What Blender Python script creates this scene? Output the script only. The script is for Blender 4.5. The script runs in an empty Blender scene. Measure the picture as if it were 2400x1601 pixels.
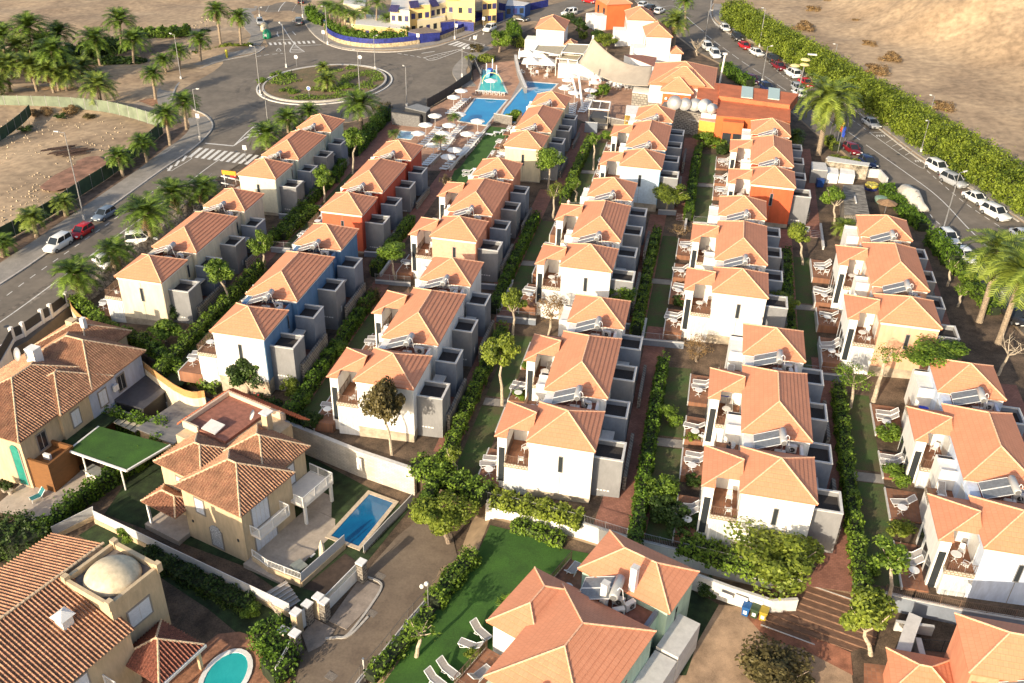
import bpy, bmesh, math, random
import numpy as np
from mathutils import Matrix, Vector
R_ = math.radians
# ---------------------------------------------------------------- camera
M = np.array([[0.97612407, 0.21553321, 0.02696746], [-0.13548861, 0.50711441, 0.85116263], [0.16977823, -0.83449411, 0.52420887]])
CAMZ = 56.6
F = 2201.8
sc = bpy.context.scene
cam_d = bpy.data.cameras.new('camera'); cam = bpy.data.objects.new('camera', cam_d)
sc.collection.objects.link(cam); sc.camera = cam
mw = Matrix([[M[0][i], M[1][i], M[2][i], 0] for i in range(3)] + [[0, 0, 0, 1]])
mw.translation = Vector((0, 0, CAMZ)); cam.matrix_world = mw
cam_d.sensor_width = 36; cam_d.lens = F / 2400 * 36; cam_d.clip_end = 3000; cam_d.clip_start = 1
# ---------------------------------------------------------------- world, sun, exposure
SUN_AZ, SUN_EL = 203.0, 19.0        # direction TO the sun: degrees clockwise from +Y, elevation
w = bpy.data.worlds.new('World'); sc.world = w; w.use_nodes = True
nt = w.node_tree; nt.nodes.clear()
sky = nt.nodes.new('ShaderNodeTexSky'); sky.sky_type = 'NISHITA'; sky.sun_disc = False
sky.sun_elevation = R_(SUN_EL); sky.sun_rotation = R_(SUN_AZ); sky.dust_density = 2.6; sky.air_density = 1; sky.ozone_density = 1
bg = nt.nodes.new('ShaderNodeBackground'); bg.inputs[1].default_value = 0.13
wo = nt.nodes.new('ShaderNodeOutputWorld')
nt.links.new(sky.outputs[0], bg.inputs[0]); nt.links.new(bg.outputs[0], wo.inputs[0])
sl = bpy.data.lights.new('sun', 'SUN'); sl.energy = 3.9; sl.angle = R_(0.6); sl.color = (1, .85, .63)
so = bpy.data.objects.new('sun', sl); sc.collection.objects.link(so)
az, el = R_(SUN_AZ), R_(SUN_EL)
sd = Vector((math.sin(az) * math.cos(el), math.cos(az) * math.cos(el), math.sin(el)))
so.rotation_euler = sd.to_track_quat('Z', 'Y').to_euler(); so.location = (0, -60, 120)
sc.view_settings.view_transform = 'Standard'; sc.view_settings.look = 'None'
sc.view_settings.exposure = 0.86; sc.view_settings.gamma = 1
sc.cycles.max_bounces = 5; sc.cycles.diffuse_bounces = 3; sc.cycles.transparent_max_bounces = 6
# ---------------------------------------------------------------- ground plane and survey helpers
AX, AY, C0 = .052, .02, -1.6
K = 3.918
def gz(x, y): return C0 + AX * x + AY * y
def ray(px, py, h=0.0):
    v = M.T @ np.array([px - 1200, 800.5 - py, -F])
    t = (CAMZ - C0 - h) / (AX * v[0] + AY * v[1] - v[2])
    return Vector((v[0] * t, v[1] * t, CAMZ + v[2] * t))
TO = dict(b1=(0, 0), b2=(600, 0), b3=(1200, 0), b4=(1800, 0), c5=(0, 400), c6=(600, 400), c7=(1200, 400), c8=(1800, 400),
          d1=(0, 800), d2=(600, 800), d3=(1200, 800), d4=(1800, 800), e1=(0, 1200), e2=(600, 1200), e3=(1200, 1200), e4=(1800, 1200))
def U(t, x, y, h=0.0):
    if t == 'o': return ray(x * 2400 / 2351, y * 2400 / 2351, h)
    a, b = TO[t]; return ray(a + x / K, b + y / K, h)
def pxy(p):
    v = M @ np.array([p[0], p[1], p[2] - CAMZ]); return 1200 + F * v[0] / -v[2], 800.5 - F * v[1] / -v[2]
def height_to(base, t, x, y):
    if t == 'o': ty = y * 2400 / 2351
    else: ty = TO[t][1] + y / K
    best = min((abs(pxy(base + Vector((0, 0, h * .1)))[1] - ty), h * .1) for h in range(3, 300)); return best[1]
rng = random.Random(7); nr = np.random.default_rng(7)
# ---------------------------------------------------------------- materials
MATS = {}
def mat(name, col, rough=.8, var=.12, scale=3.0, bump=0.0, col2=None, metal=0.0, scale2=None, stretch=None, spec=None):
    if name in MATS: return MATS[name]
    m = bpy.data.materials.new(name); m.use_nodes = True; n = m.node_tree; b = n.nodes['Principled BSDF']
    b.inputs['Roughness'].default_value = rough; b.inputs['Metallic'].default_value = metal
    if spec is not None: b.inputs['Specular IOR Level'].default_value = spec
    c = list(col) + [1]
    if var <= 0 and not col2:
        b.inputs['Base Color'].default_value = c
    else:
        tc = n.nodes.new('ShaderNodeTexCoord'); src = tc.outputs['Object']
        if stretch:
            mp = n.nodes.new('ShaderNodeMapping'); mp.inputs['Scale'].default_value = stretch; n.links.new(src, mp.inputs[0]); src = mp.outputs[0]
        ns = n.nodes.new('ShaderNodeTexNoise'); ns.inputs['Scale'].default_value = scale; ns.inputs['Detail'].default_value = 6; ns.inputs['Roughness'].default_value = .65
        n.links.new(src, ns.inputs['Vector'])
        rp = n.nodes.new('ShaderNodeValToRGB'); e = rp.color_ramp.elements
        d = list(col2) + [1] if col2 else [max(0, v * (1 - var * 2)) for v in col] + [1]
        l = c if col2 else [min(1, v * (1 + var * 1.2)) for v in col] + [1]
        e[0].position = .35; e[1].position = .65; e[0].color = d; e[1].color = l
        n.links.new(ns.outputs[0], rp.inputs[0]); out = rp.outputs[0]
        if scale2:
            n2 = n.nodes.new('ShaderNodeTexNoise'); n2.inputs['Scale'].default_value = scale2; n2.inputs['Detail'].default_value = 4
            n.links.new(src, n2.inputs['Vector'])
            mr = n.nodes.new('ShaderNodeMapRange'); mr.inputs[1].default_value = .3; mr.inputs[2].default_value = .7
            mr.inputs[3].default_value = 1 - var; mr.inputs[4].default_value = 1 + var * .6
            n.links.new(n2.outputs[0], mr.inputs[0])
            mx = n.nodes.new('ShaderNodeVectorMath'); mx.operation = 'SCALE'; n.links.new(out, mx.inputs[0]); n.links.new(mr.outputs[0], mx.inputs['Scale']); out = mx.outputs[0]
        n.links.new(out, b.inputs['Base Color'])
        if bump:
            bp = n.nodes.new('ShaderNodeBump'); bp.inputs['Strength'].default_value = bump; bp.inputs['Distance'].default_value = .1
            n.links.new(ns.outputs[0], bp.inputs['Height']); n.links.new(bp.outputs[0], b.inputs['Normal'])
    MATS[name] = m; return m
def brickmat(name, c1, c2, mortar, sx, sy, rough=.85, nv=(.78, 1.15), msize=.03, uv=False, bump=.3, offset=.5, wall=False):
    if name in MATS: return MATS[name]
    m = bpy.data.materials.new(name); m.use_nodes = True; n = m.node_tree; b = n.nodes['Principled BSDF']; b.inputs['Roughness'].default_value = rough
    tc = n.nodes.new('ShaderNodeTexCoord'); bt = n.nodes.new('ShaderNodeTexBrick')
    if wall:
        sx_ = n.nodes.new('ShaderNodeSeparateXYZ'); cx_ = n.nodes.new('ShaderNodeCombineXYZ'); ad = n.nodes.new('ShaderNodeMath'); n.links.new(tc.outputs['Object'], sx_.inputs[0])
        n.links.new(sx_.outputs[0], ad.inputs[0]); n.links.new(sx_.outputs[1], ad.inputs[1]); n.links.new(ad.outputs[0], cx_.inputs[0]); n.links.new(sx_.outputs[2], cx_.inputs[1]); n.links.new(cx_.outputs[0], bt.inputs['Vector'])
    else: n.links.new(tc.outputs['UV' if uv else 'Object'], bt.inputs['Vector'])
    bt.inputs['Scale'].default_value = 1; bt.inputs['Brick Width'].default_value = sx; bt.inputs['Row Height'].default_value = sy
    bt.inputs['Mortar Size'].default_value = msize; bt.offset = offset
    bt.inputs['Color1'].default_value = list(c1) + [1]; bt.inputs['Color2'].default_value = list(c2) + [1]; bt.inputs['Mortar'].default_value = list(mortar) + [1]
    ns = n.nodes.new('ShaderNodeTexNoise'); ns.inputs['Scale'].default_value = .7; ns.inputs['Detail'].default_value = 7; n.links.new(tc.outputs['Object'], ns.inputs['Vector'])
    mr = n.nodes.new('ShaderNodeMapRange'); mr.inputs[1].default_value = .3; mr.inputs[2].default_value = .7; mr.inputs[3].default_value = nv[0]; mr.inputs[4].default_value = nv[1]
    n.links.new(ns.outputs[0], mr.inputs[0])
    mx = n.nodes.new('ShaderNodeVectorMath'); mx.operation = 'SCALE'; n.links.new(bt.outputs[0], mx.inputs[0]); n.links.new(mr.outputs[0], mx.inputs['Scale'])
    n.links.new(mx.outputs[0], b.inputs['Base Color'])
    if bump:
        bp = n.nodes.new('ShaderNodeBump'); bp.inputs['Strength'].default_value = bump; bp.inputs['Distance'].default_value = .03; bp.invert = True
        n.links.new(bt.outputs['Fac'], bp.inputs['Height']); n.links.new(bp.outputs[0], b.inputs['Normal'])
    MATS[name] = m; return m
def leafmat(name, dark, light, trans=.25, scale=.8):
    if name in MATS: return MATS[name]
    m = bpy.data.materials.new(name); m.use_nodes = True; n = m.node_tree; b = n.nodes['Principled BSDF']; b.inputs['Roughness'].default_value = .55
    b.inputs['Specular IOR Level'].default_value = .3
    tc = n.nodes.new('ShaderNodeTexCoord'); ns = n.nodes.new('ShaderNodeTexNoise'); ns.inputs['Scale'].default_value = scale; ns.inputs['Detail'].default_value = 3
    n.links.new(tc.outputs['Object'], ns.inputs['Vector'])
    g = n.nodes.new('ShaderNodeNewGeometry'); ad = n.nodes.new('ShaderNodeMath'); ad.operation = 'MULTIPLY_ADD'; ad.inputs[1].default_value = .5
    sb = n.nodes.new('ShaderNodeMath'); sb.operation = 'SUBTRACT'; sb.inputs[1].default_value = .25; n.links.new(ns.outputs[0], sb.inputs[0])
    n.links.new(g.outputs['Random Per Island'], ad.inputs[0]); n.links.new(sb.outputs[0], ad.inputs[2])
    rp = n.nodes.new('ShaderNodeValToRGB'); e = rp.color_ramp.elements; e[0].position = .2; e[1].position = .8; e[0].color = list(dark) + [1]; e[1].color = list(light) + [1]
    n.links.new(ad.outputs[0], rp.inputs[0]); n.links.new(rp.outputs[0], b.inputs['Base Color'])
    tr = n.nodes.new('ShaderNodeBsdfTranslucent'); n.links.new(rp.outputs[0], tr.inputs[0])
    mx = n.nodes.new('ShaderNodeMixShader'); mx.inputs[0].default_value = trans
    o = n.nodes['Material Output']; n.links.new(b.outputs[0], mx.inputs[1]); n.links.new(tr.outputs[0], mx.inputs[2]); n.links.new(mx.outputs[0], o.inputs[0])
    MATS[name] = m; return m
def watermat(name, c1, c2):
    if name in MATS: return MATS[name]
    m = mat(name, c1, rough=.06, var=.1, scale=.25, col2=c2); n = m.node_tree; b = n.nodes['Principled BSDF']
    ns = n.nodes.new('ShaderNodeTexNoise'); ns.inputs['Scale'].default_value = 2.2; ns.inputs['Detail'].default_value = 3
    bp = n.nodes.new('ShaderNodeBump'); bp.inputs['Strength'].default_value = .5; bp.inputs['Distance'].default_value = .06
    n.links.new(ns.outputs[0], bp.inputs['Height']); n.links.new(bp.outputs[0], b.inputs['Normal']); return m
WHITE = mat('white_plaster', (.78, .76, .72), .85, .05, 1.2, scale2=5, stretch=(1.5, 1.5, .35))
CREAM = mat('cream_plaster', (.74, .62, .44), .85, .07, 1.2, scale2=5, stretch=(1.5, 1.5, .35))
TRIM = mat('pale_trim', (.78, .72, .64), .8, .04, 2)
GREYW = mat('grey_plaster', (.215, .215, .22), .85, .06, .7, scale2=5, stretch=(1.3, 1.3, .6))
BLUEG = mat('blue_grey_plaster', (.19, .215, .26), .85, .06, .7, scale2=5, stretch=(1.3, 1.3, .6))
GREYC = mat('pale_grey_coping', (.58, .56, .53), .8, .06, 2)
PLINTH = mat('tan_plinth', (.42, .35, .26), .9, .15, 1.5)
GRAV = mat('dark_volcanic_gravel', (.05, .042, .04), .95, .5, 22, .6)
GLASS = mat('dark_window_glass', (.03, .035, .04), .12, 0)
CURT = mat('curtain_behind_glass', (.55, .56, .56), .3, .15, 5, stretch=(6, 6, .4))
FRAME = mat('white_frame', (.75, .75, .74), .5, 0)
METAL = mat('grey_metal', (.38, .38, .39), .4, .1, 4, metal=.6)
DARKM = mat('dark_metal', (.05, .05, .05), .5, 0)
RAIL = mat('brown_metal_rail', (.16, .10, .07), .6, 0)
COLL = mat('solar_collector_glass', (.17, .18, .19), .3, .12, 4)
WPLAS = mat('white_plastic', (.74, .74, .73), .45, .03, 4)
GFAB = mat('grey_sling_fabric', (.36, .33, .31), .8, .08, 9)
STONE = brickmat('volcanic_stone', (.10, .085, .075), (.19, .16, .13), (.30, .27, .23), .45, .32, msize=.05, wall=True)
TILE = brickmat('terracotta_floor_tile', (.23, .10, .055), (.31, .145, .08), (.22, .13, .09), .33, .33, msize=.018, offset=0)
PAVE = brickmat('red_brown_paving', (.25, .105, .07), (.33, .145, .10), (.17, .08, .055), .3, .2, msize=.012)
ROOFM = brickmat('orange_flat_roof_tile', (.66, .27, .145), (.69, .29, .16), (.52, .19, .095), .34, .42, uv=True, msize=.010, bump=.15, nv=(.94, 1.04))
RIDGE = mat('pale_orange_ridge_tile', (.78, .46, .29), .8, .12, 6)
TERR = mat('red_roof_terrace', (.30, .12, .08), .85, .15, 2)
def barrel(name, a, b, c): 
    return mat(name, a, .85, .3, 9, .3, col2=b, scale2=1.2)
CLAY = barrel('weathered_clay_tile', (.52, .30, .17), (.26, .11, .07), 0)
ASPH = mat('asphalt', (.185, .155, .122), .9, .14, .16, .1, scale2=1.1, col2=(.125, .106, .085))
SIDEW = mat('pavement_concrete', (.27, .245, .215), .9, .1, .6, scale2=6)
KERB = mat('kerb_stone', (.42, .39, .35), .85, .1, 2)
LINE = mat('road_paint', (.66, .64, .60), .7, .12, 3)
DIRT = mat('dry_sandy_dirt', (.46, .335, .21), .95, .3, .055, .9, col2=(.25, .175, .11), scale2=.8)
SOIL = mat('dark_garden_soil', (.125, .085, .055), .95, .3, .5, .4, scale2=8)
LAWN = mat('garden_lawn', (.055, .105, .022), .95, .3, .5, .5, col2=(.09, .075, .035), scale2=12)
TURF = mat('green_turf', (.045, .125, .014), .95, .25, .5, .4, col2=(.028, .08, .010), scale2=9)
HEDGE = leafmat('hedge_leaf', (.022, .055, .007), (.15, .26, .022))
LEAF = leafmat('tree_leaf', (.035, .075, .010), (.22, .33, .035))
LEAFD = leafmat('dark_leaf', (.015, .035, .008), (.07, .12, .02))
LEAFY = leafmat('yellow_green_leaf', (.06, .09, .012), (.28, .34, .04))
LEAFB = leafmat('olive_brown_leaf', (.05, .04, .015), (.17, .14, .05))
PALMG = leafmat('palm_frond', (.022, .05, .008), (.17, .26, .03), .2)
PALMY = leafmat('palm_frond_pale', (.04, .075, .012), (.24, .30, .045), .15)
REED = leafmat('cane_leaf', (.05, .085, .009), (.29, .36, .04), .3, .35)
DRY = leafmat('dry_leaf', (.15, .09, .04), (.42, .28, .13))
BARK = mat('bark', (.26, .20, .15), .9, .25, 5)
PBARK = mat('palm_bark', (.34, .26, .18), .95, .3, 3, .5, stretch=(1, 1, 6))
# ---------------------------------------------------------------- mesh helpers
class MB:
    def __init__(s): s.v = []; s.f = []; s.uv = None
    def add(s, vs, fs):
        n = len(s.v); s.v += [tuple(p) for p in vs]; s.f += [tuple(i + n for i in f) for f in fs]
        if s.uv is not None:
            while len(s.uv) < len(s.f): s.uv.append(None)
    def face(s, vs, uvs=None):
        n = len(s.v); s.v += [tuple(p) for p in vs]; s.f.append(tuple(range(n, n + len(vs))))
        if uvs is not None:
            if s.uv is None: s.uv = [None] * (len(s.f) - 1)
            s.uv.append(uvs)
        elif s.uv is not None: s.uv.append(None)
    def box(s, x0, y0, z0, x1, y1, z1, T=None):
        vs = [(x, y, z) for z in (z0, z1) for y in (y0, y1) for x in (x0, x1)]
        if T: vs = [T @ Vector(v) for v in vs]
        s.add(vs, [(0, 2, 3, 1), (4, 5, 7, 6), (0, 1, 5, 4), (2, 6, 7, 3), (0, 4, 6, 2), (1, 3, 7, 5)]); return s
    def bar(s, a, b, r, n=4, r2=None, cap=True):
        a = Vector(a); b = Vector(b); d = (b - a)
        if d.length < 1e-5: return s
        q = d.to_track_quat('Z', 'Y'); r2 = r if r2 is None else r2
        vs = []
        for p, rr in ((a, r), (b, r2)):
            for i in range(n):
                t = 2 * math.pi * (i + .5) / n; vs.append(p + q @ Vector((rr * math.cos(t), rr * math.sin(t), 0)))
        fs = [(i, (i + 1) % n, n + (i + 1) % n, n + i) for i in range(n)]
        if cap: fs += [tuple(range(n))[::-1], tuple(range(n, 2 * n))]
        s.add(vs, fs); return s
    def path(s, pts, r, n=6):
        rs = r if isinstance(r, (list, tuple)) else [r] * len(pts)
        for i in range(len(pts) - 1): s.bar(pts[i], pts[i + 1], rs[i], n, rs[i + 1])
        return s
    def lathe(s, prof, n=16, c=(0, 0, 0)):
        vs = [(c[0] + r * math.cos(2 * math.pi * i / n), c[1] + r * math.sin(2 * math.pi * i / n), c[2] + z) for r, z in prof for i in range(n)]
        fs = [(j * n + i, j * n + (i + 1) % n, (j + 1) * n + (i + 1) % n, (j + 1) * n + i) for j in range(len(prof) - 1) for i in range(n)]
        fs += [tuple(range(n))[::-1], tuple((len(prof) - 1) * n + i for i in range(n))]
        s.add(vs, fs); return s
    def prism(s, pts, z0, z1):
        n = len(pts); A = sum(pts[i][0] * pts[(i + 1) % n][1] - pts[(i + 1) % n][0] * pts[i][1] for i in range(n))
        if A < 0: pts = pts[::-1]
        f0 = (lambda p: z0) if not callable(z0) else z0; f1 = (lambda p: z1) if not callable(z1) else z1
        vs = [(p[0], p[1], f0(p)) for p in pts] + [(p[0], p[1], f1(p)) for p in pts]
        s.add(vs, [tuple(range(n))[::-1], tuple(range(n, 2 * n))] + [(i, (i + 1) % n, n + (i + 1) % n, n + i) for i in range(n)]); return s
    def mesh(s, name, m, smooth=False):
        me = bpy.data.meshes.new(name); me.from_pydata(s.v, [], s.f)
        if s.uv is not None:
            l = me.uv_layers.new(name='UVMap'); k = 0; dat = []
            for i, f in enumerate(s.f):
                u = s.uv[i] if i < len(s.uv) else None
                for j in range(len(f)): dat += list(u[j]) if u else [0, 0]
            l.data.foreach_set('uv', dat)
        if smooth: me.polygons.foreach_set('use_smooth', [True] * len(me.polygons))
        me.materials.append(m); me.update(); return me
def link(o): sc.collection.objects.link(o); return o
def part(name, mb, m, parent=None, smooth=False, loc=None):
    me = mb if isinstance(mb, bpy.types.Mesh) else mb.mesh(name, m, smooth)
    o = bpy.data.objects.new(name, me); link(o)
    if parent: o.parent = parent
    if loc is not None: o.location = loc
    return o
def tag(o, label, cat, group=None):
    o['label'] = label; o['category'] = cat
    if group: o['group'] = group
    return o
def thing(name, label, cat, loc=(0, 0, 0), rz=0, group=None):
    o = bpy.data.objects.new(name, None); link(o); o.empty_display_size = .3; o.location = loc; o.rotation_euler = (0, 0, rz)
    return tag(o, label, cat, group)
def struct(name, mb, m, kind='structure', smooth=False):
    o = part(name, mb, m, None, smooth); o['kind'] = kind; return o
def dup(root, loc, rz, label, group=None, s=1.0):
    r = root.copy(); link(r); r.location = loc; r.rotation_euler = (0, 0, rz); r.scale = (s, s, s) if not isinstance(s, tuple) else s; r['label'] = label
    if group: r['group'] = group
    for ch in root.children:
        c = ch.copy(); link(c); c.parent = r
        for g in ch.children:
            d = g.copy(); link(d); d.parent = c
    return r
class Proto:
    """first use moves the original, later uses copy it"""
    def __init__(s, make): s.make = make; s.root = None
    def put(s, loc, rz, label, group=None, sc_=1.0):
        if s.root is None:
            s.root = s.make(); r = s.root; r.location = loc; r.rotation_euler = (0, 0, rz)
            r.scale = (sc_, sc_, sc_) if not isinstance(sc_, tuple) else sc_; r['label'] = label
            if group: r['group'] = group
            return r
        return dup(s.root, loc, rz, label, group, sc_)
def sheet(name, pts, m, h=.02, thick=0.0, kind='structure'):
    """flat polygon lying on the sloping ground plane; pts are world points or (tile,x,y)"""
    P = [U(*p, h) if isinstance(p[0], str) else Vector((p[0], p[1], gz(p[0], p[1]) + h)) for p in pts]
    mb = MB()
    if thick: mb.prism([(p.x, p.y) for p in P], lambda p: gz(*p) + h - thick, lambda p: gz(*p) + h)
    else:
        A = sum(P[i].x * P[(i + 1) % len(P)].y - P[(i + 1) % len(P)].x * P[i].y for i in range(len(P)))
        if A < 0: P = P[::-1]
        mb.face(P)
    return struct(name, mb, m, kind)
def W2(pts, h=0): return [U(*p, h) if isinstance(p[0], str) else Vector((p[0], p[1], gz(p[0], p[1]) + h)) for p in pts]
def smooth_line(P, n=6):
    if len(P) < 3: return P
    out = []
    for i in range(len(P) - 1):
        p0 = P[max(i - 1, 0)]; p1 = P[i]; p2 = P[i + 1]; p3 = P[min(i + 2, len(P) - 1)]
        for k in range(n):
            t = k / n; out.append(.5 * ((2 * p1) + (p2 - p0) * t + (2 * p0 - 5 * p1 + 4 * p2 - p3) * t * t + (3 * p1 - p0 - 3 * p2 + p3) * t ** 3))
    return out + [P[-1]]
def strip(mb, P, wd, z0, z1):
    """ribbon box along polyline P (follows its z), width wd, from z0 to z1 relative"""
    L = []; Rr = []
    for i, p in enumerate(P):
        d = (P[min(i + 1, len(P) - 1)] - P[max(i - 1, 0)]); d.z = 0
        if d.length < 1e-6: d = Vector((1, 0, 0))
        d.normalize(); n = Vector((-d.y, d.x, 0)) * wd / 2; L.append(p + n); Rr.append(p - n)
    n = len(P); up = Vector((0, 0, 1)); vs = []
    for i in range(n): vs += [Rr[i] + up * z0, L[i] + up * z0, L[i] + up * z1, Rr[i] + up * z1]
    fs = []
    for i in range(n - 1):
        a = 4 * i; b = a + 4
        fs += [(a + 3, b + 3, b + 2, a + 2), (a, a + 3, a + 2, a + 1)][:1] + [(a, b, b + 3, a + 3), (a + 1, a + 2, b + 2, b + 1)]
    fs += [(0, 3, 2, 1), (4 * n - 4, 4 * n - 3, 4 * n - 2, 4 * n - 1)]
    mb.add(vs, fs); return mb
def ribbon(name, pts, wd, m, z0=0, z1=.12, smooth=True, kind='structure'):
    P = W2(pts); P = smooth_line(P) if smooth else P
    o = part(name, strip(MB(), P, wd, z0, z1), m)
    if kind: o['kind'] = kind
    return o
# ---------------------------------------------------------------- foliage helpers
def quads(C, N, sx, sy, name, m):
    """leaf quads: centres C, normals N, half sizes; one island each"""
    n = len(C); N = N / np.linalg.norm(N, axis=1, keepdims=True)
    a = nr.normal(size=(n, 3)); T = np.cross(N, a); T /= np.linalg.norm(T, axis=1, keepdims=True); B = np.cross(N, T)
    sx = np.broadcast_to(sx, (n,))[:, None]; sy = np.broadcast_to(sy, (n,))[:, None]
    V = np.stack([C - T * sx, C - B * sy, C + T * sx, C + B * sy], 1).reshape(-1, 3)
    return rawquads(V, name, m)
def rawquads(V, name, m):
    n = len(V) // 4; me = bpy.data.meshes.new(name); me.vertices.add(4 * n); me.vertices.foreach_set('co', V.astype(np.float32).ravel())
    me.loops.add(4 * n); me.loops.foreach_set('vertex_index', np.arange(4 * n, dtype=np.int32)); me.polygons.add(n)
    me.polygons.foreach_set('loop_start', np.arange(0, 4 * n, 4, dtype=np.int32)); me.polygons.foreach_set('loop_total', np.full(n, 4, dtype=np.int32))
    me.update(calc_edges=True); me.materials.append(m); return me
def ball(n, rx=1, ry=1, rz=1, shell=.55):
    d = nr.normal(size=(n, 3)); d /= np.linalg.norm(d, axis=1, keepdims=True)
    r = shell + (1 - shell) * nr.random(n) ** .6; return d * r[:, None] * np.array([rx, ry, rz]), d
def crown_mesh(name, m, n=5200, clumps=16, rx=1.0, ry=1.0, rz=.75, leaf=.055, seed=0, csize=.42):
    """unit crown: radius about 1, centre at 0"""
    global nr
    nr = np.random.default_rng(seed + 100); C = []; N = []
    cs, _ = ball(clumps, rx * .8, ry * .8, rz * .8, .2)
    for c in cs:
        k = int(n / clumps * nr.uniform(.5, 1.5)); s = csize * nr.uniform(.35, 1.2)
        p, d = ball(k, s, s, s * .72, .35); C.append(p + c); N.append(d + nr.normal(size=(k, 3)) * .6 + np.array([0, 0, .5]))
    C = np.concatenate(C); N = np.concatenate(N); s = leaf * nr.uniform(.6, 1.4, len(C))
    return quads(C, N, s, s * .6, name, m)
def frond_mesh(name, m, fronds=46, L=1.0, droop=.9, leaflets=20, wid=.17, up=(-.35, 1.25), seed=0, fat=.019):
    global nr
    nr = np.random.default_rng(seed); Q = []
    for k in range(fronds):
        a = 2.399 * k + nr.uniform(-.2, .2); e = up[0] + (up[1] - up[0]) * ((k + .5) / fronds) ** .8 + nr.uniform(-.12, .12)
        l = L * nr.uniform(.82, 1.1) * (.8 + .2 * math.cos(e)); p = np.zeros(3); side = np.array([-math.sin(a), math.cos(a), 0]); pts = [p.copy()]; dirs = []
        twist = nr.uniform(-.35, .35)
        for i in range(leaflets):
            t = i / leaflets; ee = e - droop * t * t * 1.5 - droop * .15 * t
            d = np.array([math.cos(a + twist * t) * math.cos(ee), math.sin(a + twist * t) * math.cos(ee), math.sin(ee)]); p = p + d * l / leaflets; pts.append(p.copy()); dirs.append(d)
        for i in range(leaflets):
            a0, a1, d = pts[i], pts[i + 1], dirs[i]; upv = np.cross(side, d) * -1
            hw = .009 * L; Q += [a0 - side * hw, a0 + side * hw, a1 + side * hw * .7, a1 - side * hw * .7]
            t = (i + .5) / leaflets
            if t < .12: continue
            ln = wid * L * math.sin(min(1, (t - .05) * 1.6) * math.pi * .62 + .25) * nr.uniform(.85, 1.15)
            for sgn in (-1, 1):
                tip = a0 + (side * sgn * .88 + d * .55 + upv * .28) * ln - np.array([0, 0, .12 * ln]); wv = d * fat * L * 1.4
                Q += [a0 - wv * .6, a0 + wv, tip + wv * .35, tip - wv * .25]
    return rawquads(np.array(Q), name, m)
# ---------------------------------------------------------------- terrain
WLE = W2([('e2', 2110, 20), ('e3', 0, 70), ('e3', 650, 240), ('e3', 1120, 390), ('e3', 1600, 510), ('e3', 2200, 660), ('e4', 280, 760), ('e4', 740, 840), ('e4', 1030, 870), ('e4', 1280, 930), ('e4', 1700, 1020), ('e4', 2351, 1130), ('e4', 3600, 1400)], -1.5)
WL = W2([('o', 130, 700), ('o', 320, 830), ('o', 470, 908), ('o', 640, 976), ('o', 950, 1078), ('o', 1010, 1090)]) + WLE
RL = W2([('c5', 620, 1180), ('c5', 250, 1560), ('o', 0, 815), ('o', -300, 1010)])
wlx = [p.x for p in WL]; wly = [p.y for p in WL]; rlx = [p.x for p in RL][::-1]; rly = [p.y for p in RL][::-1]
def lowz(x, y):
    yl = np.interp(x, wlx, wly); xl = np.interp(y, rly, rlx)
    s = np.clip((yl + 3.0 - y) / 1.2, 0, 1) * np.clip((x - xl + 1.5) / 1.5, 0, 1)
    return -s * np.interp(x - .21 * (y - 50), [-18.3, -17.2], [2.8, 1.5])
HB = W2([('b3', 1960, 60), ('b3', 2351, 330), ('b4', 420, 420), ('b4', 900, 600), ('b4', 1500, 900), ('b4', 1960, 1150), ('c8', 2351, 150), ('c8', 3200, 700)])
hbx = [p.x for p in HB][::-1]; hby = [p.y for p in HB][::-1]
def vnoise(X, Y, s, seed):
    r = np.random.default_rng(seed); G = r.random((64, 64)); x = (X / s) % 63; y = (Y / s) % 63; xi = x.astype(int); yi = y.astype(int); fx = x - xi; fy = y - yi
    fx = fx * fx * (3 - 2 * fx); fy = fy * fy * (3 - 2 * fy)
    return (G[xi, yi] * (1 - fx) + G[(xi + 1) % 64, yi] * fx) * (1 - fy) + (G[xi, (yi + 1) % 64] * (1 - fx) + G[(xi + 1) % 64, (yi + 1) % 64] * fx) * fy
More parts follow.
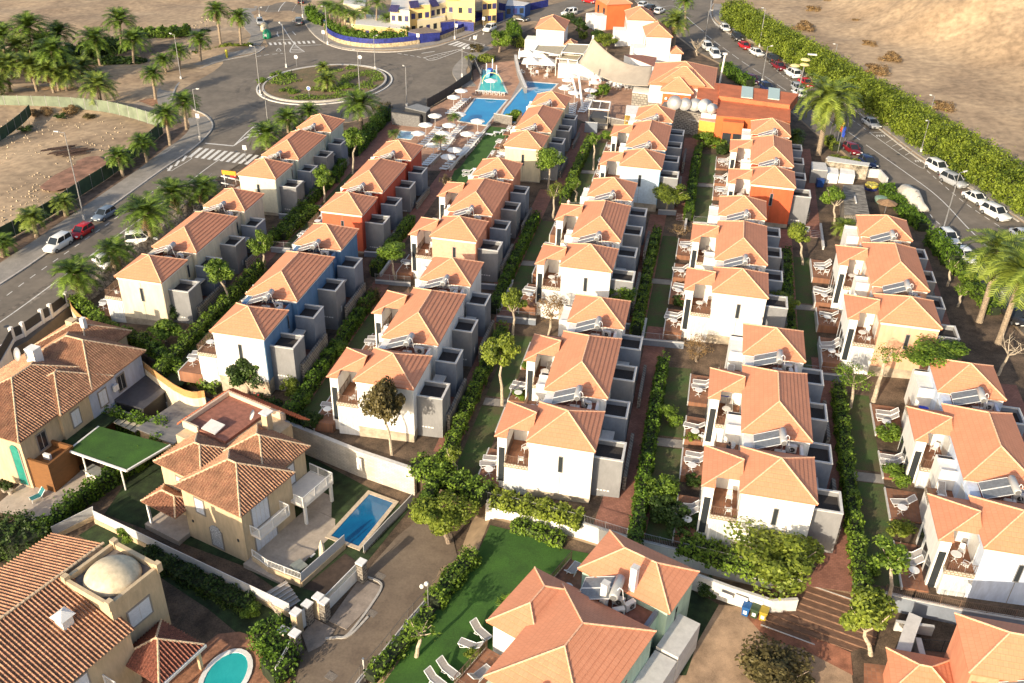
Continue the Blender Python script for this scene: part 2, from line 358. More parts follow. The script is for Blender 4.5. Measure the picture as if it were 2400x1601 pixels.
def terrain():
    xs = np.concatenate([np.arange(-420, -130, 8.), np.arange(-130, 150, 1.6), np.arange(150, 460, 8.)])
    ys = np.concatenate([np.arange(5, 110, 1.6), np.arange(110, 340, 2.2), np.arange(340, 800, 8.)])
    X, Y = np.meshgrid(xs, ys, indexing='ij'); Z = C0 + AX * X + AY * Y + lowz(X, Y) - .03
    xh = np.interp(Y, hby, hbx); d = (X - xh) * .8
    hill = np.clip((d - 14) / 34, 0, 1); hill = hill * hill * (3 - 2 * hill) * 11 + np.clip((d - 60) / 120, 0, 1) * 6
    far = np.clip((Y - 120) / 60, 0, 1)
    gul = vnoise(X * .9 + Y * .5, Y * .35 - X * .2, 5, 3) + .5 * vnoise(X, Y, 3, 4)
    Z += np.where(d > 0, hill * far + hill / 9 * gul * 5 + np.clip(d / 10, 0, 1) * .5 * vnoise(X, Y, 6, 9), 0)
    dl = np.clip((-108 - X + (Y - 110) * -.0) / 12, 0, 1) * np.clip((Y - 20) / 20, 0, 1)
    Z += dl * (vnoise(X, Y, 11, 5) * 1.6 + vnoise(X, Y, 4, 6) * .5 - .8)
    nx, ny = X.shape; me = bpy.data.meshes.new('ground')
    V = np.stack([X, Y, Z], -1).reshape(-1, 3); I = np.arange(nx * ny).reshape(nx, ny)
    q = np.stack([I[:-1, :-1], I[1:, :-1], I[1:, 1:], I[:-1, 1:]], -1).reshape(-1)
    me.vertices.add(len(V)); me.vertices.foreach_set('co', V.astype(np.float32).ravel()); nq = len(q) // 4
    me.loops.add(len(q)); me.loops.foreach_set('vertex_index', q.astype(np.int32)); me.polygons.add(nq)
    me.polygons.foreach_set('loop_start', np.arange(0, len(q), 4, dtype=np.int32)); me.polygons.foreach_set('loop_total', np.full(nq, 4, dtype=np.int32))
    me.polygons.foreach_set('use_smooth', np.ones(nq, bool)); me.update(calc_edges=True); me.materials.append(DIRT)
    o = link(bpy.data.objects.new('ground', me)); o['kind'] = 'structure'
terrain()
def hz(x, y):
    """hill height helper for placing things beyond the hedge"""
    return gz(x, y)
# ---------------------------------------------------------------- roads and pavements
BANK = [('c5', 1960, 130), ('c5', 1700, 400), ('c5', 1400, 670), ('c5', 1100, 880), ('c5', 800, 1150), ('c5', 650, 1240)]
sheet('road', [('c5', -500, 1400), ('c5', 0, 1050), ('c5', 410, 770), ('c5', 1060, 300), ('c5', 1480, 0), ('b1', 1700, 1420), ('b1', 1850, 1300), ('b1', 1955, 1170), ('b1', 1900, 1070), ('b1', 1780, 1010), ('b1', 1600, 980), ('b1', 1560, 930), ('b1', 1610, 850), ('b1', 1620, 800), ('b1', 1700, 720), ('b1', 1850, 630), ('b1', 2050, 560), ('b1', 2330, 500), ('b2', 50, 480), ('b2', 110, 420), ('b2', 70, 330), ('b2', 10, 250), ('b2', -10, 120), ('b2', 60, 0), ('b2', 130, -120), ('b2', 330, -120), ('b2', 410, 60), ('b2', 450, 220), ('b2', 560, 350), ('b2', 700, 430), ('b2', 900, 470), ('b2', 1250, 480), ('b2', 1600, 440), ('b2', 1850, 370), ('b2', 2080, 280), ('b2', 2351, 160), ('b3', 350, 50), ('b3', 700, -60), ('b3', 900, -60), ('b3', 760, 60), ('b3', 560, 130), ('b3', 300, 190), ('b3', 60, 200), ('b2', 2160, 400), ('b2', 1960, 500), ('b2', 1850, 590), ('b2', 1820, 650), ('b2', 1850, 740), ('b2', 1880, 790), ('b2', 1750, 890), ('b2', 1600, 970), ('b2', 1400, 1010), ('b2', 1200, 1030), ('b2', 850, 1120), ('b2', 560, 1100), ('b2', 100, 1400), ('c5', 2150, 20)] + BANK + [('c5', 250, 1565), ('o', 0, 815), ('o', -300, 1010)], ASPH, .0, 4.2)
sheet('right_road', [('b3', 1080, -40), ('b3', 1400, 230), ('b3', 1720, 480), ('b3', 1950, 600), ('b3', 2140, 780), ('b4', 200, 1000), ('b4', 420, 1200), ('b4', 700, 1400), ('b4', 860, 1560), ('c8', 1100, 120), ('c8', 1450, 430), ('c8', 1700, 760), ('c8', 2000, 1130), ('c8', 2351, 1500), ('d4', 3000, 600), ('d4', 3600, 300), ('c8', 3200, 1100), ('c8', 2600, 640), ('c8', 2250, 420), ('c8', 1900, 180), ('b4', 1440, 1490), ('b4', 1040, 1190), ('b4', 780, 990), ('b4', 560, 850), ('b4', 330, 700), ('b4', 0, 500), ('b3', 2050, 340), ('b3', 1900, 240), ('b3', 1830, 160), ('b3', 1820, 80), ('b3', 1880, -60)], ASPH, .0, .6)
ribbon('left_pavement', [('c5', -300, 1190), ('c5', 0, 960), ('c5', 340, 730), ('c5', 900, 340), ('c5', 1370, 10), ('b1', 1600, 1400), ('b1', 1760, 1290), ('b1', 1850, 1180), ('b1', 1830, 1080)], 4.3, SIDEW, -.3, .13)
ribbon('left_kerb', [('c5', -300, 1230), ('c5', 0, 1050), ('c5', 410, 775), ('c5', 1060, 305), ('c5', 1480, 0), ('b1', 1700, 1420), ('b1', 1850, 1300), ('b1', 1952, 1170), ('b1', 1900, 1070), ('b1', 1780, 1010)], .28, KERB, -.3, .17)
ribbon('roundabout_pavement', [('b1', 1540, 960), ('b1', 1530, 840), ('b1', 1640, 720), ('b1', 1800, 620), ('b1', 2050, 525), ('b1', 2320, 465), ('b2', 10, 430)], 3.6, SIDEW, -.3, .13)
ribbon('roundabout_kerb', [('b1', 1570, 930), ('b1', 1620, 800), ('b1', 1700, 720), ('b1', 1850, 630), ('b1', 2050, 560), ('b1', 2330, 500), ('b2', 80, 440)], .3, KERB, -.3, .17)
ribbon('north_pavement', [('b2', 480, 60), ('b2', 520, 210), ('b2', 620, 330), ('b2', 750, 400), ('b2', 930, 435), ('b2', 1250, 440), ('b2', 1560, 410), ('b2', 1800, 340), ('b2', 2020, 260), ('b2', 2330, 120)], 3.6, SIDEW, -.3, .13)
ribbon('north_kerb', [('b2', 420, 60), ('b2', 455, 215), ('b2', 560, 345), ('b2', 700, 425), ('b2', 900, 468), ('b2', 1250, 480), ('b2', 1600, 440), ('b2', 1850, 370), ('b2', 2080, 280), ('b2', 2351, 160)], .3, KERB, -.3, .17)
ribbon('west_pavement', [('b2', -30, 420), ('b2', 20, 330), ('b2', -40, 250), ('b2', -70, 120), ('b2', 10, -20)], 3.6, SIDEW, -.3, .13)
ribbon('pool_side_pavement', [('b2', 2130, 430), ('b2', 1960, 540), ('b2', 1880, 620), ('b2', 1870, 680), ('b2', 1920, 750), ('b2', 1960, 800)], 3, SIDEW, -.3, .12)
ribbon('pool_side_kerb', [('b2', 2100, 420), ('b2', 1930, 520), ('b2', 1850, 590), ('b2', 1815, 650), ('b2', 1845, 740), ('b2', 1870, 790)], .35, KERB, -.3, .18)
ribbon('right_pavement', [('b3', 1900, 40), ('b3', 1890, 150), ('b3', 1990, 235), ('b3', 2160, 330), ('b4', 50, 470), ('b4', 400, 690), ('b4', 620, 830), ('b4', 860, 990), ('b4', 1120, 1180), ('b4', 1500, 1460), ('c8', 1980, 180), ('c8', 2400, 450), ('c8', 3000, 860)], 2.4, SIDEW, -.3, .13)
ribbon('right_kerb', [('b3', 1830, 10), ('b3', 1830, 150), ('b3', 1900, 240), ('b3', 2050, 345), ('b4', 0, 510), ('b4', 330, 705), ('b4', 560, 855), ('b4', 780, 1000), ('b4', 1040, 1200), ('b4', 1440, 1500), ('c8', 1900, 195), ('c8', 2300, 470)], .25, KERB, -.3, .16)
sheet('track', [('b1', 950, 1000), ('b1', 1180, 1040), ('b1', 1400, 1080), ('b1', 1600, 1010), ('b1', 1560, 930), ('b1', 1400, 980), ('b1', 1280, 930), ('b1', 1215, 850), ('b1', 1300, 760), ('b1', 1480, 680), ('b1', 1850, 560), ('b1', 2200, 470), ('b1', 2351, 450), ('b1', 2351, 410), ('b1', 1900, 470), ('b1', 1500, 600), ('b1', 1250, 680), ('b1', 1000, 700), ('b1', 1050, 850)], mat('pale_track', (.33, .26, .19), .95, .15, .5, .2, scale2=9), .015)
sheet('grove_ground', [('b1', -400, 620), ('b1', 100, 560), ('b1', 700, 500), ('b1', 1500, 400), ('b1', 1850, 430), ('b1', 2350, 380), ('b1', 2351, 440), ('b1', 1500, 600), ('b1', 1250, 670), ('b1', 1000, 690), ('b1', 700, 740), ('b1', -400, 800)], SOIL, .02)
sheet('sandy_strip', [('b1', -400, 800), ('b1', 400, 790), ('b1', 800, 800), ('b1', 950, 960), ('b1', 700, 960), ('b1', -400, 975)], mat('orange_sand', (.40, .24, .11), .95, .2, .6, .3), .025)
sheet('planting_bed', [('b1', 1220, 850), ('b1', 1300, 770), ('b1', 1480, 700), ('b1', 1840, 560), ('b1', 1860, 590), ('b1', 1600, 690), ('b1', 1480, 790), ('b1', 1490, 930), ('b1', 1400, 975), ('b1', 1280, 930)], mat('red_soil', (.30, .16, .09), .95, .25, .9, .3), .05)
sheet('palm_strip', [('c5', -300, 1010), ('c5', 0, 860), ('c5', 700, 390), ('c5', 1270, 0), ('b1', 1600, 1350), ('b1', 1760, 1190), ('b1', 1730, 1130), ('b1', 1500, 1100), ('c5', 1000, 20), ('c5', 500, 420), ('c5', 0, 700), ('c5', -300, 850)], mat('dark_strip_soil', (.15, .10, .07), .95, .3, .8, .4), .03)
sheet('excavated_soil', [('c5', 360, 150), ('c5', 500, 40), ('c5', 700, -60), ('b1', 700, 1480), ('b1', 800, 1440), ('b1', 900, 1430), ('b1', 980, 1480), ('c5', 960, 0), ('c5', 850, 80), ('c5', 700, 170), ('c5', 600, 160), ('c5', 500, 190), ('c5', 400, 180)], mat('red_excavated_soil', (.25, .13, .085), .95, .25, .5, .5), .35)
ribbon('palm_strip_kerb', [('c5', -300, 1030), ('c5', 0, 868), ('c5', 700, 398), ('c5', 1270, 5), ('b1', 1600, 1355), ('b1', 1750, 1195), ('b1', 1760, 1150)], .25, KERB, -.2, .2)
# roundabout island
ic = Vector((-79.5, 184.4)); ICZ = gz(*ic)
def disc(name, r0, r1, m, z0, z1):
    mb = MB(); n = 72
    for k in range(n):
        a0 = 2 * math.pi * k / n; a1 = 2 * math.pi * (k + 1) / n; P = []
        for r, a in ((r0, a0), (r1, a0), (r1, a1), (r0, a1)):
            x = ic.x + r * math.cos(a); y = ic.y + r * math.sin(a); P.append((x, y))
        b = [(x, y, gz(x, y) + z0) for x, y in P]; t = [(x, y, gz(x, y) + z1) for x, y in P]
        mb.add(b + t, [(4, 5, 6, 7), (1, 2, 6, 5), (3, 0, 4, 7)])
    return struct(name, mb, m)
disc('roundabout_island', 0.01, 12.6, mat('island_ground', (.21, .135, .075), .95, .3, .35, .5, col2=(.10, .09, .04), scale2=3), 0, .35)
disc('roundabout_island_kerb', 12.6, 13.0, KERB, -.1, .42); disc('roundabout_apron', 13.0, 13.9, mat('dark_apron', (.13, .11, .09), .9, .1), 0, .06); disc('roundabout_outer_kerb', 13.9, 14.2, mat('white_kerb', (.6, .58, .54), .8, .1), -.1, .16)
TW_ = mat('tyre_wear', (.145, .122, .097), .85, .2, .5)
for r0, r1, z_ in ((15.4, 16.5, .006), (17.6, 18.5, .006)): disc('tyre_wear', r0, r1, TW_, -.2, z_)
for k, (q, m_) in enumerate((((('c5', 0, 1330), ('c5', 500, 990), ('c5', 520, 1010), ('c5', 0, 1360)), (.15, .125, .10)), ((('c5', 900, 560), ('c5', 1000, 495), ('c5', 1070, 520), ('c5', 960, 600)), (.10, .088, .075)), ((('b2', 1200, 640), ('b2', 1420, 600), ('b2', 1430, 612), ('b2', 1210, 655)), (.12, .105, .09)), ((('b4', 1100, 1440), ('b4', 1180, 1500), ('b4', 1160, 1520), ('b4', 1080, 1460)), (.12, .10, .085)), ((('c8', 1150, 120), ('c8', 1240, 110), ('c8', 1300, 180), ('c8', 1200, 200)), (.09, .08, .07)), ((('c8', 1500, 480), ('c8', 1560, 470), ('c8', 1700, 620), ('c8', 1640, 640)), (.22, .19, .16)), ((('b1', 1950, 1200), ('b1', 2351, 1090), ('b1', 2351, 1108), ('b1', 1960, 1222)), (.13, .11, .09)), ((('c5', 250, 1200), ('c5', 760, 830), ('c5', 790, 850), ('c5', 280, 1225)), (.21, .18, .145)))): sheet('road_patch', list(q), mat('patch_%d' % k, m_, .9, .25, 1.5), .007)
# ---------------------------------------------------------------- road markings
mk = MB()
def ln(t, x1, y1, x2, y2, wd=.15, t2=None, h=.012):
    a = U(t, x1, y1, h); b = U(t2 or t, x2, y2, h); d = (b - a); n = Vector((-d.y, d.x, 0)).normalized() * wd / 2; mk.face([a - n, b - n, b + n, a + n])
def dashes(pts, wd=.12, on=1.0, off=1.6, h=.012):
    P = smooth_line(W2(pts, h)); L = 0; acc = 0; segs = []
    for i in range(len(P) - 1):
        d = P[i + 1] - P[i]; l = d.length; s = 0
        while s < l:
            ph = (acc + s) % (on + off)
            if ph < on:
                e = min(l, s + on - ph); a = P[i] + d * (s / l); b = P[i] + d * (e / l); n = Vector((-d.y, d.x, 0)).normalized() * wd / 2; mk.face([a - n, b - n, b + n, a + n]); s = e + 1e-4
            else: s += on + off - ph + 1e-4
        acc += l
def solid(pts, wd=.13): dashes(pts, wd, 1e6, 0)
def qd(*p): mk.face([U(*q, .012) for q in p])
for i in range(11):   # zebra crossing on the left road
    x = 1790 + i * 57; y = 1400 + i * 7.5
    qd(('b1', x - 62, y + 40), ('b1', x - 32, y + 44), ('b1', x + 75, y - 42), ('b1', x + 42, y - 44))
solid([('b1', 1885, 1315), ('b1', 2145, 1340)], .4); solid([('b1', 2145, 1340), ('b1', 2351, 1150), ('b2', 120, 1168)], .2); solid([('b1', 2150, 1335), ('b1', 2300, 1240), ('b2', 60, 1225)], .3)
for i in range(4): ln('b1', 2240 + i * 30, 1265 - i * 30, 2351 + i * 20, 1250 - i * 25, .35)
solid([('c5', -300, 1560), ('c5', 0, 1390), ('c5', 500, 1030), ('c5', 870, 750), ('c5', 1120, 565), ('c5', 1500, 290), ('c5', 1870, 0), ('b1', 2020, 1460)], .16)
dashes([('c5', -200, 1310), ('c5', 0, 1190), ('c5', 300, 970), ('c5', 700, 690), ('c5', 1000, 480), ('c5', 1350, 230), ('c5', 1560, 70)], .13, 1.1, 1.3)
dashes([('c5', 0, 1567 + 40), ('c5', 200, 1450), ('c5', 400, 1290), ('c5', 620, 1130)], .13, 1.3, 1.5)
solid([('b1', 1500, 1500), ('b1', 1560, 1567), ('b1', 1620, 1540), ('b1', 1760, 1455), ('b1', 1700, 1445)], .12)
for i in range(3): ln('b1', 1545 + i * 65, 1570 - i * 45, 1560 + i * 65 + 20, 1520 - i * 45, .45)
for i in range(10): qd(('b2', 115 + i * 44, 392 - i * 2), ('b2', 137 + i * 44, 392 - i * 2), ('b2', 150 + i * 44, 415 - i * 2), ('b2', 128 + i * 44, 415 - i * 2))
solid([('b2', 350, -60), ('b2', 230, 60), ('b2', 200, 160), ('b2', 255, 260), ('b2', 350, 400), ('b2', 445, 475)], .2); solid([('b2', 350, 400), ('b2', 315, 480), ('b2', 445, 475)], .2)
for i in range(4): ln('b2', 335 - i * 5, 425 + i * 15, 375 + i * 18, 425 + i * 14, .3)
solid([('b2', 345, 425), ('b2', 600, 410)], .2); dashes([('b2', 0, 520), ('b2', 130, 500), ('b2', 250, 490)], .22, 1.2, .7); solid([('b2', 190, 368), ('b2', 320, 360)], .25)
dashes([('b2', 340, 200), ('b2', 330, 120), ('b2', 370, 40), ('b2', 430, -40)], .12, .8, .9); dashes([('b2', 70, 220), ('b2', 80, 130), ('b2', 150, 0)], .15, .7, .7)
for i in range(7): qd(('b2', 1760 + i * 42, 412 + i * 9), ('b2', 1790 + i * 42, 414 + i * 9), ('b2', 1875 + i * 30, 382 + i * 9), ('b2', 1850 + i * 30, 378 + i * 9))
dashes([('b2', 1300, 490), ('b2', 1450, 515), ('b2', 1560, 535)], .25, 1.2, .7); solid([('b2', 1560, 540), ('b2', 1640, 550), ('b2', 1900, 450), ('b2', 1700, 490), ('b2', 1540, 530)], .2)
for i in range(7): ln('b2', 1590 + i * 36, 540 - i * 13, 1640 + i * 33, 540 - i * 13, .25)
solid([('b2', 1520, 490), ('b2', 1640, 472)], .3); ln('b2', 190, 310, 210, 335, .3); ln('b2', 195, 290, 200, 320, .15); ln('b2', 335, 290, 365, 322, .2); solid([('b2', 185, 468), ('b2', 228, 468), ('b2', 207, 445), ('b2', 186, 467)], .15)
solid([('b2', 1860, 460), ('b2', 1950, 490)], .2); solid([('b2', 1900, 360), ('b2', 2100, 410)], .15); ln('b2', 1970, 340, 1960, 370, .3); ln('b2', 2030, 318, 2020, 350, .3); ln('b2', 2090, 300, 2085, 320, .3)
# right road markings
solid([('b3', 1350, 70), ('b3', 1500, 60), ('b3', 1640, 190), ('b3', 1760, 290)], .15)
dashes([('b3', 1780, 320), ('b3', 1900, 410), ('b3', 2010, 490), ('b3', 2150, 590), ('b3', 2320, 700), ('b4', 120, 800), ('b4', 330, 940), ('b4', 560, 1110), ('b4', 710, 1195), ('b4', 850, 1290)], .14, 4.2, 1.6)
solid([('b4', 900, 1330), ('b4', 1240, 1567), ('c8', 1560, 240), ('c8', 1850, 540), ('c8', 2150, 830), ('c8', 2351, 1020)], .16)
solid([('b3', 1850, 30), ('b3', 1815, 110), ('b3', 1860, 210), ('b3', 1940, 280)], .14)
for i in range(9): ln('b3', 1818 + i * 4 + max(0, i - 4) * 7, 90 + i * 21, 1885 + i * 12, 92 + i * 19, .14)
dashes([('b3', 1940, 280), ('b3', 2100, 400), ('b3', 2300, 530), ('b4', 130, 690), ('b4', 300, 800)], .12, 1, .8)
solid([('b4', 930, 1215), ('b4', 1370, 1520), ('b4', 1440, 1523)], .13); ln('b4', 930, 1215, 1050, 1218, .12); dashes([('b4', 580, 960), ('b4', 760, 1090), ('b4', 900, 1190)], .12, 1.2, 1); dashes([('c8', 1460, 0), ('c8', 1800, 290), ('c8', 2200, 560)], .12, 1.2, 1)
for k, (x, y) in enumerate([(1080, 1320), (1150, 1270), (1240, 1220 + 150), (1300, 1420)]): pass
for x, y, dx in ((1085, 1310, 70), (1140, 1345, 80), (1200, 1380, 80), (1260, 1425, 75), (1085, 1310, -1)):
    if dx > 0: ln('b4', x, y, x + dx, y - 38, .1)
for x, y in ((1030, 1247), (1385, 1480)):   # bus lettering drawn on the bay
    for k in range(4): ln('b4', x - 35 + k * 22, y - 8, x - 25 + k * 22, y + 8, .18); ln('b4', x - 30 + k * 22, y - 7, x - 17 + k * 22, y - 6, .18)
dashes([('c8', 1440, 340), ('c8', 1520, 440), ('c8', 1600, 510)], .13, 1.1, 1.2); dashes([('c8', 1960, 890), ('c8', 2050, 1000), ('c8', 2180, 1150)], .13, 1.4, 1.6)
solid([('c8', 940, 20), ('c8', 1040, 20), ('c8', 1070, 50), ('c8', 1050, 85)], .13)
ln('b3', 1130, 10, 1180, 45, .15)
for i in range(10): ln('b3', 1140 + i * 28, 5 + i * 8, 1330 + i * 9, 15 + i * 10, .13)
for i in range(5): ln('b3', 1470 + i * 25, 5 + i * 22, 1545 + i * 15, 0 + i * 18, .15)
struct('road_markings', mk, LINE)
for t, x, y in (('c5', 120, 915), ('c5', 880, 520), ('b1', 2170, 1390), ('c5', 60, 1430), ('b2', 1930, 710), ('b4', 1200, 1420), ('c8', 2090, 1165)):
    p = U(t, x, y, .01); mb = MB(); mb.lathe([(.34, 0), (.34, .006)], 14); o = part('manhole_cover', mb, DARKM, None, loc=p); o['kind'] = 'structure'
# ---------------------------------------------------------------- resort platform
sheet('garden_soil', [('o', 165, 690), ('o', 215, 640), ('o', 300, 560), ('o', 400, 500), ('o', 480, 420), ('o', 560, 370), ('o', 640, 300), ('o', 700, 275), ('b2', 850, 1130), ('b2', 1240, 1030), ('b2', 1400, 1015), ('b2', 1600, 985), ('b2', 1760, 900), ('b2', 1900, 800), ('b2', 1950, 780), ('b2', 1990, 740), ('b2', 1975, 640), ('b2', 2010, 500), ('b2', 2200, 410), ('b3', 300, 210), ('b3', 600, 140), ('b3', 780, 80), ('b3', 1050, -60), ('b3', 1390, 240), ('b3', 1710, 490), ('b3', 1940, 610), ('b3', 2130, 790), ('b4', 190, 1010), ('b4', 410, 1210), ('b4', 690, 1420), ('b4', 850, 1570), ('c8', 1080, 130), ('c8', 1430, 440), ('c8', 1680, 770), ('c8', 1980, 1140), ('c8', 2330, 1510), ('o', 2900, 1000)] + [(p.x, p.y + .12) for p in WLE[::-1]] + [('o', 1010, 1085), ('o', 950, 1072), ('o', 640, 972), ('o', 470, 900), ('o', 330, 815), ('o', 200, 745)], SOIL, 0, 4.5)
# ---------------------------------------------------------------- roofs
def slope(mb, E0, E1, T0, T1, course=.42, step=.045, capmb=None):
    """tiled roof plane between eave E0-E1 and top T0-T1, built of stepped courses with UVs"""
    E0, E1, T0, T1 = map(Vector, (E0, E1, T0, T1)); u = (E1 - E0).normalized(); nrm = u.cross((T0 + T1) / 2 - E0).normalized()
    if nrm.z < 0: nrm = -nrm
    sl = nrm.cross(u); 
    if sl.z < 0: sl = -sl
    H = (T0 - E0).dot(sl); n = max(2, round(H / course))
    for i in range(n):
        a = i / n; b = (i + 1) / n; p = E0.lerp(T0, a); q = E1.lerp(T1, a); r = E1.lerp(T1, b); s = E0.lerp(T0, b)
        p2 = p + nrm * step; q2 = q + nrm * step
        uv = [((v - E0).dot(u), (v - E0).dot(sl)) for v in (p, q, r, s)]
        if (q - p).cross(r - q).dot(nrm) < 0: mb.face([s, r, q2, p2], [uv[3], uv[2], uv[1], uv[0]]); mb.face([p2, q2, q, p], [uv[0], uv[1], uv[1], uv[0]])
        else: mb.face([p2, q2, r, s] if (r - s).length > 1e-4 else [p2, q2, r], uv if (r - s).length > 1e-4 else uv[:3]); mb.face([p, q, q2, p2], [uv[0], uv[1], uv[1], uv[0]])
def barrel_slope(mb, E0, E1, T0, T1, pitch=.29, course=.42):
    """clay barrel tiles: half-round columns stepping down the slope, clipped by the hips"""
    E0, E1, T0, T1 = map(Vector, (E0, E1, T0, T1)); L = (E1 - E0).length; u = (E1 - E0) / L; nrm = u.cross((T0 + T1) / 2 - E0).normalized()
    if nrm.z < 0: nrm = -nrm
    sl = nrm.cross(u)
    if sl.z < 0: sl = -sl
    H = (T0 - E0).dot(sl); a0 = (T0 - E0).dot(u); a1 = (T1 - E0).dot(u); nc = max(2, round(L / pitch)); pw = L / nc
    def vmax(x):
        v = H
        if a0 > 1e-6: v = min(v, H * x / a0)
        elif a0 < -1e-6 and x < 0: v = 0
        if a1 < L - 1e-6: v = min(v, H * (L - x) / (L - a1))
        return max(v, 0)
    prof = [(0, .0), (.16, .075), (.32, .115), (.48, .075), (.64, .0), (.82, -.055), (1, .0)]
    off = np.random.default_rng(3)
    for c in range(nc):
        jit = off.uniform(-.01, .01)
        for k in range(len(prof) - 1):
            xa = (c + prof[k][0]) * pw; xb = (c + prof[k + 1][0]) * pw; za = prof[k][1] + jit; zb = prof[k + 1][1] + jit; va = vmax(xa); vb = vmax(xb); v = 0
            while v < max(va, vb) - .02:
                v2 = v + course; A1 = min(v, va); B1 = min(v, vb); A2 = min(v2, va); B2 = min(v2, vb)
                ps = [E0 + u * xa + sl * A1 + nrm * (za + .035), E0 + u * xb + sl * B1 + nrm * (zb + .035), E0 + u * xb + sl * B2 + nrm * zb, E0 + u * xa + sl * A2 + nrm * za]
                mb.add(ps, [(0, 1, 2, 3)] if u.cross(sl).dot(nrm) > 0 else [(3, 2, 1, 0)]); v = v2
def hip(parent, x0, y0, x1, y1, z, rise, m=None, style='flat', ridge_m=None, name='roof', axis=None, over=0, sides='SENW', course=.42):
    """hip roof over a rectangle; returns the roof part, ridge caps are its sub-part"""
    w_, d_ = x1 - x0, y1 - y0; r = min(w_, d_) / 2
    if axis is None: axis = 'y' if d_ >= w_ else 'x'
    if axis == 'y': A = (x0 + w_ / 2, y0 + r, z + rise); B = (x0 + w_ / 2, y1 - r, z + rise)
    else: A = (x0 + r, y0 + d_ / 2, z + rise); B = (x1 - r, y0 + d_ / 2, z + rise)
    a, b, c, d = (x0, y0, z), (x1, y0, z), (x1, y1, z), (x0, y1, z); mb = MB(); mb.uv = []
    f = slope if style == 'flat' else barrel_slope
    S, Ea, N, Wt = ((a, b, A, A), (b, c, A, B), (c, d, B, B), (d, a, B, A)) if axis == 'y' else ((a, b, A, B), (b, c, B, B), (c, d, B, A), (d, a, A, A))
    for k, q in zip('SENW', (S, Ea, N, Wt)):
        if k in sides: f(mb, *q, course=course)
    mb.face([d, c, b, a]) if style != 'flat' else mb.face([(p[0], p[1], p[2] - .0) for p in (d, c, b, a)])
    mb.box(x0 + .02, y0 + .02, z - .12, x1 - .02, y1 - .02, z - .005)
    o = part(name, mb, m or ROOFM, parent)
    cap = MB(); up = Vector((0, 0, .05)); rr = .075 if style == 'flat' else .11
    hips = [(a, A), (b, A if axis == 'y' else B), (c, B), (d, B if axis == 'y' else A)]
    for p, q in hips + ([(A, B)] if (Vector(A) - Vector(B)).length > .1 else []):
        p = Vector(p) + up; q = Vector(q) + up; n = max(1, int((q - p).length / .42))
        for i in range(n): cap.bar(p.lerp(q, i / n), p.lerp(q, (i + 1) / n), rr, 6, rr * .82)
    part('ridge_cap', cap, ridge_m or RIDGE, o); return o
# ---------------------------------------------------------------- terraced villa block
G1, LM, G2, W_ = 2.16, 11.23, 2.14, 6.2
Y1 = W_; Y2 = Y1 + G1; Y3 = Y2 + LM; Y4 = Y3 + G2; Y5 = Y4 + W_
def balcony(t, x0, x1, y0, y1, E, stone=True):
    fl = MB(); fl.box(x0, y0, 2.7, x1, y1, 2.9); o = part('balcony', fl, TILE, t)
    r = MB(); hz_ = 3.85
    for a, b in (((x0 + .04, y0 + .04), (x1, y0 + .04)), ((x0 + .04, y0 + .04), (x0 + .04, y1))):
        for z in (3.0, hz_): r.bar((a[0], a[1], z), (b[0], b[1], z), .025)
        L = math.hypot(b[0] - a[0], b[1] - a[1]); n = int(L / .16)
        for i in range(n + 1): r.bar((a[0] + (b[0] - a[0]) * i / n, a[1] + (b[1] - a[1]) * i / n, 2.9), (a[0] + (b[0] - a[0]) * i / n, a[1] + (b[1] - a[1]) * i / n, hz_), .018 if i % 6 else .035, 3)
    part('railing', r, RAIL, o)
    if stone:
        s = MB(); s.box(x0 - .03, y0 - .06, 2.55, x1, y0 + .0, 2.98); s.box(x0 - .06, y0 - .03, 2.55, x0, y1, 2.98); part('stone_fascia', s, brickmat('pale_stone_fascia', (.50, .44, .34), (.62, .56, .45), (.25, .2, .15), .3, .22, msize=.05, wall=True), o)
def patio_z(ox, oy, gzc, yy): return max(.1, gz(ox - 3.2, oy + yy + 5) - gzc + .09)
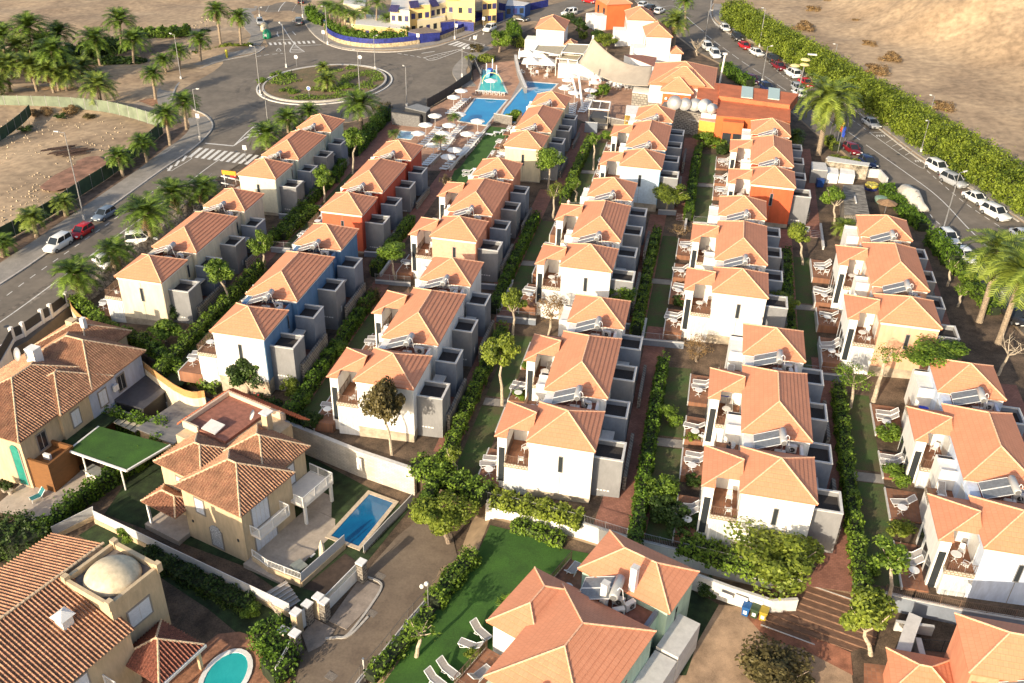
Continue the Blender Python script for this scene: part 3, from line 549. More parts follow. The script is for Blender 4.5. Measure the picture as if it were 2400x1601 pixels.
def villa(key, ox, oy, gzc, label, cat, wall_m, front_m=None, group='hip roofed villa blocks of the resort', eave=6.0, left=True):
    t = thing('villa_block', label, cat, (ox, oy, gzc), 0, group); E = eave; fm = front_m or wall_m; b = -2.2
    for n_, (ya, yb) in enumerate(((0, Y1), (Y2, Y3), (Y4, Y5))):
        w1 = MB(); w1.box(.25, ya + .25, b, 5.95, yb - .25, E - .12); part('wall', w1, wall_m, t)
        c = MB(); c.box(.17, ya + .17, E - .42, 6.03, yb - .17, E - .13); part('cornice', c, TRIM if wall_m is not WHITE else WHITE, t)
        hip(t, 0, ya, W_, yb, E, 1.716)
    if front_m:
        w1 = MB(); w1.box(.27, .235, .02, 5.93, .262, E - .44); part('front_wall', w1, fm, t)
    p = MB(); p.box(.22, .22, b, 5.98, Y5 - .22, .42); part('plinth', p, PLINTH, t)
    for a, c in ((Y1 - .2, Y2 + .2), (Y3 - .2, Y4 + .2)):
        g = MB(); g.box(.24, a - .1, b, 5.45, c + .1, 5.1); g.box(.27, a, 5.0, 1.15, c, 5.75); g.box(5.18, a, 5.1, 5.44, c, 5.55); part('link_wall', g, wall_m, t)
        f = MB(); f.box(1.16, a - .04, 5.1, 5.17, c + .04, 5.14); part('roof_terrace', f, TERR, t)
    for a, c in ((Y1 - .15, Y2 + .15), (Y3 - .15, Y4 + .15)):
        r = MB(); r.box(1.16, a, 5.14, 1.34, c, 5.6); part('terrace_curb', r, mat('red_curb', (.38, .10, .05), .8, .1), t)
    def win(x0, y0, z0, x1, y1, z1, axis, dark=GLASS):
        w_ = MB(); w_.box(x0, y0, z0, x1, y1, z1); o = part('window', w_, dark, t)
        fr = MB(); e = .06
        if axis == 'y':
            yy = y0 - .01
            for q in ((x0 - e, z0 - e, x0, z1 + e), (x1, z0 - e, x1 + e, z1 + e), (x0, z1, x1, z1 + e), (x0, z0 - e, x1, z0)): fr.box(q[0], yy - .02, q[1], q[2], y1, q[3])
        else:
            for q in ((y0 - e, z0 - e, y0, z1 + e), (y1, z0 - e, y1 + e, z1 + e), (y0, z1, y1, z1 + e), (y0, z0 - e, y1, z0)): fr.box(min(x0, x1), q[0], q[1], max(x0, x1) + .02, q[2], q[3])
        part('window_frame', fr, GREYW, o)
    win(3.0, .225, 3.0, 3.34, .25, 4.7, 'y')
    j = MB(); j.box(3.15, .228, .42, 3.19, .25, 3.0); j.box(3.15, .228, 4.7, 3.19, .25, E - .45); part('wall_joint', j, mat('wall_joint_line', (.28, .25, .2), .9, 0), t)  # brownish strip along the vertical joint of the front wall
    for yy in (Y1 + .75, Y3 + .75): win(5.45, yy, 3.1, 5.475, yy + .32, 4.7, 'x')
    for yy in (4.55, 11.1, 17.6, 23.8): d = MB(); d.box(5.95, yy, .1, 5.985, yy + .95, 2.2); part('entrance_door', d, mat('dark_door', (.02, .02, .022), .4, 0), t)
    for yy in (.3, Y1 - .28, Y2 + .2, Y3 - .28, Y4 + .2): dd = MB(); dd.bar((5.99, yy, .2), (5.99, yy, E - .3), .045, 6); part('downpipe', dd, wall_m, t)
    # utility boxes on the right side
    for k, (ya, xe) in enumerate(((1.42, 8.6), (7.95, 8.2), (14.45, 8.2), (20.6, 8.2))):
        yb = ya + 2.85; zt = 4.3; m_ = GREYW
        u = MB(); w0 = .18; zf = zt - .6; yb2 = yb
        u.box(5.96, ya, b, xe, yb2, zf); u.box(5.96, ya, zf, xe, ya + w0, zt - .04); u.box(5.96, yb2 - w0, zf, xe, yb2, zt - .04); u.box(xe - w0, ya + w0, zf, xe, yb2 - w0, zt - .04)
        o = part('utility_room', u, m_ if k % 2 == 0 else BLUEG, t)
        cp = MB(); cp.box(5.96, ya - .02, zt - .04, xe + .02, ya + w0 + .02, zt + .05); cp.box(5.96, yb2 - w0 - .02, zt - .04, xe + .02, yb2 + .02, zt + .05); cp.box(xe - w0 - .02, ya + w0 + .02, zt - .04, xe + .02, yb2 - w0 - .02, zt + .05); part('coping', cp, GREYC, o)
        gv = MB(); gv.box(5.97, ya + w0 + .003, zf, xe - w0 - .003, yb2 - w0 - .003, zf + .12); part('gravel_bed', gv, GRAV, o)
        if k in (0, 2):
            vt = MB()
            for i in range(4): vt.box(6.45 + i * .32, ya - .015, .62, 6.67 + i * .32, ya + .005, .76)
            part('vent', vt, WHITE, o)
            mbx = MB(); mbx.box(xe, ya + 1.2, .9, xe + .03, ya + 1.5, 1.6); part('meter_box', mbx, GREYC, o)
    for ya, yb in ((4.35, 7.9), (17.35, 20.55)):
        s = MB(); s.box(8.7, ya - 1.8, b, 9.02, yb + 1.4, 1.75); part('courtyard_wall', s, STONE, t)
        s = MB(); s.box(6.0, ya, b, 8.7, yb, .12); part('courtyard', s, PAVE, t)
        s = MB(); s.box(6.0, ya + 1.6, 2.6, 7.2, yb - .1, 2.75); part('porch_slab', s, GREYC, t)
    if not left: return t
    # left side: wings, balconies, patios
    wing = key[0] not in '12' and key != '3C'
    for ya, yb in ((.9, 6.1), (13.95, 18.9)):
        y_ap = (ya + yb) / 2 + .0; zc = 5.45; rs = 1.25; yc = ya + 3.1
        s = MB()
        if wing: s.box(-2.8, ya, b, -1.95, yc, zc - .02); s.box(-2.8, yc, b, .25, yb, zc - .02)
        s.box(-1.95, ya - .6, b, .25, yc, 2.62); part('wing_wall', s, WHITE, t)
        mb = MB(); mb.uv = []; x0, x1, y0, y1 = -3.05, 0.24, ya - .25, yb + .22; ap = (x1, (y0 + y1) / 2, zc + rs)
        slope(mb, (x0, y1, zc), (x0, y0, zc), ap, ap)
        slope(mb, (x1, y1, zc), (x0, y1, zc), ap, ap)
        # front slope, cut back over the balcony
        yk = y0 + (ap[1] - y0) * .62; zk = zc + rs * .62
        def P(x, f): return (x, y0 + (ap[1] - y0) * f, zc + rs * f)
        xl = lambda f: x0 + (x1 - x0) * f
        slope(mb, P(x0, 0), P(-1.9, 0), P(xl(.35), .35), P(-1.9, .35)); mb.face([P(-1.9, .35), P(x1, .35), P(x1, 1)]); mb.uv[-1] = [(0, 0), (1.9, 0), (1.9, 1.4)]
        mb.face([(x0, y0, zc - .1), (x0, y1, zc - .1), (x0, y1, zc), (x0, y0, zc)][::-1]); mb.uv[-1] = None
        if wing: o = part('wing_roof', mb, ROOFM, t)
        cp = MB()
        for p_ in ((x0, y0, zc), (x0, y1, zc)): 
            q_ = Vector(ap)
            for i in range(9): cp.bar(Vector(p_).lerp(q_, i / 9) + Vector((0, 0, .04)), Vector(p_).lerp(q_, (i + 1) / 9) + Vector((0, 0, .04)), .07, 6, .058)
        if wing: part('ridge_cap', cp, RIDGE, o)
        balcony(t, -1.94, .24, ya - .65, yc, E)
        for xa, xb in ((-2.65, -2.1),) if wing else (): w_ = MB(); w_.box(xa, ya - .03, .3, xb, ya, 4.2); part('tall_window', w_, GLASS, t)
        w_ = MB(); w_.box(-1.8, ya - .64, .1, .1, ya - .6, 2.3); o = part('patio_door', w_, CURT, t)
        fr = MB()
        for i in range(4): fr.box(-1.82 + i * .62, ya - .67, .1, -1.76 + i * .62, ya - .61, 2.35)
        part('door_frame', fr, FRAME, o)
        for yy in (ya + .4, ya + 1.9, ya + 3.6) if wing else (): w_ = MB(); w_.box(-2.84, yy, .3, -2.8, yy + 1.0, 2.5); part('tall_window', w_, GLASS, t)
        w_ = MB(); w_.box(.2, ya + .6, 2.95, .245, ya + 2.4, 5.1); part('balcony_door', w_, CURT, t)
    for ya, yb in ((6.35, 10.6), (19.1, 23.5)):
        s = MB(); s.box(-1.95, ya, b, .25, yb, 2.62); part('wing_wall', s, WHITE, t)
        balcony(t, -1.94, .24, ya, yb, E, stone=True)
        w_ = MB(); w_.box(.2, ya + .9, 2.95, .245, ya + 2.7, 5.1); part('balcony_door', w_, CURT, t)
        w_ = MB(); w_.box(-1.99, ya + .3, .1, -1.95, ya + 3.6, 2.3); part('patio_door', w_, CURT, t)
    for ya, yb in ((10.65, 13.2), (23.6, Y5 - .3)):
        s = MB(); s.box(-1.15, ya, b, .25, yb, 4.7); s.box(-1.15, ya, 4.7, .25, ya + .12, 4.95); s.box(-1.15, yb - .9, 4.7, .25, yb - .78, 4.95); part('stair_block', s, WHITE, t)
        s = MB(); s.box(-1.0, yb - .75, 4.7, .2, yb - .1, 4.72); part('light_well', s, DARKM, t)
    for ya, yb in ((.2, 5.6), (8.4, 12.6), (14.0, 18.0), (20.6, 25.9)):
        pz = patio_z(ox, oy, gzc, ya); s = MB(); s.box(-4.6, ya, -1.2, -1.9 if ya in (8.4, 20.6) or not wing else -2.6, yb, pz); part('patio', s, TILE, t)
        e = MB(); e.box(-4.72, ya - .05, -1.2, -4.6, yb + .05, pz + .03); part('patio_edging', e, GREYC, t)
    return t
CLS = {
 '1A': (-66.36, 87.10, -2.75, mat('pale_cream_wall', (.66, .58, .43), .85, .07, 1.2, scale2=5, stretch=(1.5, 1.5, .35)), None, 'cream villa block beside the left road, the nearest of the leftmost row'),
 '1B': (-66.78, 119.81, -2.38, mat('pale_green_grey_wall', (.52, .55, .46), .85, .07, 1.2, scale2=5, stretch=(1.5, 1.5, .35)), mat('sunlit_cream_front', (.7, .66, .5), .85, .05), 'pale green villa block at the far end of the leftmost row'),  # cream front colour carries the sunlit tone of the pale green wall
 '2A': (-47.80, 75.79, -.90, mat('blue_wall', (.10, .20, .34), .85, .07, 1.2, scale2=5, stretch=(1.5, 1.5, .35)), WHITE, 'blue sided villa block with a white front wall'),
 '2B': (-49.69, 109.93, -1.83, mat('red_wall', (.50, .075, .035), .85, .07, 1.2, scale2=5, stretch=(1.5, 1.5, .35)), mat('sunlit_red_front', (.58, .115, .05), .85, .06), 'deep red villa block in the second row from the left'),  # front coloured more orange than the sides to hold sunlight on red
 '3A': (-30.07, 70.86, -.87, WHITE, None, 'white villa block behind the long stone wall, third row from the left'),
 '3B': (-32.16, 103.62, -.58, mat('coral_wall', (.66, .27, .16), .85, .07, 1.2, scale2=5, stretch=(1.5, 1.5, .35)), mat('sunlit_coral_front', (.72, .38, .26), .85, .06), 'coral pink villa block beside the strip of lawn by the pools'),  # coral lightened on the front, sunshine put into its colour
 '3C': (-30.53, 138.22, -.48, mat('butter_yellow_wall', (.66, .57, .38), .85, .07, 1.2, scale2=5, stretch=(1.5, 1.5, .35)), None, 'butter yellow villa block closest to the long swimming pool'),
 '4A': (-11.70, 65.17, -.48, WHITE, None, 'white villa block at the bottom centre with four long grey utility rooms'),
 '4B': (-14.38, 96.89, .94, mat('warm_white_wall', (.76, .74, .70), .85, .07, 1.2, scale2=5, stretch=(1.5, 1.5, .35)), None, 'white villa block with a spreading tree at its front corner, fourth row'),
 '4C': (-11.45, 129.92, 1.41, mat('sky_blue_wall', (.20, .36, .52), .85, .07, 1.2, scale2=5, stretch=(1.5, 1.5, .35)), mat('sunlit_blue_front', (.5, .6, .68), .85, .06), 'pale blue villa block below the restaurant terrace'),  # front is the blue wall whitened in colour as if sunlit
 '5A': (6.77, 61.58, .57, WHITE, None, 'white villa block with a big leafy shrub against its front wall, fifth row'),
 '5B': (3.19, 94.66, 1.20, mat('off_white_wall', (.74, .70, .64), .85, .07, 1.2, scale2=5, stretch=(1.5, 1.5, .35)), None, 'white villa block halfway up the fifth row'),
 '5C': (7.18, 127.24, 1.74, mat('orange_red_wall', (.60, .115, .04), .85, .07, 1.2, scale2=5, stretch=(1.5, 1.5, .35)), None, 'orange red villa block below the big orange building'),
 '6A': (25.17, 59.71, .48, mat('pale_sky_wall', (.55, .62, .74), .85, .07, 1.2, scale2=5, stretch=(1.5, 1.5, .35)), None, 'pale blue white villa block at the right edge of the picture'),
 '6B': (20.51, 90.97, 2.12, mat('pale_peach_wall', (.68, .39, .25), .85, .07, 1.2, scale2=5, stretch=(1.5, 1.5, .35)), None, 'peach villa block beside the right hand street'),
}
SHORT = {'1A': 'the cream roadside villa', '1B': 'the pale green villa', '2A': 'the blue villa', '2B': 'the deep red villa', '3A': 'the stone wall villa', '3B': 'the coral villa', '3C': 'the butter yellow villa', '4A': 'the bottom centre villa', '4B': 'the spreading tree villa', '4C': 'the pale blue villa', '5A': 'the shrub fronted villa', '5B': 'the off white villa', '5C': 'the orange red villa', '6A': 'the right edge villa', '6B': 'the peach villa'}
for k, (x, y, z, m_, fm, lb) in CLS.items(): villa(k, x, y, z, lb, 'villa', m_, fm)
# ---------------------------------------------------------------- rooftop equipment
def mk_solar():
    t = thing('solar_water_heater', 'x', 'solar heater'); A = Vector((-1.35, 0, .25)); B = Vector((.75, 0, 1.15)); d = (B - A).normalized(); n = Vector((-d.z, 0, d.x))
    for s in (-1, 1):
        mb = MB(); y0, y1 = (.03, 1.06) if s > 0 else (-1.06, -.03)
        vs = [A + Vector((0, y0, 0)), B + Vector((0, y0, 0)), B + Vector((0, y1, 0)), A + Vector((0, y1, 0))]; mb.add(vs + [v + n * .06 for v in vs], [(3, 2, 1, 0), (4, 5, 6, 7), (0, 1, 5, 4), (1, 2, 6, 5), (2, 3, 7, 6), (3, 0, 4, 7)]); o = part('collector', mb, COLL, t)
        fr = MB(); up = n * .07
        for a, b in ((0, 1), (1, 2), (2, 3), (3, 0)): fr.bar(vs[a] + up, vs[b] + up, .022)
        part('collector_frame', fr, FRAME, o)
    tk = MB(); c = B + Vector((.22, 0, .15)); prof = [(.0, -1.0), (.25, -.98), (.32, -.9), (.32, .9), (.25, .98), (0, 1.0)]
    n_ = 14; vs = [(c.x + r * math.cos(2 * math.pi * i / n_), c.y + z, c.z + r * math.sin(2 * math.pi * i / n_)) for r, z in prof for i in range(n_)]
    tk.add(vs, [(j * n_ + i, j * n_ + (i + 1) % n_, (j + 1) * n_ + (i + 1) % n_, (j + 1) * n_ + i) for j in range(len(prof) - 1) for i in range(n_)]); o = part('water_tank', tk, mat('pale_tank', (.40, .40, .39), .35, .05, 3), t, True)
    e = MB(); e.lathe([(.2, 0), (.2, .03)], 12, (0, 0, 0)); e.v = [(c.x + v[0], c.y - 1.0 - v[2], c.z + v[1]) for v in e.v]; part('end_cap', e, mat('tank_end', (.14, .14, .14), .6, 0), o)
    f = MB()
    for y in (-.75, .75):
        f.bar((.9, y, 0), (c.x, y, c.z - .1), .03); f.bar((-1.2, y, 0), (.9, y, 0), .03); f.bar((-.2, y, 0), (c.x - .2, y, c.z - .3), .025); f.bar((-1.3, y, 0), (-1.3, y, .3), .03)
    f.bar((.9, -.75, 0), (c.x, .75, c.z - .2), .02); part('stand', f, METAL, t)
    p = MB(); p.path([(c.x + .1, -.5, c.z + .25), (c.x + .25, -.45, c.z + .5), (c.x + .45, -.4, c.z + .3), (c.x + .55, -.3, c.z - .6), (c.x + .8, -.3, .05)], .03, 5); part('pipe', p, WPLAS, t); return t
def mk_ac():
    t = thing('air_conditioner', 'x', 'air conditioner'); b = MB(); b.box(-.46, -.19, .12, .46, .19, .82); part('casing', b, mat('ac_casing', (.62, .60, .56), .5, .06, 4), t)
    f = MB(); f.lathe([(.24, 0), (.24, .015)], 16); f.v = [(v[0] + .08, -.192 - v[2], .45 + v[1]) for v in f.v]; o = part('fan_grille', f, mat('fan_dark', (.06, .055, .05), .6, 0), t)
    h = MB(); h.lathe([(.07, 0), (.07, .02)], 10); h.v = [(v[0] + .08, -.207 - v[2], .45 + v[1]) for v in h.v]; part('fan_hub', h, METAL, o)
    l = MB(); l.box(-.35, -.17, 0, -.28, .17, .12); l.box(.28, -.17, 0, .35, .17, .12); part('feet', l, DARKM, t); return t
SOL = Proto(mk_solar); AC = Proto(mk_ac)
for k, (x, y, z, *_r) in CLS.items():
    s = SHORT[k]
    for j, (yy, nm) in enumerate((((Y1 + Y2) / 2, 'front roof gap'), ((Y3 + Y4) / 2, 'rear roof gap'))):
        SOL.put((x + 2.5, y + yy - .1, z + 5.72), rng.uniform(-.05, .05), 'solar water heater in the %s of %s' % (nm, s), 'solar water heaters in the roof gaps')
        for i, (dx, dy, rz, w1) in enumerate(((3.35, -.75, 0, 'below the tank'), (4.35, .3, rng.uniform(-.4, .2), 'right of the tank'), (4.75, -.7, math.pi / 2 + rng.uniform(-.2, .2), 'by the right parapet'))):
            if i == 2 and (j + int(k[0])) % 2: continue
            AC.put((x + dx + rng.uniform(-.08, .08), y + yy + dy, z + 5.14), rz, 'air conditioner %s in the %s of %s' % (w1, nm, s), 'air conditioning units on the roof terraces')
# ---------------------------------------------------------------- resort grounds per villa block
def wp(x, y, h=0): return Vector((x, y, gz(x, y) + h))
def rect(name, x0, y0, x1, y1, m, h=.03, kind='structure', thick=0):
    return sheet(name, [(x0, y0), (x1, y0), (x1, y1), (x0, y1)], m, h, thick, kind)
def hedge(pts, wd, ht, label, m=None, dens=70, leaf=.12, name='hedge', group='clipped and loose hedges', seed=0, core=True, base=0, cat='hedge', taper=False):
    global nr
    nr = np.random.default_rng(seed + 50); P = W2(pts) if isinstance(pts[0][0], str) else [wp(p[0], p[1]) for p in pts]
    P = smooth_line(P, 5) if len(P) > 2 else P; c = sum(P, Vector()) / len(P); c.z = gz(c.x, c.y); t = thing(name, label, cat, c, 0, group)
    C = []; N = []
    for i in range(len(P) - 1):
        a, b = P[i] - c, P[i + 1] - c; d = b - a; L = d.length
        if L < .01: continue
        n_ = Vector((-d.y, d.x, 0)).normalized(); k = int(L * (wd + 2 * ht) * dens) + 1
        s = nr.random(k); per = nr.random(k) * (wd + 2 * ht); lump = 1 + .22 * np.sin(s * L * 2.1 + i * 1.7 + a.x) + nr.normal(size=k) * .13
        side = np.where(per < ht, -1, np.where(per > ht + wd, 1, 0)); x = np.where(side == 0, (per - ht - wd / 2), side * wd / 2 * lump); z = np.where(side == 0, ht * lump, np.where(per < ht, per, per - ht - wd))
        z = z * np.where(side != 0, np.minimum(lump, 1.1), 1) + base; inn = nr.random(k) ** 2 * .3; x = x * (1 - inn)
        C.append(np.stack([a.x + d.x * s + n_.x * x, a.y + d.y * s + n_.y * x, a.z + d.z * s + z], -1))
        N.append(np.stack([n_.x * side, n_.y * side, (side == 0) * 1.0], -1) + nr.normal(size=(k, 3)) * .55)
    C = np.concatenate(C); N = np.concatenate(N); s_ = leaf * nr.uniform(.6, 1.4, len(C)); part('leaves', quads(C, N, s_, s_ * .65, 'leaves', m or HEDGE), None, t)
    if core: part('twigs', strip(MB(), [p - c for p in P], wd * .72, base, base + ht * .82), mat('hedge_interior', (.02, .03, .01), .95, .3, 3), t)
    return t
HM = [HEDGE, LEAF, LEAFY]
for k, (x, y, z, *_r) in CLS.items():
    s = SHORT[k]; y0, y1 = y - 2.2, y + 31.6
    if k[1] == 'A' and k[0] in '123': y0 = y + 0
    if k not in ('3C',): rect('path', x + 8.25, y - .8, x + 10.6, y1 + .6, PAVE, .035)
    elif k == '3C': rect('path', x + 8.25, y - .8, x + 10.6, y + 29, PAVE, .035)
    rect('path', x + 6.2, y + 4.3, x + 9.1, y + 8, PAVE, .03)
    if k not in ('3B', '3C', '1A', '1B'):
        rect('lawn', x - 7.25, y + .3, x - 4.65, y + 13.2, LAWN, .025); rect('lawn', x - 7.25, y + 15.0, x - 4.65, y + 27.5, LAWN, .025)
        rect('garden_step_path', x - 7.2, y + 13.3, x - 4.6, y + 14.6, SIDEW, .05)
    if k in ('1A', '1B'): rect('lawn', x - 5.5, y + .3, x - 1.6, y + 27, LAWN, .025)
    if k in ('2A', '2B', '4A', '4B', '4C', '5A', '5B', '5C', '6A', '6B', '3A', '3B'):
        o_ = {'6A': -7.9, '4A': -8.3}.get(k, -7.8); ye = y + 27.5; ys = y + (1.0 if k in ('3A', '2A', '4A') else .2)
        if k == '3B': ye = y + 17
        if k == '4A': ys = y - 4.5
        if k in ('5A', '6A'): ys = y - 3.5
        hedge([(x + o_, ys), (x + o_ - .1, (ys + ye) / 2), (x + o_, ye)], 1.15, 1.5, 'leafy hedge along the garden side of %s' % s, HM[(ord(k[1]) + int(k[0])) % 2], 60, .13, seed=ord(k[0]) * 7 + ord(k[1]), group='hedges between path and garden')
# red paving plaza at the foot of the fourth column, steps, retaining walls
sheet('path', [('o', 1385, 1140), ('o', 1360, 1210), ('o', 1480, 1235), ('o', 1500, 1150), ('o', 1490, 1080), ('o', 1440, 1080)], PAVE, .03)
sheet('path', [('o', 1935, 1160), ('o', 1910, 1240), ('o', 1850, 1345), ('o', 1960, 1360), ('o', 1965, 1160)], PAVE, .03)
def steps(x0, x1, y0, n, label, tread=.42, rise=.15, m=PAVE, up=True, z0=None, rz=0, grp='garden stairs'):
    zb = gz((x0 + x1) / 2, y0) if z0 is None else z0; t = thing('stairs', label, 'stairs', ((x0 + x1) / 2, y0, zb), rz, grp); w_ = (x1 - x0) / 2
    mb = MB()
    prof = [(0, -1.0)]
    for i in range(n): prof += [(i * tread, (i + 1) * rise), ((i + 1) * tread, (i + 1) * rise)]
    prof += [(n * tread, -1.0)]
    L = len(prof); mb.add([(-w_, a, b) for a, b in prof] + [(w_, a, b) for a, b in prof], [tuple(range(L)), tuple(range(L, 2 * L))[::-1]] + [(i, i + L, (i + 1) % L + L, (i + 1) % L)[::-1] for i in range(L)])
    part('treads', mb, m, t); nz = MB()
    for i in range(n): nz.box(-w_, i * tread - .01, (i + 1) * rise - .012, w_, i * tread + .05, (i + 1) * rise + .006)
    part('nosing', nz, GREYC, t); return t
def garden_wall(x0, y0, x1, y1, h, label, m=BLUEG, rail=False, th=.22, below=1.0, name='retaining_wall', dz=0, cap=True, rh=.9, grp='retaining walls', rm=None, sp=.14):
    P = [wp(x0, y0, dz), wp(x1, y1, dz)]; return wall_line(P, h, label, m, rail, th, below, name, cap, rh, grp, rm, sp)
def wall_line(P, h, label, m, rail=False, th=.22, below=1.0, name='retaining_wall', cap=True, rh=.9, grp=None, rm=None, sp=.14, cat='wall'):
    t = thing(name, label, cat, P[0], 0, grp); Q = [p - P[0] for p in P]
    if h > 0: part('wall', strip(MB(), Q, th, -below, h), m, t)
    if cap and h > 0: part('coping', strip(MB(), Q, th + .08, h, h + .07), GREYC, t)
    if rail:
        r = MB(); up = Vector((0, 0, 1))
        for i in range(len(Q) - 1):
            a, b = Q[i], Q[i + 1]; n = max(1, int((b - a).length / sp))
            for z in (h + .12, h + rh): r.bar(a + up * z, b + up * z, .022)
            for j in range(n + 1): p = a.lerp(b, j / n); r.bar(p + up * (h if h > 0 else -.2), p + up * (h + rh + (.1 if j % 14 == 0 else 0)), .012 if j % 14 else .035, 3 if j % 14 else 4)
        part('railing', r, rm or METAL, t)
    return t
for k in ('1B', '2B', '3B', '4B', '4C', '5B', '5C', '6B'):
    x, y, z, *_r = CLS[k]; s = SHORT[k]
    garden_wall(x - 7.0, y - 1.5, x - 2.2, y - 1.5, .75 if k not in ('3B', '4C') else .5, 'blue grey garden wall with a metal railing before %s' % s, BLUEG, True)
    garden_wall(x + 6.4, y - .6, x + 9.0, y - .6, .7, 'low blue grey planter wall at the right front corner of %s' % s, BLUEG)
    steps(x + 9.1, x + 10.5, y - 2.4, 5, 'short flight of red steps right of %s' % s, .4, .07)
    garden_wall(x + 10.6, y - 6, x + 10.6, y + 1.5, .45, 'low pale side wall of the steps right of %s' % s, GREYC)
# ---------------------------------------------------------------- furniture
def mk_lounger(high=True):
    t = thing('sun_lounger', 'x', 'sun lounger'); f = MB(); hz2 = .34; hx, hy, hzz = -.55, .32, .85   # length along x, head at -x
    for sy in (-.32, .32):
        f.path([(1.0, sy, hz2), (-.25, sy, hz2), (-.85, sy, hzz)], .035, 5); f.path([(.95, sy, hz2), (.8, sy, .02), (.35, sy, .25), (.6, sy, hz2)], .03, 5); f.path([(-.2, sy, hz2), (-.35, sy, .02), (.1, sy, .2)], .03, 5)
    for p in ((1.0, hz2), (-.85, hzz)): f.bar((p[0], -.32, p[1]), (p[0], .32, p[1]), .035, 5)
    part('frame', f, WPLAS, t); g = MB(); g.add([(.97, -.29, hz2 + .02), (.97, .29, hz2 + .02), (-.25, .29, hz2 - .01), (-.25, -.29, hz2 - .01), (-.83, .29, hzz), (-.83, -.29, hzz)], [(0, 1, 2, 3), (3, 2, 4, 5)]); g.add([(v[0], v[1], v[2] - .03) for v in g.v[:6]], [(3, 2, 1, 0), (5, 4, 2, 3)]); part('sling', g, GFAB, t); return t
def mk_white_lounger():
    t = thing('pool_lounger', 'x', 'sun lounger'); f = MB()
    f.box(-.25, -.33, .27, 1.0, .33, .33); T = Matrix.Translation((-.25, 0, .3)) @ Matrix.Rotation(R_(38), 4, 'Y'); f.box(-.75, -.33, -.03, 0, .33, .03, T); part('bed', f, WPLAS, t)
    l = MB()
    for x in (-.2, .85):
        for y in (-.28, .28): l.bar((x, y, 0), (x, y, .28), .035)
    l.bar((-.8, -.28, .0), (-.7, -.28, .7), .03); l.bar((-.8, .28, 0), (-.7, .28, .7), .03); part('legs', l, WPLAS, t); return t
def mk_table():
    t = thing('round_table', 'x', 'table'); a = MB(); a.lathe([(.0, .68), (.42, .68), (.43, .70), (.42, .72), (0, .72)], 20); part('table_top', a, WPLAS, t)
    b = MB(); b.bar((0, 0, .1), (0, 0, .68), .03)
    for i in range(4): c, s = math.cos(i * math.pi / 2 + .6), math.sin(i * math.pi / 2 + .6); b.bar((0, 0, .2), (.36 * c, .36 * s, .0), .022)
    part('leg', b, WPLAS, t); return t
def mk_chair():
    t = thing('garden_chair', 'x', 'chair'); s = MB(); s.box(-.22, -.22, .40, .22, .22, .44); part('seat', s, WPLAS, t)
    s = MB(); s.box(-.26, -.2, .44, -.21, .2, .95, Matrix.Rotation(R_(-8), 4, 'Y')); part('backrest', s, WPLAS, t)
    s = MB()
    for x in (-.22, .22):
        for y in (-.22, .22): s.bar((x, y, .4), (x * 1.25, y * 1.2, 0), .022)
    for y in (-.25, .25): s.bar((-.3, y, .66), (.2, y, .62), .025); s.bar((.2, y, .62), (.22, y, .4), .02)
    part('leg', s, WPLAS, t); return t
LO = Proto(mk_lounger); PL = Proto(mk_white_lounger); TB = Proto(mk_table); CH = Proto(mk_chair)
PAT = ((3.0, 'front'), (10.6, 'second'), (16.0, 'third'), (23.3, 'rear'))
GL = 'loungers on the villa patios'; GT = 'round tables of the villas'; GC = 'chairs on the villa balconies'
for k, (x, y, z, *_r) in CLS.items():
    s = SHORT[k]
    for i, (yy, nm) in enumerate(PAT):
        if k[0] == '1' and i == 1: continue
        a = math.pi + rng.uniform(-.25, .25); zz = z + patio_z(x, y, z, (.2, 8.4, 14.0, 20.6)[i]) + .01
        wide = -3.35 if i in (1, 3) else -3.75
        LO.put((x + wide, y + yy - .1, zz), a, 'grey sling lounger nearer the viewer on the %s patio of %s' % (nm, s), GL, 1.1)
        if (i + int(k[0])) % 4 != 3: LO.put((x + wide + .1, y + yy + .75, zz), a + rng.uniform(-.12, .12), 'grey sling lounger farther back on the %s patio of %s' % (nm, s), GL, 1.1)
        TB.put((x - 3.7, y + yy - 1.35, zz), 0, 'white round table on the %s patio of %s' % (nm, s), GT)
        if rng.random() < .5: CH.put((x - 3.0, y + yy - 1.6, zz), rng.uniform(2, 4), 'white plastic chair on the %s patio of %s' % (nm, s), GC)
    for yy, nm in ((1.6, 'front'), (8.6, 'second'), (15.2, 'third'), (21.0, 'rear')):
        zz = z + 2.9
        if rng.random() < .62: TB.put((x - 1.1, y + yy, zz), 0, 'small round table on the %s balcony of %s' % (nm, s), GT)
        if rng.random() < .8: CH.put((x - .55, y + yy - .75, zz), rng.uniform(1.2, 2.6), 'white chair near the railing on the %s balcony of %s' % (nm, s), GC)
        if rng.random() < .55: CH.put((x - .5, y + yy + .85, zz), rng.uniform(-2.4, -1.2), 'white chair at the back of the %s balcony of %s' % (nm, s), GC)
        elif rng.random() < .7: LO.put((x - .8, y + yy + 1.2, zz), -math.pi / 2, 'sun lounger laid on the %s balcony of %s' % (nm, s), GL)
for (x, y, z, lb) in ((CLS['5A'][0] - 1.35, CLS['5A'][1] + 17.3, CLS['5A'][2], 'bright blue towel over the balcony rail of the white villa with the leafy shrub'), (CLS['6A'][0] - .7, CLS['6A'][1] + 21.9, CLS['6A'][2], 'bright blue towel hung on a chair at the right edge villa')):
    mb = MB(); mb.box(-.45, -.35, .02, .45, .35, .05); tag(part('towel', mb, mat('blue_towel', (.02, .05, .5), .9, 0), None, loc=(x, y, z + 3.75)), lb, 'towel')
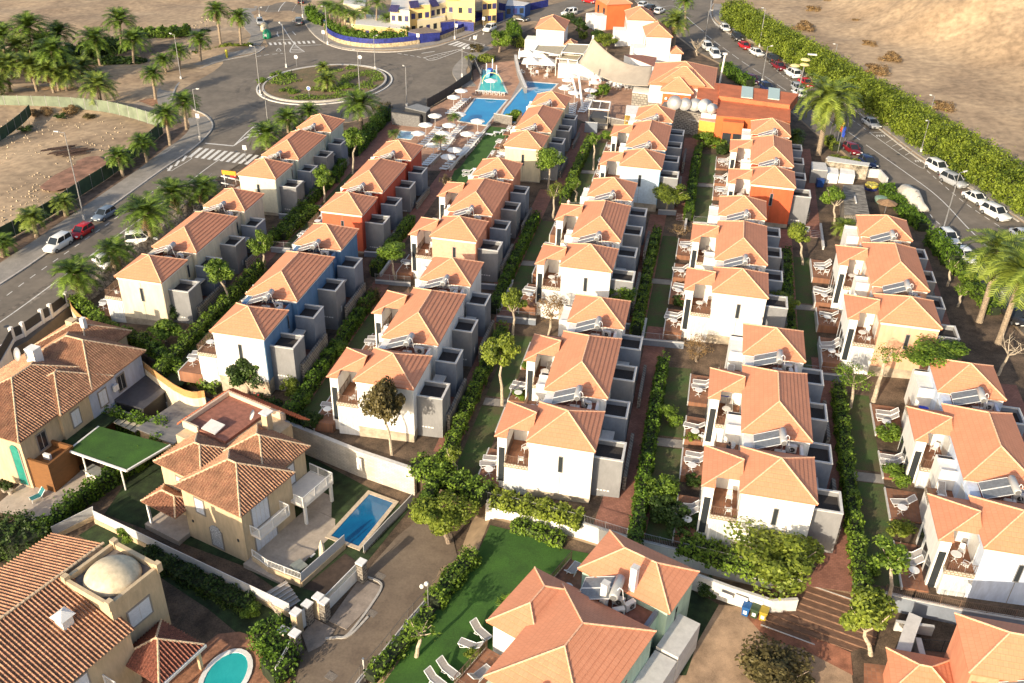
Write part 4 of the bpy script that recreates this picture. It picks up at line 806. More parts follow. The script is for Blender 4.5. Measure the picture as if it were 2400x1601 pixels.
# ---------------------------------------------------------------- pool area
DECK = brickmat('brown_pool_deck', (.36, .20, .13), (.44, .26, .17), (.26, .15, .1), .6, .3, msize=.012)
sheet('pool_deck', [('b2', 1240, 1050), ('b2', 1400, 1035), ('b2', 1600, 1000), ('b2', 1760, 910), ('b2', 1900, 815), ('b2', 1960, 785), ('b2', 2000, 740), ('b2', 1990, 650), ('b2', 2080, 590), ('b3', -10, 560), ('b3', 400, 540), ('b3', 880, 690), ('b3', 1120, 830), ('b3', 1110, 960), ('b3', 1030, 1140), ('b3', 660, 1120), ('b3', 400, 1000), ('b3', 0, 1060), ('b2', 2260, 1060), ('b2', 2150, 1150), ('b2', 2060, 1240), ('b2', 1850, 1460), ('b2', 1780, 1567), ('b2', 1400, 1567), ('b2', 1200, 1330), ('b2', 1230, 1200)], DECK, .03)
sheet('path', [('b2', 1240, 1120), ('b2', 1320, 1170), ('b2', 1040, 1490), ('b2', 900, 1567), ('b2', 880, 1500), ('b2', 1050, 1270)], PAVE, .045)
sheet('pool_lawn', [('b2', 2150, 1160), ('b2', 2340, 1180), ('b2', 2330, 1230), ('b2', 2160, 1420), ('b2', 2000, 1567), ('c6', 1910, 140), ('c6', 1780, 120), ('c6', 1820, 0), ('b2', 1870, 1540), ('b2', 2060, 1300)], TURF, .06)
def pool(name, P, label, m, depth=.12, cop=.35, cm=None, floor=None):
    """P world corners; a coped pool: raised rim, water just below it"""
    c = sum(P, Vector()) / len(P); t = thing(name, label, 'swimming pool', c); Q = [p - c for p in P]
    rim = MB(); n = len(Q)
    out = []
    for i in range(n):
        d0 = (Q[i] - Q[i - 1]); d1 = (Q[(i + 1) % n] - Q[i]); n0 = Vector((d0.y, -d0.x, 0)).normalized(); n1 = Vector((d1.y, -d1.x, 0)).normalized()
        A = sum(Q[j].x * Q[(j + 1) % n].y - Q[(j + 1) % n].x * Q[j].y for j in range(n)); sg = 1 if A > 0 else -1; b = (n0 + n1); b = b / max(.3, b.dot(n0)) ; out.append(Q[i] + b * cop * sg)
    up = Vector((0, 0, 1))
    for i in range(n):
        j = (i + 1) % n; a, b_, c_, d = Q[i], Q[j], out[j], out[i]
        rim.add([v + up * .04 for v in (a, b_, c_, d)] + [v + up * .12 for v in (a, b_, c_, d)], [(4, 5, 6, 7), (7, 6, 5, 4), (0, 1, 5, 4), (2, 3, 7, 6)][0:1] + [(0, 1, 5, 4), (2, 3, 7, 6)])
    part('coping', rim, cm or mat('pool_coping', (.62, .60, .55), .7, .08, 1.5), t)
    wt = MB(); wt.face([v + up * .07 for v in Q] if sum(Q[j].x * Q[(j + 1) % n].y - Q[(j + 1) % n].x * Q[j].y for j in range(n)) > 0 else [v + up * .07 for v in Q][::-1]); part('water', wt, m, t)
    return t
BW = watermat('pool_water_blue', (.003, .19, .42), (.006, .25, .48)); TW = watermat('pool_water_turquoise', (.03, .42, .36), (.05, .50, .44)); PW = watermat('pool_water_pale', (.22, .42, .60), (.28, .5, .66))
DW = watermat('pool_water_deep', (.002, .075, .20), (.004, .13, .28))
pool('square_pool', [U('b2', *p) for p in ((2020, 908), (2300, 922), (2110, 1152), (1865, 1115))], 'blue rectangular pool with white edge beside the roundabout side deck', BW)
pool('long_pool', [U('b3', *p) for p in ((145, 755), (410, 775), (235, 960), (20, 1130), (-120, 1120), (-60, 1000))], 'long blue pool partly hidden by the butter yellow villa roofs', BW)
pool('spa_pool', [U('b2', *p) for p in ((1330, 1207), (1478, 1218), (1420, 1283), (1295, 1272))], 'small pale blue paddling pool near the deck entrance', PW, cop=.2)
pool('children_pool', [U('b2', *p) for p in ((2060, 648), (2195, 645), (2250, 740), (2300, 855), (2170, 850), (2045, 835), (2075, 740))], 'turquoise children pool with a small slide and water arch', TW, cop=.3)
sheet('pool_bridge_deck', [('b3', 80, 730), ('b3', 140, 735), ('b3', -20, 960), ('b3', -130, 1070), ('b2', 2240, 1050), ('b2', 2330, 920)], mat('grey_wood_deck', (.30, .27, .26), .8, .2, 2, stretch=(1, 8, 1)), .12, .3)
# slide and arch
p = U('b2', 2145, 690); t = thing('water_slide', 'little blue and white slide with three posts in the turquoise pool', 'slide', p)
mb = MB(); mb.box(-.5, -.6, .2, .5, .8, 1.3); part('body', mb, mat('slide_blue', (.01, .08, .55), .4, 0), t)
mb = MB(); mb.add([(-.4, -.6, 1.3), (.4, -.6, 1.3), (.4, -2.0, .2), (-.4, -2.0, .2), (-.4, -.6, 1.2), (.4, -.6, 1.2), (.4, -2, .1), (-.4, -2, .1)], [(0, 3, 2, 1), (4, 5, 6, 7), (0, 4, 7, 3), (1, 2, 6, 5)]); part('chute', mb, mat('slide_light', (.2, .45, .7), .3, 0), t)
for dx, h_ in ((-.9, 2.2), (.4, 3.2), (1.3, 2)): mb = MB(); mb.bar((dx, .9, 0), (dx, .9, h_), .16, 8, .1); part('post', mb, WPLAS, t)
p = U('b2', 2170, 770); t = thing('water_arch', 'thin yellow arch standing over the turquoise pool', 'arch', p); mb = MB(); mb.path([(2.1 * math.cos(a_ * math.pi / 14), 0, 2.3 * math.sin(a_ * math.pi / 14)) for a_ in range(15)], .07, 6); part('hoop', mb, mat('pale_yellow', (.7, .62, .25), .5, 0), t); mb = MB(); mb.box(-2.2, -.15, -.05, -2.0, .15, .1); mb2 = MB(); mb2.box(2.0, -.15, -.05, 2.2, .15, .1); part('foot', mb, WPLAS, t); part('foot', mb2, WPLAS, t)
def mk_par():
    t = thing('parasol', 'x', 'parasol'); a = MB(); a.bar((0, 0, 0), (0, 0, 2.5), .03, 6); part('pole', a, WPLAS, t)
    a = MB(); n = 8; vs = [(0, 0, 2.55)] + [(1.3 * math.cos(2 * math.pi * i / n), 1.3 * math.sin(2 * math.pi * i / n), 2.12) for i in range(n)] + [(1.3 * math.cos(2 * math.pi * i / n), 1.3 * math.sin(2 * math.pi * i / n), 2.0) for i in range(n)]
    a.add(vs, [(0, 1 + i, 1 + (i + 1) % n) for i in range(n)] + [(1 + i, 9 + i, 9 + (i + 1) % n, 1 + (i + 1) % n) for i in range(n)]); part('canopy', a, mat('white_canvas', (.8, .78, .74), .85, .03, 2), t)
    a = MB(); a.lathe([(.28, 0), (.28, .1), (.05, .16)], 12); part('base', a, GREYC, t); return t
PA = Proto(mk_par); GP = 'white round parasols around the pools'
for t_, x, y, lb in (('b2', 1885, 930, 'topmost of the column beside the dark fence'), ('b2', 1815, 990, 'second of the column beside the dark fence'), ('b2', 1645, 1165, 'between the grey hut and the small palm'), ('b2', 1560, 1250, 'at the left end of the deck, second row'), ('b2', 1490, 1330, 'right of the pale paddling pool'), ('b2', 1775, 1255, 'in the middle of the sunbed block'), ('b2', 1715, 1330, 'behind the two small palms'), ('b2', 1865, 1150, 'at the lower left corner of the square pool'), ('b2', 2035, 1215, 'at the lower right corner of the square pool'), ('b2', 1940, 1335, 'left of the pool lawn, upper'), ('b2', 1630, 1440, 'closest to the deep red villa'), ('b2', 1825, 1485, 'left of the pool lawn, middle'), ('b2', 1765, 1550, 'left of the pool lawn, lowest'), ('b2', 2155, 835, 'in the turquoise children pool')):
    PA.put(U(t_, x, y), rng.random(), 'white round parasol ' + lb, GP)
for t_, x, y, lb in (('b3', 545, 790, 'left of the leaning masts, upper'), ('b3', 510, 830, 'left of the leaning masts, middle'), ('b3', 480, 905, 'just behind the butter yellow villa'), ('b3', 770, 800, 'beside the drinks fridge'), ('b3', 755, 850, 'right of the masts, middle'), ('b3', 715, 925, 'above the sunbeds by the pergola'), ('b3', 570, 950, 'smallest one right of the butter yellow villa')):
    PA.put(U(t_, x, y), rng.random(), 'white round parasol ' + lb, GP)
def mk_bigpar():
    t = thing('square_parasol', 'x', 'parasol'); a = MB(); a.bar((0, 0, 0), (0, 0, 3.2), .06, 6); part('pole', a, WPLAS, t); a = MB(); s = 1.9
    a.add([(0, 0, 3.7), (-s, -s, 2.7), (s, -s, 2.7), (s, s, 2.7), (-s, s, 2.7), (-s, -s, 2.5), (s, -s, 2.5), (s, s, 2.5), (-s, s, 2.5)], [(0, 1, 2), (0, 2, 3), (0, 3, 4), (0, 4, 1), (1, 5, 6, 2), (2, 6, 7, 3), (3, 7, 8, 4), (4, 8, 5, 1)]); part('canopy', a, MATS['white_canvas'], t); return t
BP = Proto(mk_bigpar)
for x, y, lb in ((140, 610, 'leftmost'), (175, 680, 'front left'), (320, 690, 'front right'), (250, 620, 'back middle')): BP.put(U('b3', x, y), .1, 'large square white parasol, %s of the four on the bar terrace' % lb, 'square parasols on the bar terrace')
t = thing('closed_parasol', 'tall folded white parasol standing left of the square parasols', 'parasol', U('b3', 65, 590)); a = MB(); a.lathe([(.05, 0), (.06, 1), (.28, 1.3), (.2, 2.6), (.04, 3.4)], 10); part('folded_canopy', a, MATS['white_canvas'], t); a = MB(); a.box(-.3, -.3, 0, .3, .3, .25); part('base', a, mat('navy_base', (.03, .03, .15), .6, 0), t)
ORN = 'first second third fourth fifth sixth seventh eighth ninth tenth'.split()
def row(t_, x1, y1, x2, y2, n, ang, lb, pr=PL, grp='white sunbeds on the pool deck'):
    a = U(t_, x1, y1); b = U(t_, x2, y2)
    for i in range(n): pr.put(a.lerp(b, i / max(1, n - 1)) + Vector((0, 0, .04)), ang + rng.uniform(-.08, .08), ORN[i] + ' sunbed from the far end, row ' + lb, grp)
row('b2', 1935, 925, 1785, 1055, 9, math.pi + .1, 'below the dark roadside fence')
row('b2', 1690, 1190, 1530, 1360, 10, math.pi, 'left of the deck block, upper part')
row('b2', 1660, 1440, 1570, 1530, 6, math.pi, 'left of the deck block, lower part')
row('b2', 1895, 1180, 1790, 1280, 7, math.pi, 'down the middle of the deck block, upper part')
row('b2', 1790, 1290, 1720, 1390, 6, math.pi, 'down the middle of the deck block, lower part')
row('b2', 2065, 1240, 1970, 1350, 6, math.pi, 'along the pool lawn wall, upper part')
row('b2', 1960, 1370, 1890, 1440, 6, math.pi, 'along the pool lawn wall, lower part')
row('b2', 1810, 1500, 1740, 1567, 4, math.pi, 'closest to the strip of lawn')
row('b2', 2035, 855, 2270, 875, 7, math.pi / 2, 'facing the turquoise pool')
row('b2', 1230 + 930, 1250, 2300, 1215, 3, math.pi, 'standing on the strip of lawn')
row('b3', 740, 890, 650, 1040, 9, math.pi, 'left of the dark pergola'); row('b3', 560, 970, 540, 1070, 6, math.pi, 'beside the butter yellow villa wall'); row('b3', 500, 800, 560, 860, 4, math.pi, 'around the leaning masts')
for i in range(2): LO.put(U('c6', 1950, 20 + i * 35), math.pi, 'grey sling lounger on the turf left of the coral villa, %s one' % ('upper', 'lower')[i], GL)
for i, (x, y) in enumerate(((150, 640), (190, 700), (230, 690), (310, 720), (340, 660), (370, 640), (100, 690), (280, 640))): CH.put(U('b3', x, y), rng.random() * 6, 'white terrace chair under the square parasols', 'white chairs of the bar terrace', 1.3)
for i, (x, y) in enumerate(((170, 670), (210, 650), (325, 690), (350, 640))): TB.put(U('b3', x, y), 0, 'white terrace table under the square parasols', 'white tables of the bar terrace', 1.3)
for i in range(34):
    x, y = rng.uniform(880, 1150), rng.uniform(740, 830); CH.put(U('b3', x, y), rng.random() * 6, 'pale chair in the crowded seating under the big sail', 'chairs under the big sail', 1.2)
for i in range(10):
    x, y = rng.uniform(890, 1130), rng.uniform(745, 825); TB.put(U('b3', x, y), 0, 'round table in the crowded seating under the big sail', 'tables under the big sail', 1.2)
# fences around the pool
DG = mat('dark_fence_slats', (.04, .04, .042), .7, .1, 5)
def fence(pts, h, label, m, name='fence', posts=2.4, board=True, grp=None, pm=None, slat=.16, smooth=True, dz=0):
    P = W2(pts, dz); P = smooth_line(P, 4) if smooth and len(P) > 2 else P; t = thing(name, label, 'fence', P[0], 0, grp); Q = [p - P[0] for p in P]
    if board == True: part('panels', strip(MB(), Q, .05, .08, h), m, t)
    else:
        r = MB(); up = Vector((0, 0, 1)); L = 0
        for i in range(len(Q) - 1):
            a, b = Q[i], Q[i + 1]; n = max(1, int((b - a).length / slat))
            for z in (.15, h): r.bar(a + up * z, b + up * z, .03)
            for j in range(n): p_ = a.lerp(b, j / n); r.bar(p_ + up * .05, p_ + up * h, .018, 3)
        part('pickets', r, m, t)
    L = 0; nxt = 0; k = 0
    for i in range(len(Q) - 1):
        d = Q[i + 1] - Q[i]; l = d.length
        while nxt <= L + l and k < 90:
            p_ = Q[i] + d * ((nxt - L) / l); q = MB(); q.box(-.05, -.05, -.3, .05, .05, h + .12); part('post', q, pm or m, t, loc=p_); nxt += posts; k += 1
        L += l
    return t
fence([('b2', 1570, 1000), ('b2', 1760, 890), ('b2', 1900, 790), ('b2', 1975, 730), ('b2', 1970, 650), ('b2', 1945, 590)], 1.9, 'dark slatted fence curving between the pool deck and the roundabout', DG)
fence([('b2', 1200, 1060), ('b2', 1240, 1030)], 1.6, 'short dark fence piece by the grey hut', DG)
fence([('b2', 2010, 600), ('b2', 2060, 700), ('b2', 2080, 660)], 1.3, 'short grey screen left of the turquoise pool', GREYW)
wall_line(W2([('b3', 30, 560), ('b3', 60, 700), ('b3', 125, 860)]), 1.3, 'grey sloping wall right of the turquoise pool', GREYW, th=.5)
wall_line(W2([('b2', 2185, 1120), ('b2', 2351, 1150)]), 1.6, 'grey boarded pool wall at the head of the lawn strip', mat('boarded_grey', (.20, .18, .16), .8, .15, 3))
wall_line(W2([('b2', 2150, 1155), ('b2', 2060, 1250), ('b2', 1960, 1380), ('b2', 1850, 1480), ('b2', 1790, 1567)]), .35, 'low white wall between the sunbeds and the lawn strip', WHITE)
def boxthing(name, cat, label, P, h, m, roof=None, lip=.15, base=-1.5, extra=None, over=.15):
    c = sum(P, Vector()) / len(P); t = thing(name, label, cat, c); Q = [p - c for p in P]; n = len(Q)
    mb = MB(); mb.prism([(q.x, q.y) for q in Q], base, h); part('wall', mb, m, t)
    if roof: s = MB(); s.prism([(q.x * (1 + over / 8), q.y * (1 + over / 8)) for q in Q], h, h + lip); part('roof', s, roof, t)
    return t
def atop(t_, pts, h): return [U(t_, x, y, h) - Vector((0, 0, h)) for x, y in pts]
boxthing('pool_hut', 'hut', 'grey boarded service hut beside the deck entrance', atop('b2', ((1250, 1025), (1520, 1045), (1500, 1065), (1245, 1040)), 2.2), 2.2, mat('hut_grey', (.17, .165, .16), .8, .15, 4), DG)
boxthing('pool_bar_hut', 'hut', 'dark hut with a flat grey roof between roundabout and deck', atop('b2', ((1370, 1000), (1480, 960), (1600, 990), (1560, 1035)), 2.6), 2.6, DG, mat('hut_roof', (.22, .22, .22), .8, .1))
# ---------------------------------------------------------------- traditional villas, lower left
BEIGE = mat('beige_render', (.56, .43, .27), .85, .07, 1.2, scale2=5, stretch=(1.5, 1.5, .35)); SKYW = mat('pale_blue_render', (.42, .46, .56), .85, .07, 1.2, scale2=5, stretch=(1.5, 1.5, .35)); STN = mat('stone_floor', (.44, .37, .30), .8, .08, 1.2, scale2=4)
PALEC = mat('pale_clay_ridge', (.62, .46, .30), .85, .2, 5); SHUT = mat('white_shutter', (.66, .68, .72), .6, .05, 6); GFR = mat('grey_window_surround', (.27, .24, .21), .8, .05)
WIRON = mat('white_railing', (.76, .74, .70), .6, .02); GRASSD = mat('dark_lawn', (.028, .050, .014), .95, .3, .8, .4, scale2=16)
def swin(t, x0, z0, x1, z1, y, face='S', m=None, name='window', div=2):
    """shuttered window; face S: wall at y looking -y, face E: wall at x=y looking +x, W: looking -x"""
    def bx(mb, a, b, zz0, zz1, d0, d1):
        if face == 'S': mb.box(a, y - d1, zz0, b, y - d0, zz1)
        elif face == 'E': mb.box(y + d0, a, zz0, y + d1, b, zz1)
        else: mb.box(y - d1, a, zz0, y - d0, b, zz1)
    w_ = MB(); bx(w_, x0, x1, z0, z1, 0, .05); o = part(name, w_, m or SHUT, t); f = MB(); e = .13
    bx(f, x0 - e, x0, z0 - e, z1 + e, 0, .07); bx(f, x1, x1 + e, z0 - e, z1 + e, 0, .07); bx(f, x0, x1, z1, z1 + e, 0, .07); bx(f, x0, x1, z0 - e, z0, 0, .09); part('window_frame', f, GFR, o)
    g = MB()
    for i in range(1, div): xx = x0 + (x1 - x0) * i / div; bx(g, xx - .02, xx + .02, z0, z1, .05, .065)
    if g.v: part('shutter_gap', g, GREYC, o)
def wbox(t, x0, y0, z0, x1, y1, z1, m, name='wall'): mb = MB(); mb.box(x0, y0, z0, x1, y1, z1); return part(name, mb, m, t)
def wrail(t, pts, z0, h=.95, m=None, name='railing', sp=.14, th=.03):
    r = MB(); up = Vector((0, 0, 1))
    for a, b in zip(pts[:-1], pts[1:]):
        a = Vector((a[0], a[1], z0)); b = Vector((b[0], b[1], z0)); n = max(1, int((b - a).length / sp))
        r.bar(a + up * h, b + up * h, .05); r.bar(a + up * .1, b + up * .1, .035)
        for j in range(n + 1): p = a.lerp(b, j / n); r.bar(p, p + up * h, .02 if j % 12 else .06, 4)
    return part(name, r, m or WIRON, t)
# V2 centre villa
zl = gz(-37, 59) - 2.8
t = thing('clay_roof_villa', 'beige villa with weathered clay tile hips, flat red roof terrace and white balconies', 'villa', (-34.4, 54.6, zl), R_(-17.5)); E_ = 6.0
wbox(t, -7.6, .4, -.5, -.4, 6.8, E_, BEIGE); wbox(t, -7.6, 5, -.5, -1.75, 10.3, E_, BEIGE); wbox(t, -11.7, 1.8, -.5, -7.3, 6.5, E_ - .05, BEIGE); wbox(t, -13.2, 5.2, -.5, -5, 12.3, E_ + .2, BEIGE)
hip(t, -8.0, 0, 0, 7.0, E_, 2.0, CLAY, 'barrel', PALEC); hip(t, -8.0, 4.4, -1.35, 10.7, E_ + .02, 2.05, CLAY, 'barrel', PALEC)
hip(t, -12.1, 1.4, -6, 6.9, E_ - .02, 1.5, CLAY, 'barrel', PALEC, axis='x')
wbox(t, -13.3, 6.6, E_ + .2, -8.1, 12.4, E_ + .55, TERR, 'terrace_floor')
for q in ((-13.5, 6.4, -13.2, 12.6), (-13.2, 12.3, -6, 12.6), (-13.2, 6.4, -11.5, 6.6)): wbox(t, q[0], q[1], E_ + .2, q[2], q[3], E_ + 1.0, mat('terrace_parapet', (.66, .5, .36), .85, .05), 'parapet')
RT = mat('red_clay_tile', (.50, .13, .05), .8, .25, 6)
mb = MB(); mb.uv = []; barrel_slope(mb, (-14.3, 13.4, E_ + .2), (-14.3, 6.3, E_ + .2), (-13.4, 12.5, E_ + 1.0), (-13.4, 6.3, E_ + 1.0)); part('skirt_roof', mb, RT, t)
mb = MB(); mb.uv = []; barrel_slope(mb, (-4, 13.8, E_ + .1), (-14.3, 13.8, E_ + .1), (-4, 12.5, E_ + 1.05), (-13.4, 12.5, E_ + 1.05)); part('skirt_roof', mb, RT, t)
T = Matrix.Translation((-10.4, 7.4, E_ + .8)) @ Matrix.Rotation(R_(10), 4, 'X'); mb = MB(); mb.box(-.9, -.7, 0, .9, .7, .12, T); part('skylight', mb, mat('skylight_white', (.62, .60, .57), .3, .05), t)
wbox(t, -6.6, 10.0, E_, -5.9, 10.7, E_ + 2.3, BEIGE, 'chimney'); wbox(t, -6.75, 9.85, E_ + 2.3, -5.75, 10.85, E_ + 2.4, WHITE, 'chimney_cap')
mb = MB(); mb.lathe([(.0, 0), (.35, .05), (.52, .16)], 16); o = part('satellite_dish', mb, WHITE, t, True); o.location = (-7.5, 9.9, E_ + 1.8); o.rotation_euler = (R_(60), 0, R_(-40))
swin(t, -6.0, 3.6, -5.0, 5.2, .4); swin(t, -4.6, .3, -3.3, 2.2, .4, m=mat('lace_ironwork', (.5, .5, .5), .6, .6, 14), div=1); 
mb = MB(); mb.lathe([(.66, 0), (.66, .05)], 16); o = part('arch_top', mb, MATS['lace_ironwork'], t); o.location = (-3.95, .36, 2.2); o.rotation_euler = (R_(90), 0, 0)
swin(t, 1.6, 3.1, 3.6, 5.7, -.4, 'E', name='balcony_door', div=4); swin(t, 1.6, .1, 4.2, 2.3, -.4, 'E', name='patio_door', div=5); swin(t, 7.2, 3.1, 8.6, 5.3, -1.75, 'E', name='balcony_door', div=2); swin(t, -9.8 + 0, 3.7, -9.0, 5.0, 1.8)
wbox(t, -.4, 1.2, 2.75, .75, 5.0, 2.95, TRIM, 'balcony'); wrail(t, [(-.4, 1.2), (.72, 1.2), (.72, 5.0), (-.4, 5.0)], 2.95, 1.0); wbox(t, -1.7, 6.4, 2.65, 1.2, 10.6, 2.95, TRIM, 'balcony'); wrail(t, [(0.1, 6.4), (1.15, 6.4), (1.15, 10.6), (-1.6, 10.6)], 2.95, 1.0)
for y in (6.6, 10.3): wbox(t, .85, y, 0, 1.1, y + .25, 2.65, WHITE, 'porch_column')
wbox(t, -.4, -.2, -.4, 4.0, 8.6, .5, STN, 'terrace'); wbox(t, -2, 8.65, -.4, 2.6, 11, .48, STN, 'terrace')
hip(t, -11.9, -.9, -7.5, 1.9, 3.0, .9, mat('dark_clay_tile', (.36, .17, .10), .85, .3, 7, .3), 'barrel', PALEC, name='porch_roof', axis='x')
for x in (-11.6,): wbox(t, x, -.7, 0, x + .2, -.5, 3.0, WHITE, 'porch_column')
wbox(t, -12.0, -1.0, -.4, -7.6, 1.8, .25, STN, 'porch_floor'); wbox(t, -.38, .38, 0, -.34, .42, 5.9, BEIGE, 'downpipe')
for x, z in ((-6.9, 1.9), (-1.3, 2.3)): wbox(t, x, .33, z, x + .18, .4, z + .25, DARKM, 'wall_lamp')
# V1 upper left villa
zl = gz(-62, 68) - 2.8; t = thing('long_roof_villa', 'long villa with three clay tile roofs, beige and pale blue walls beside the road', 'villa', (-60.2, 60.1, zl), R_(-8)); 
wbox(t, -10.6, .4, -.5, -.4, 9, E_, BEIGE); wbox(t, -10.6, 5.3, -.5, -.05, 9.3, E_, BEIGE); wbox(t, -10.6, 9.3, -.5, 0.02, 12.4, E_, SKYW); wbox(t, -9.6, 12.4, -.5, -.2, 17.7, E_, SKYW)
hip(t, -11.4, 0, 0, 14.0, E_, 2.5, CLAY, 'barrel', PALEC, axis='y'); hip(t, -7.0, 5.0, .45, 12.7, E_ + .02, 1.9, CLAY, 'barrel', PALEC); hip(t, -10.4, 9.6, .3, 18.1, E_ + .06, 2.75, CLAY, 'barrel', PALEC, axis='x')
hip(t, -12.4, 14.5, -4.5, 21.5, E_ - .4, 2.0, CLAY, 'barrel', PALEC)
wbox(t, -12.0, 14.9, -.5, -5.0, 21.0, E_ - .4, BEIGE)
wbox(t, -7.4, 9.3, E_, -6.2, 10.4, E_ + 3.5, WHITE, 'chimney'); mb = MB(); mb.lathe([(0, 0), (.5, .06), (.75, .2)], 18); o = part('satellite_dish', mb, WHITE, t, True); o.location = (-7.9, 9.0, E_ + 2.9); o.rotation_euler = (R_(70), 0, R_(-20))
wbox(t, -7.9, 17.6, E_, -7.4, 18.1, E_ + 2.6, WHITE, 'chimney'); wbox(t, -10.4, 17.9, E_ - .4, -9.4, 18.8, E_ + 1.6, BEIGE, 'chimney')
for y, f_, m_ in ((2.3, -.4, GLASS), (6.6, -.05, None), (10.5, .02, None), (13.6, -.2, GLASS)): swin(t, y, 3.3, y + 1.05, 5.1, f_, 'E', m=m_)
wbox(t, .02, 12.55, 4.0, .3, 13.2, 4.7, WHITE, 'air_conditioner')
swin(t, -1.9, .2, -.9, 4.6, .4, 'S', m=mat('green_glass', (.03, .25, .20), .1, .1, 1), name='tall_window', div=1); mb = MB(); mb.lathe([(.5, 0), (.5, .05)], 16); o = part('arch_top', mb, MATS['green_glass'], t); o.location = (-1.4, .36, 4.6); o.rotation_euler = (R_(90), 0, 0)
OCH = mat('ochre_cladding', (.20, .085, .025), .7, .1, 2, stretch=(1, 1, 6)); wbox(t, -.4, .6, -.5, 2.2, 4.0, 2.9, OCH, 'annex_wall')
for q in ((-.4, .6, 2.2, .85), (1.95, .85, 2.2, 4.0), (-.4, 3.75, 1.95, 4.0)): wbox(t, q[0], q[1], 2.9, q[2], q[3], 3.5, OCH, 'annex_parapet')
wbox(t, .4, 1.8, 2.9, 1.2, 2.1, 3.5, WHITE, 'air_conditioner'); wbox(t, -.4, 4.0, 2.4, 2.0, 10.5, 2.6, GRASSD, 'turf_roof'); wbox(t, -.4, 4.0, -.5, 1.5, 10.3, 2.4, OCH, 'annex_wall')
wbox(t, .1, 12.6, -.5, 3.6, 18.0, 2.7, DARKM, 'conservatory'); wbox(t, -.2, 12.4, 2.7, 3.8, 18.2, 2.85, mat('dark_roof_panel', (.07, .07, .08), .5, .1), 'conservatory_roof')
# turf topped canopy
P = [U('d1', *p, 0) for p in ((630, 1020), (1160, 1180), (1560, 930), (910, 790))]; zc = sum(p.z for p in P) / 4
t = thing('turf_canopy', 'flat canopy roofed with bright green turf on white steel posts', 'canopy', (P[0].x, P[0].y, zc - 2.8)); Q = [p - P[0] for p in P]; mb = MB(); mb.prism([(q.x, q.y) for q in Q], 2.65, 2.8); part('turf_top', mb, TURF, t)
for i in (0, 1, 3): a, b = Q[i], Q[(i + 1) % 4]; mb = MB(); mb.bar((a.x, a.y, 2.75), (b.x, b.y, 2.75), .13); part('edge_beam', mb, WHITE, t)
for q in (Q[0] * .75 + Q[1] * .25, Q[0] * .1 + Q[1] * .9, Q[3] * .9 + Q[0] * .1): mb = MB(); mb.bar((q.x, q.y, -.3), (q.x, q.y, 2.7), .09, 8); part('post', mb, WHITE, t)
P = [U('d1', *p, -.3) for p in ((1250, 800), (1780, 430), (2040, 530), (1590, 930))]; t = thing('grey_shed', 'shed with a big flat grey sheet roof between the two clay roof villas', 'shed', (P[0].x, P[0].y, P[0].z - 2.5)); Q = [p - P[0] for p in P]
mb = MB(); mb.prism([(q.x, q.y) for q in Q], 2.4, 2.5); part('roof', mb, mat('grey_sheet_roof', (.10, .10, .11), .6, .3, .6, col2=(.22, .21, .20), stretch=(1, 3, 1)), t); c = sum(Q, Vector()) / 4; mb = MB(); mb.prism([(c.x + (q.x - c.x) * .94, c.y + (q.y - c.y) * .94) for q in Q], -.5, 2.4); part('wall', mb, BEIGE, t)
P = [U('d1', *p, -.6) for p in ((920, 690), (1010, 600), (1390, 690), (1240, 820))]; t = thing('slatted_awning', 'cream slatted awning on dark bars next to the pale blue wall', 'awning', (P[0].x, P[0].y, P[0].z - 2.2)); Q = [p - P[0] for p in P]
mb = MB(); mb.prism([(q.x, q.y) for q in Q], 2.15, 2.2); part('cloth', mb, mat('cream_cloth', (.5, .43, .32), .85, .1, 2), t); mb = MB()
for i in range(8): a = Q[0].lerp(Q[3], i / 7); b = Q[1].lerp(Q[2], i / 7); mb.bar((a.x, a.y, 2.25), (b.x, b.y, 2.25), .035)
part('bars', mb, DARKM, t); mb = MB(); 
for q in (Q[3], Q[2]): mb = MB(); mb.bar((q.x, q.y, -.5), (q.x, q.y, 2.2), .05); part('post', mb, DARKM, t)
# V3 bottom left villa with dome
zl = gz(-40, 43) - 2.8; t = thing('domed_villa', 'villa in the bottom left corner with striped clay roofs and a cream dome tower', 'villa', (-36.7, 41.9, zl), R_(-17.5))
wbox(t, -13.4, -14, -.5, -.4, -.3, E_, BEIGE); wbox(t, -13.4, -.3, -.5, -6.4, 3.2, E_, BEIGE)
mb = MB(); mb.uv = []; barrel_slope(mb, (0, -14, E_), (0, 0, E_), (-7, -14, E_ + 2.3), (-7, 0, E_ + 2.3)); mb.face([(0, 0, E_), (-7, 0, E_ + 2.25), (-14, 0, E_)]); part('roof', mb, CLAY, t)
mb = MB(); mb.uv = []; barrel_slope(mb, (-14, 3.5, E_), (-14, -14, E_), (-7, 3.5, E_ + 2.3), (-7, -14, E_ + 2.3)); part('roof', mb, CLAY, t)
mb = MB(); 
for i in range(40): mb.bar((-7, 3.5 - i * .42, E_ + 2.42), (-7, 3.08 - i * .42, E_ + 2.42), .13, 6, .1)
part('ridge_cap', mb, PALEC, t)
wbox(t, -6.3, -.6, -.5, -1.5, 4.0, 7.9, BEIGE, 'tower')
for q in ((-6.5, -.8, -1.3, -.5), (-6.5, 3.8, -1.3, 4.15), (-6.5, -.5, -6.2, 3.8), (-1.6, -.5, -1.3, 3.8)): wbox(t, q[0], q[1], 7.9, q[2], q[3], 8.45, BEIGE, 'parapet')
for x, y in ((-6.5, -.8), (-1.65, -.8), (-6.5, 3.75), (-1.65, 3.75)): wbox(t, x - .04, y - .04, 7.9, x + .44, y + .44, 8.75, BEIGE, 'corner_pier')
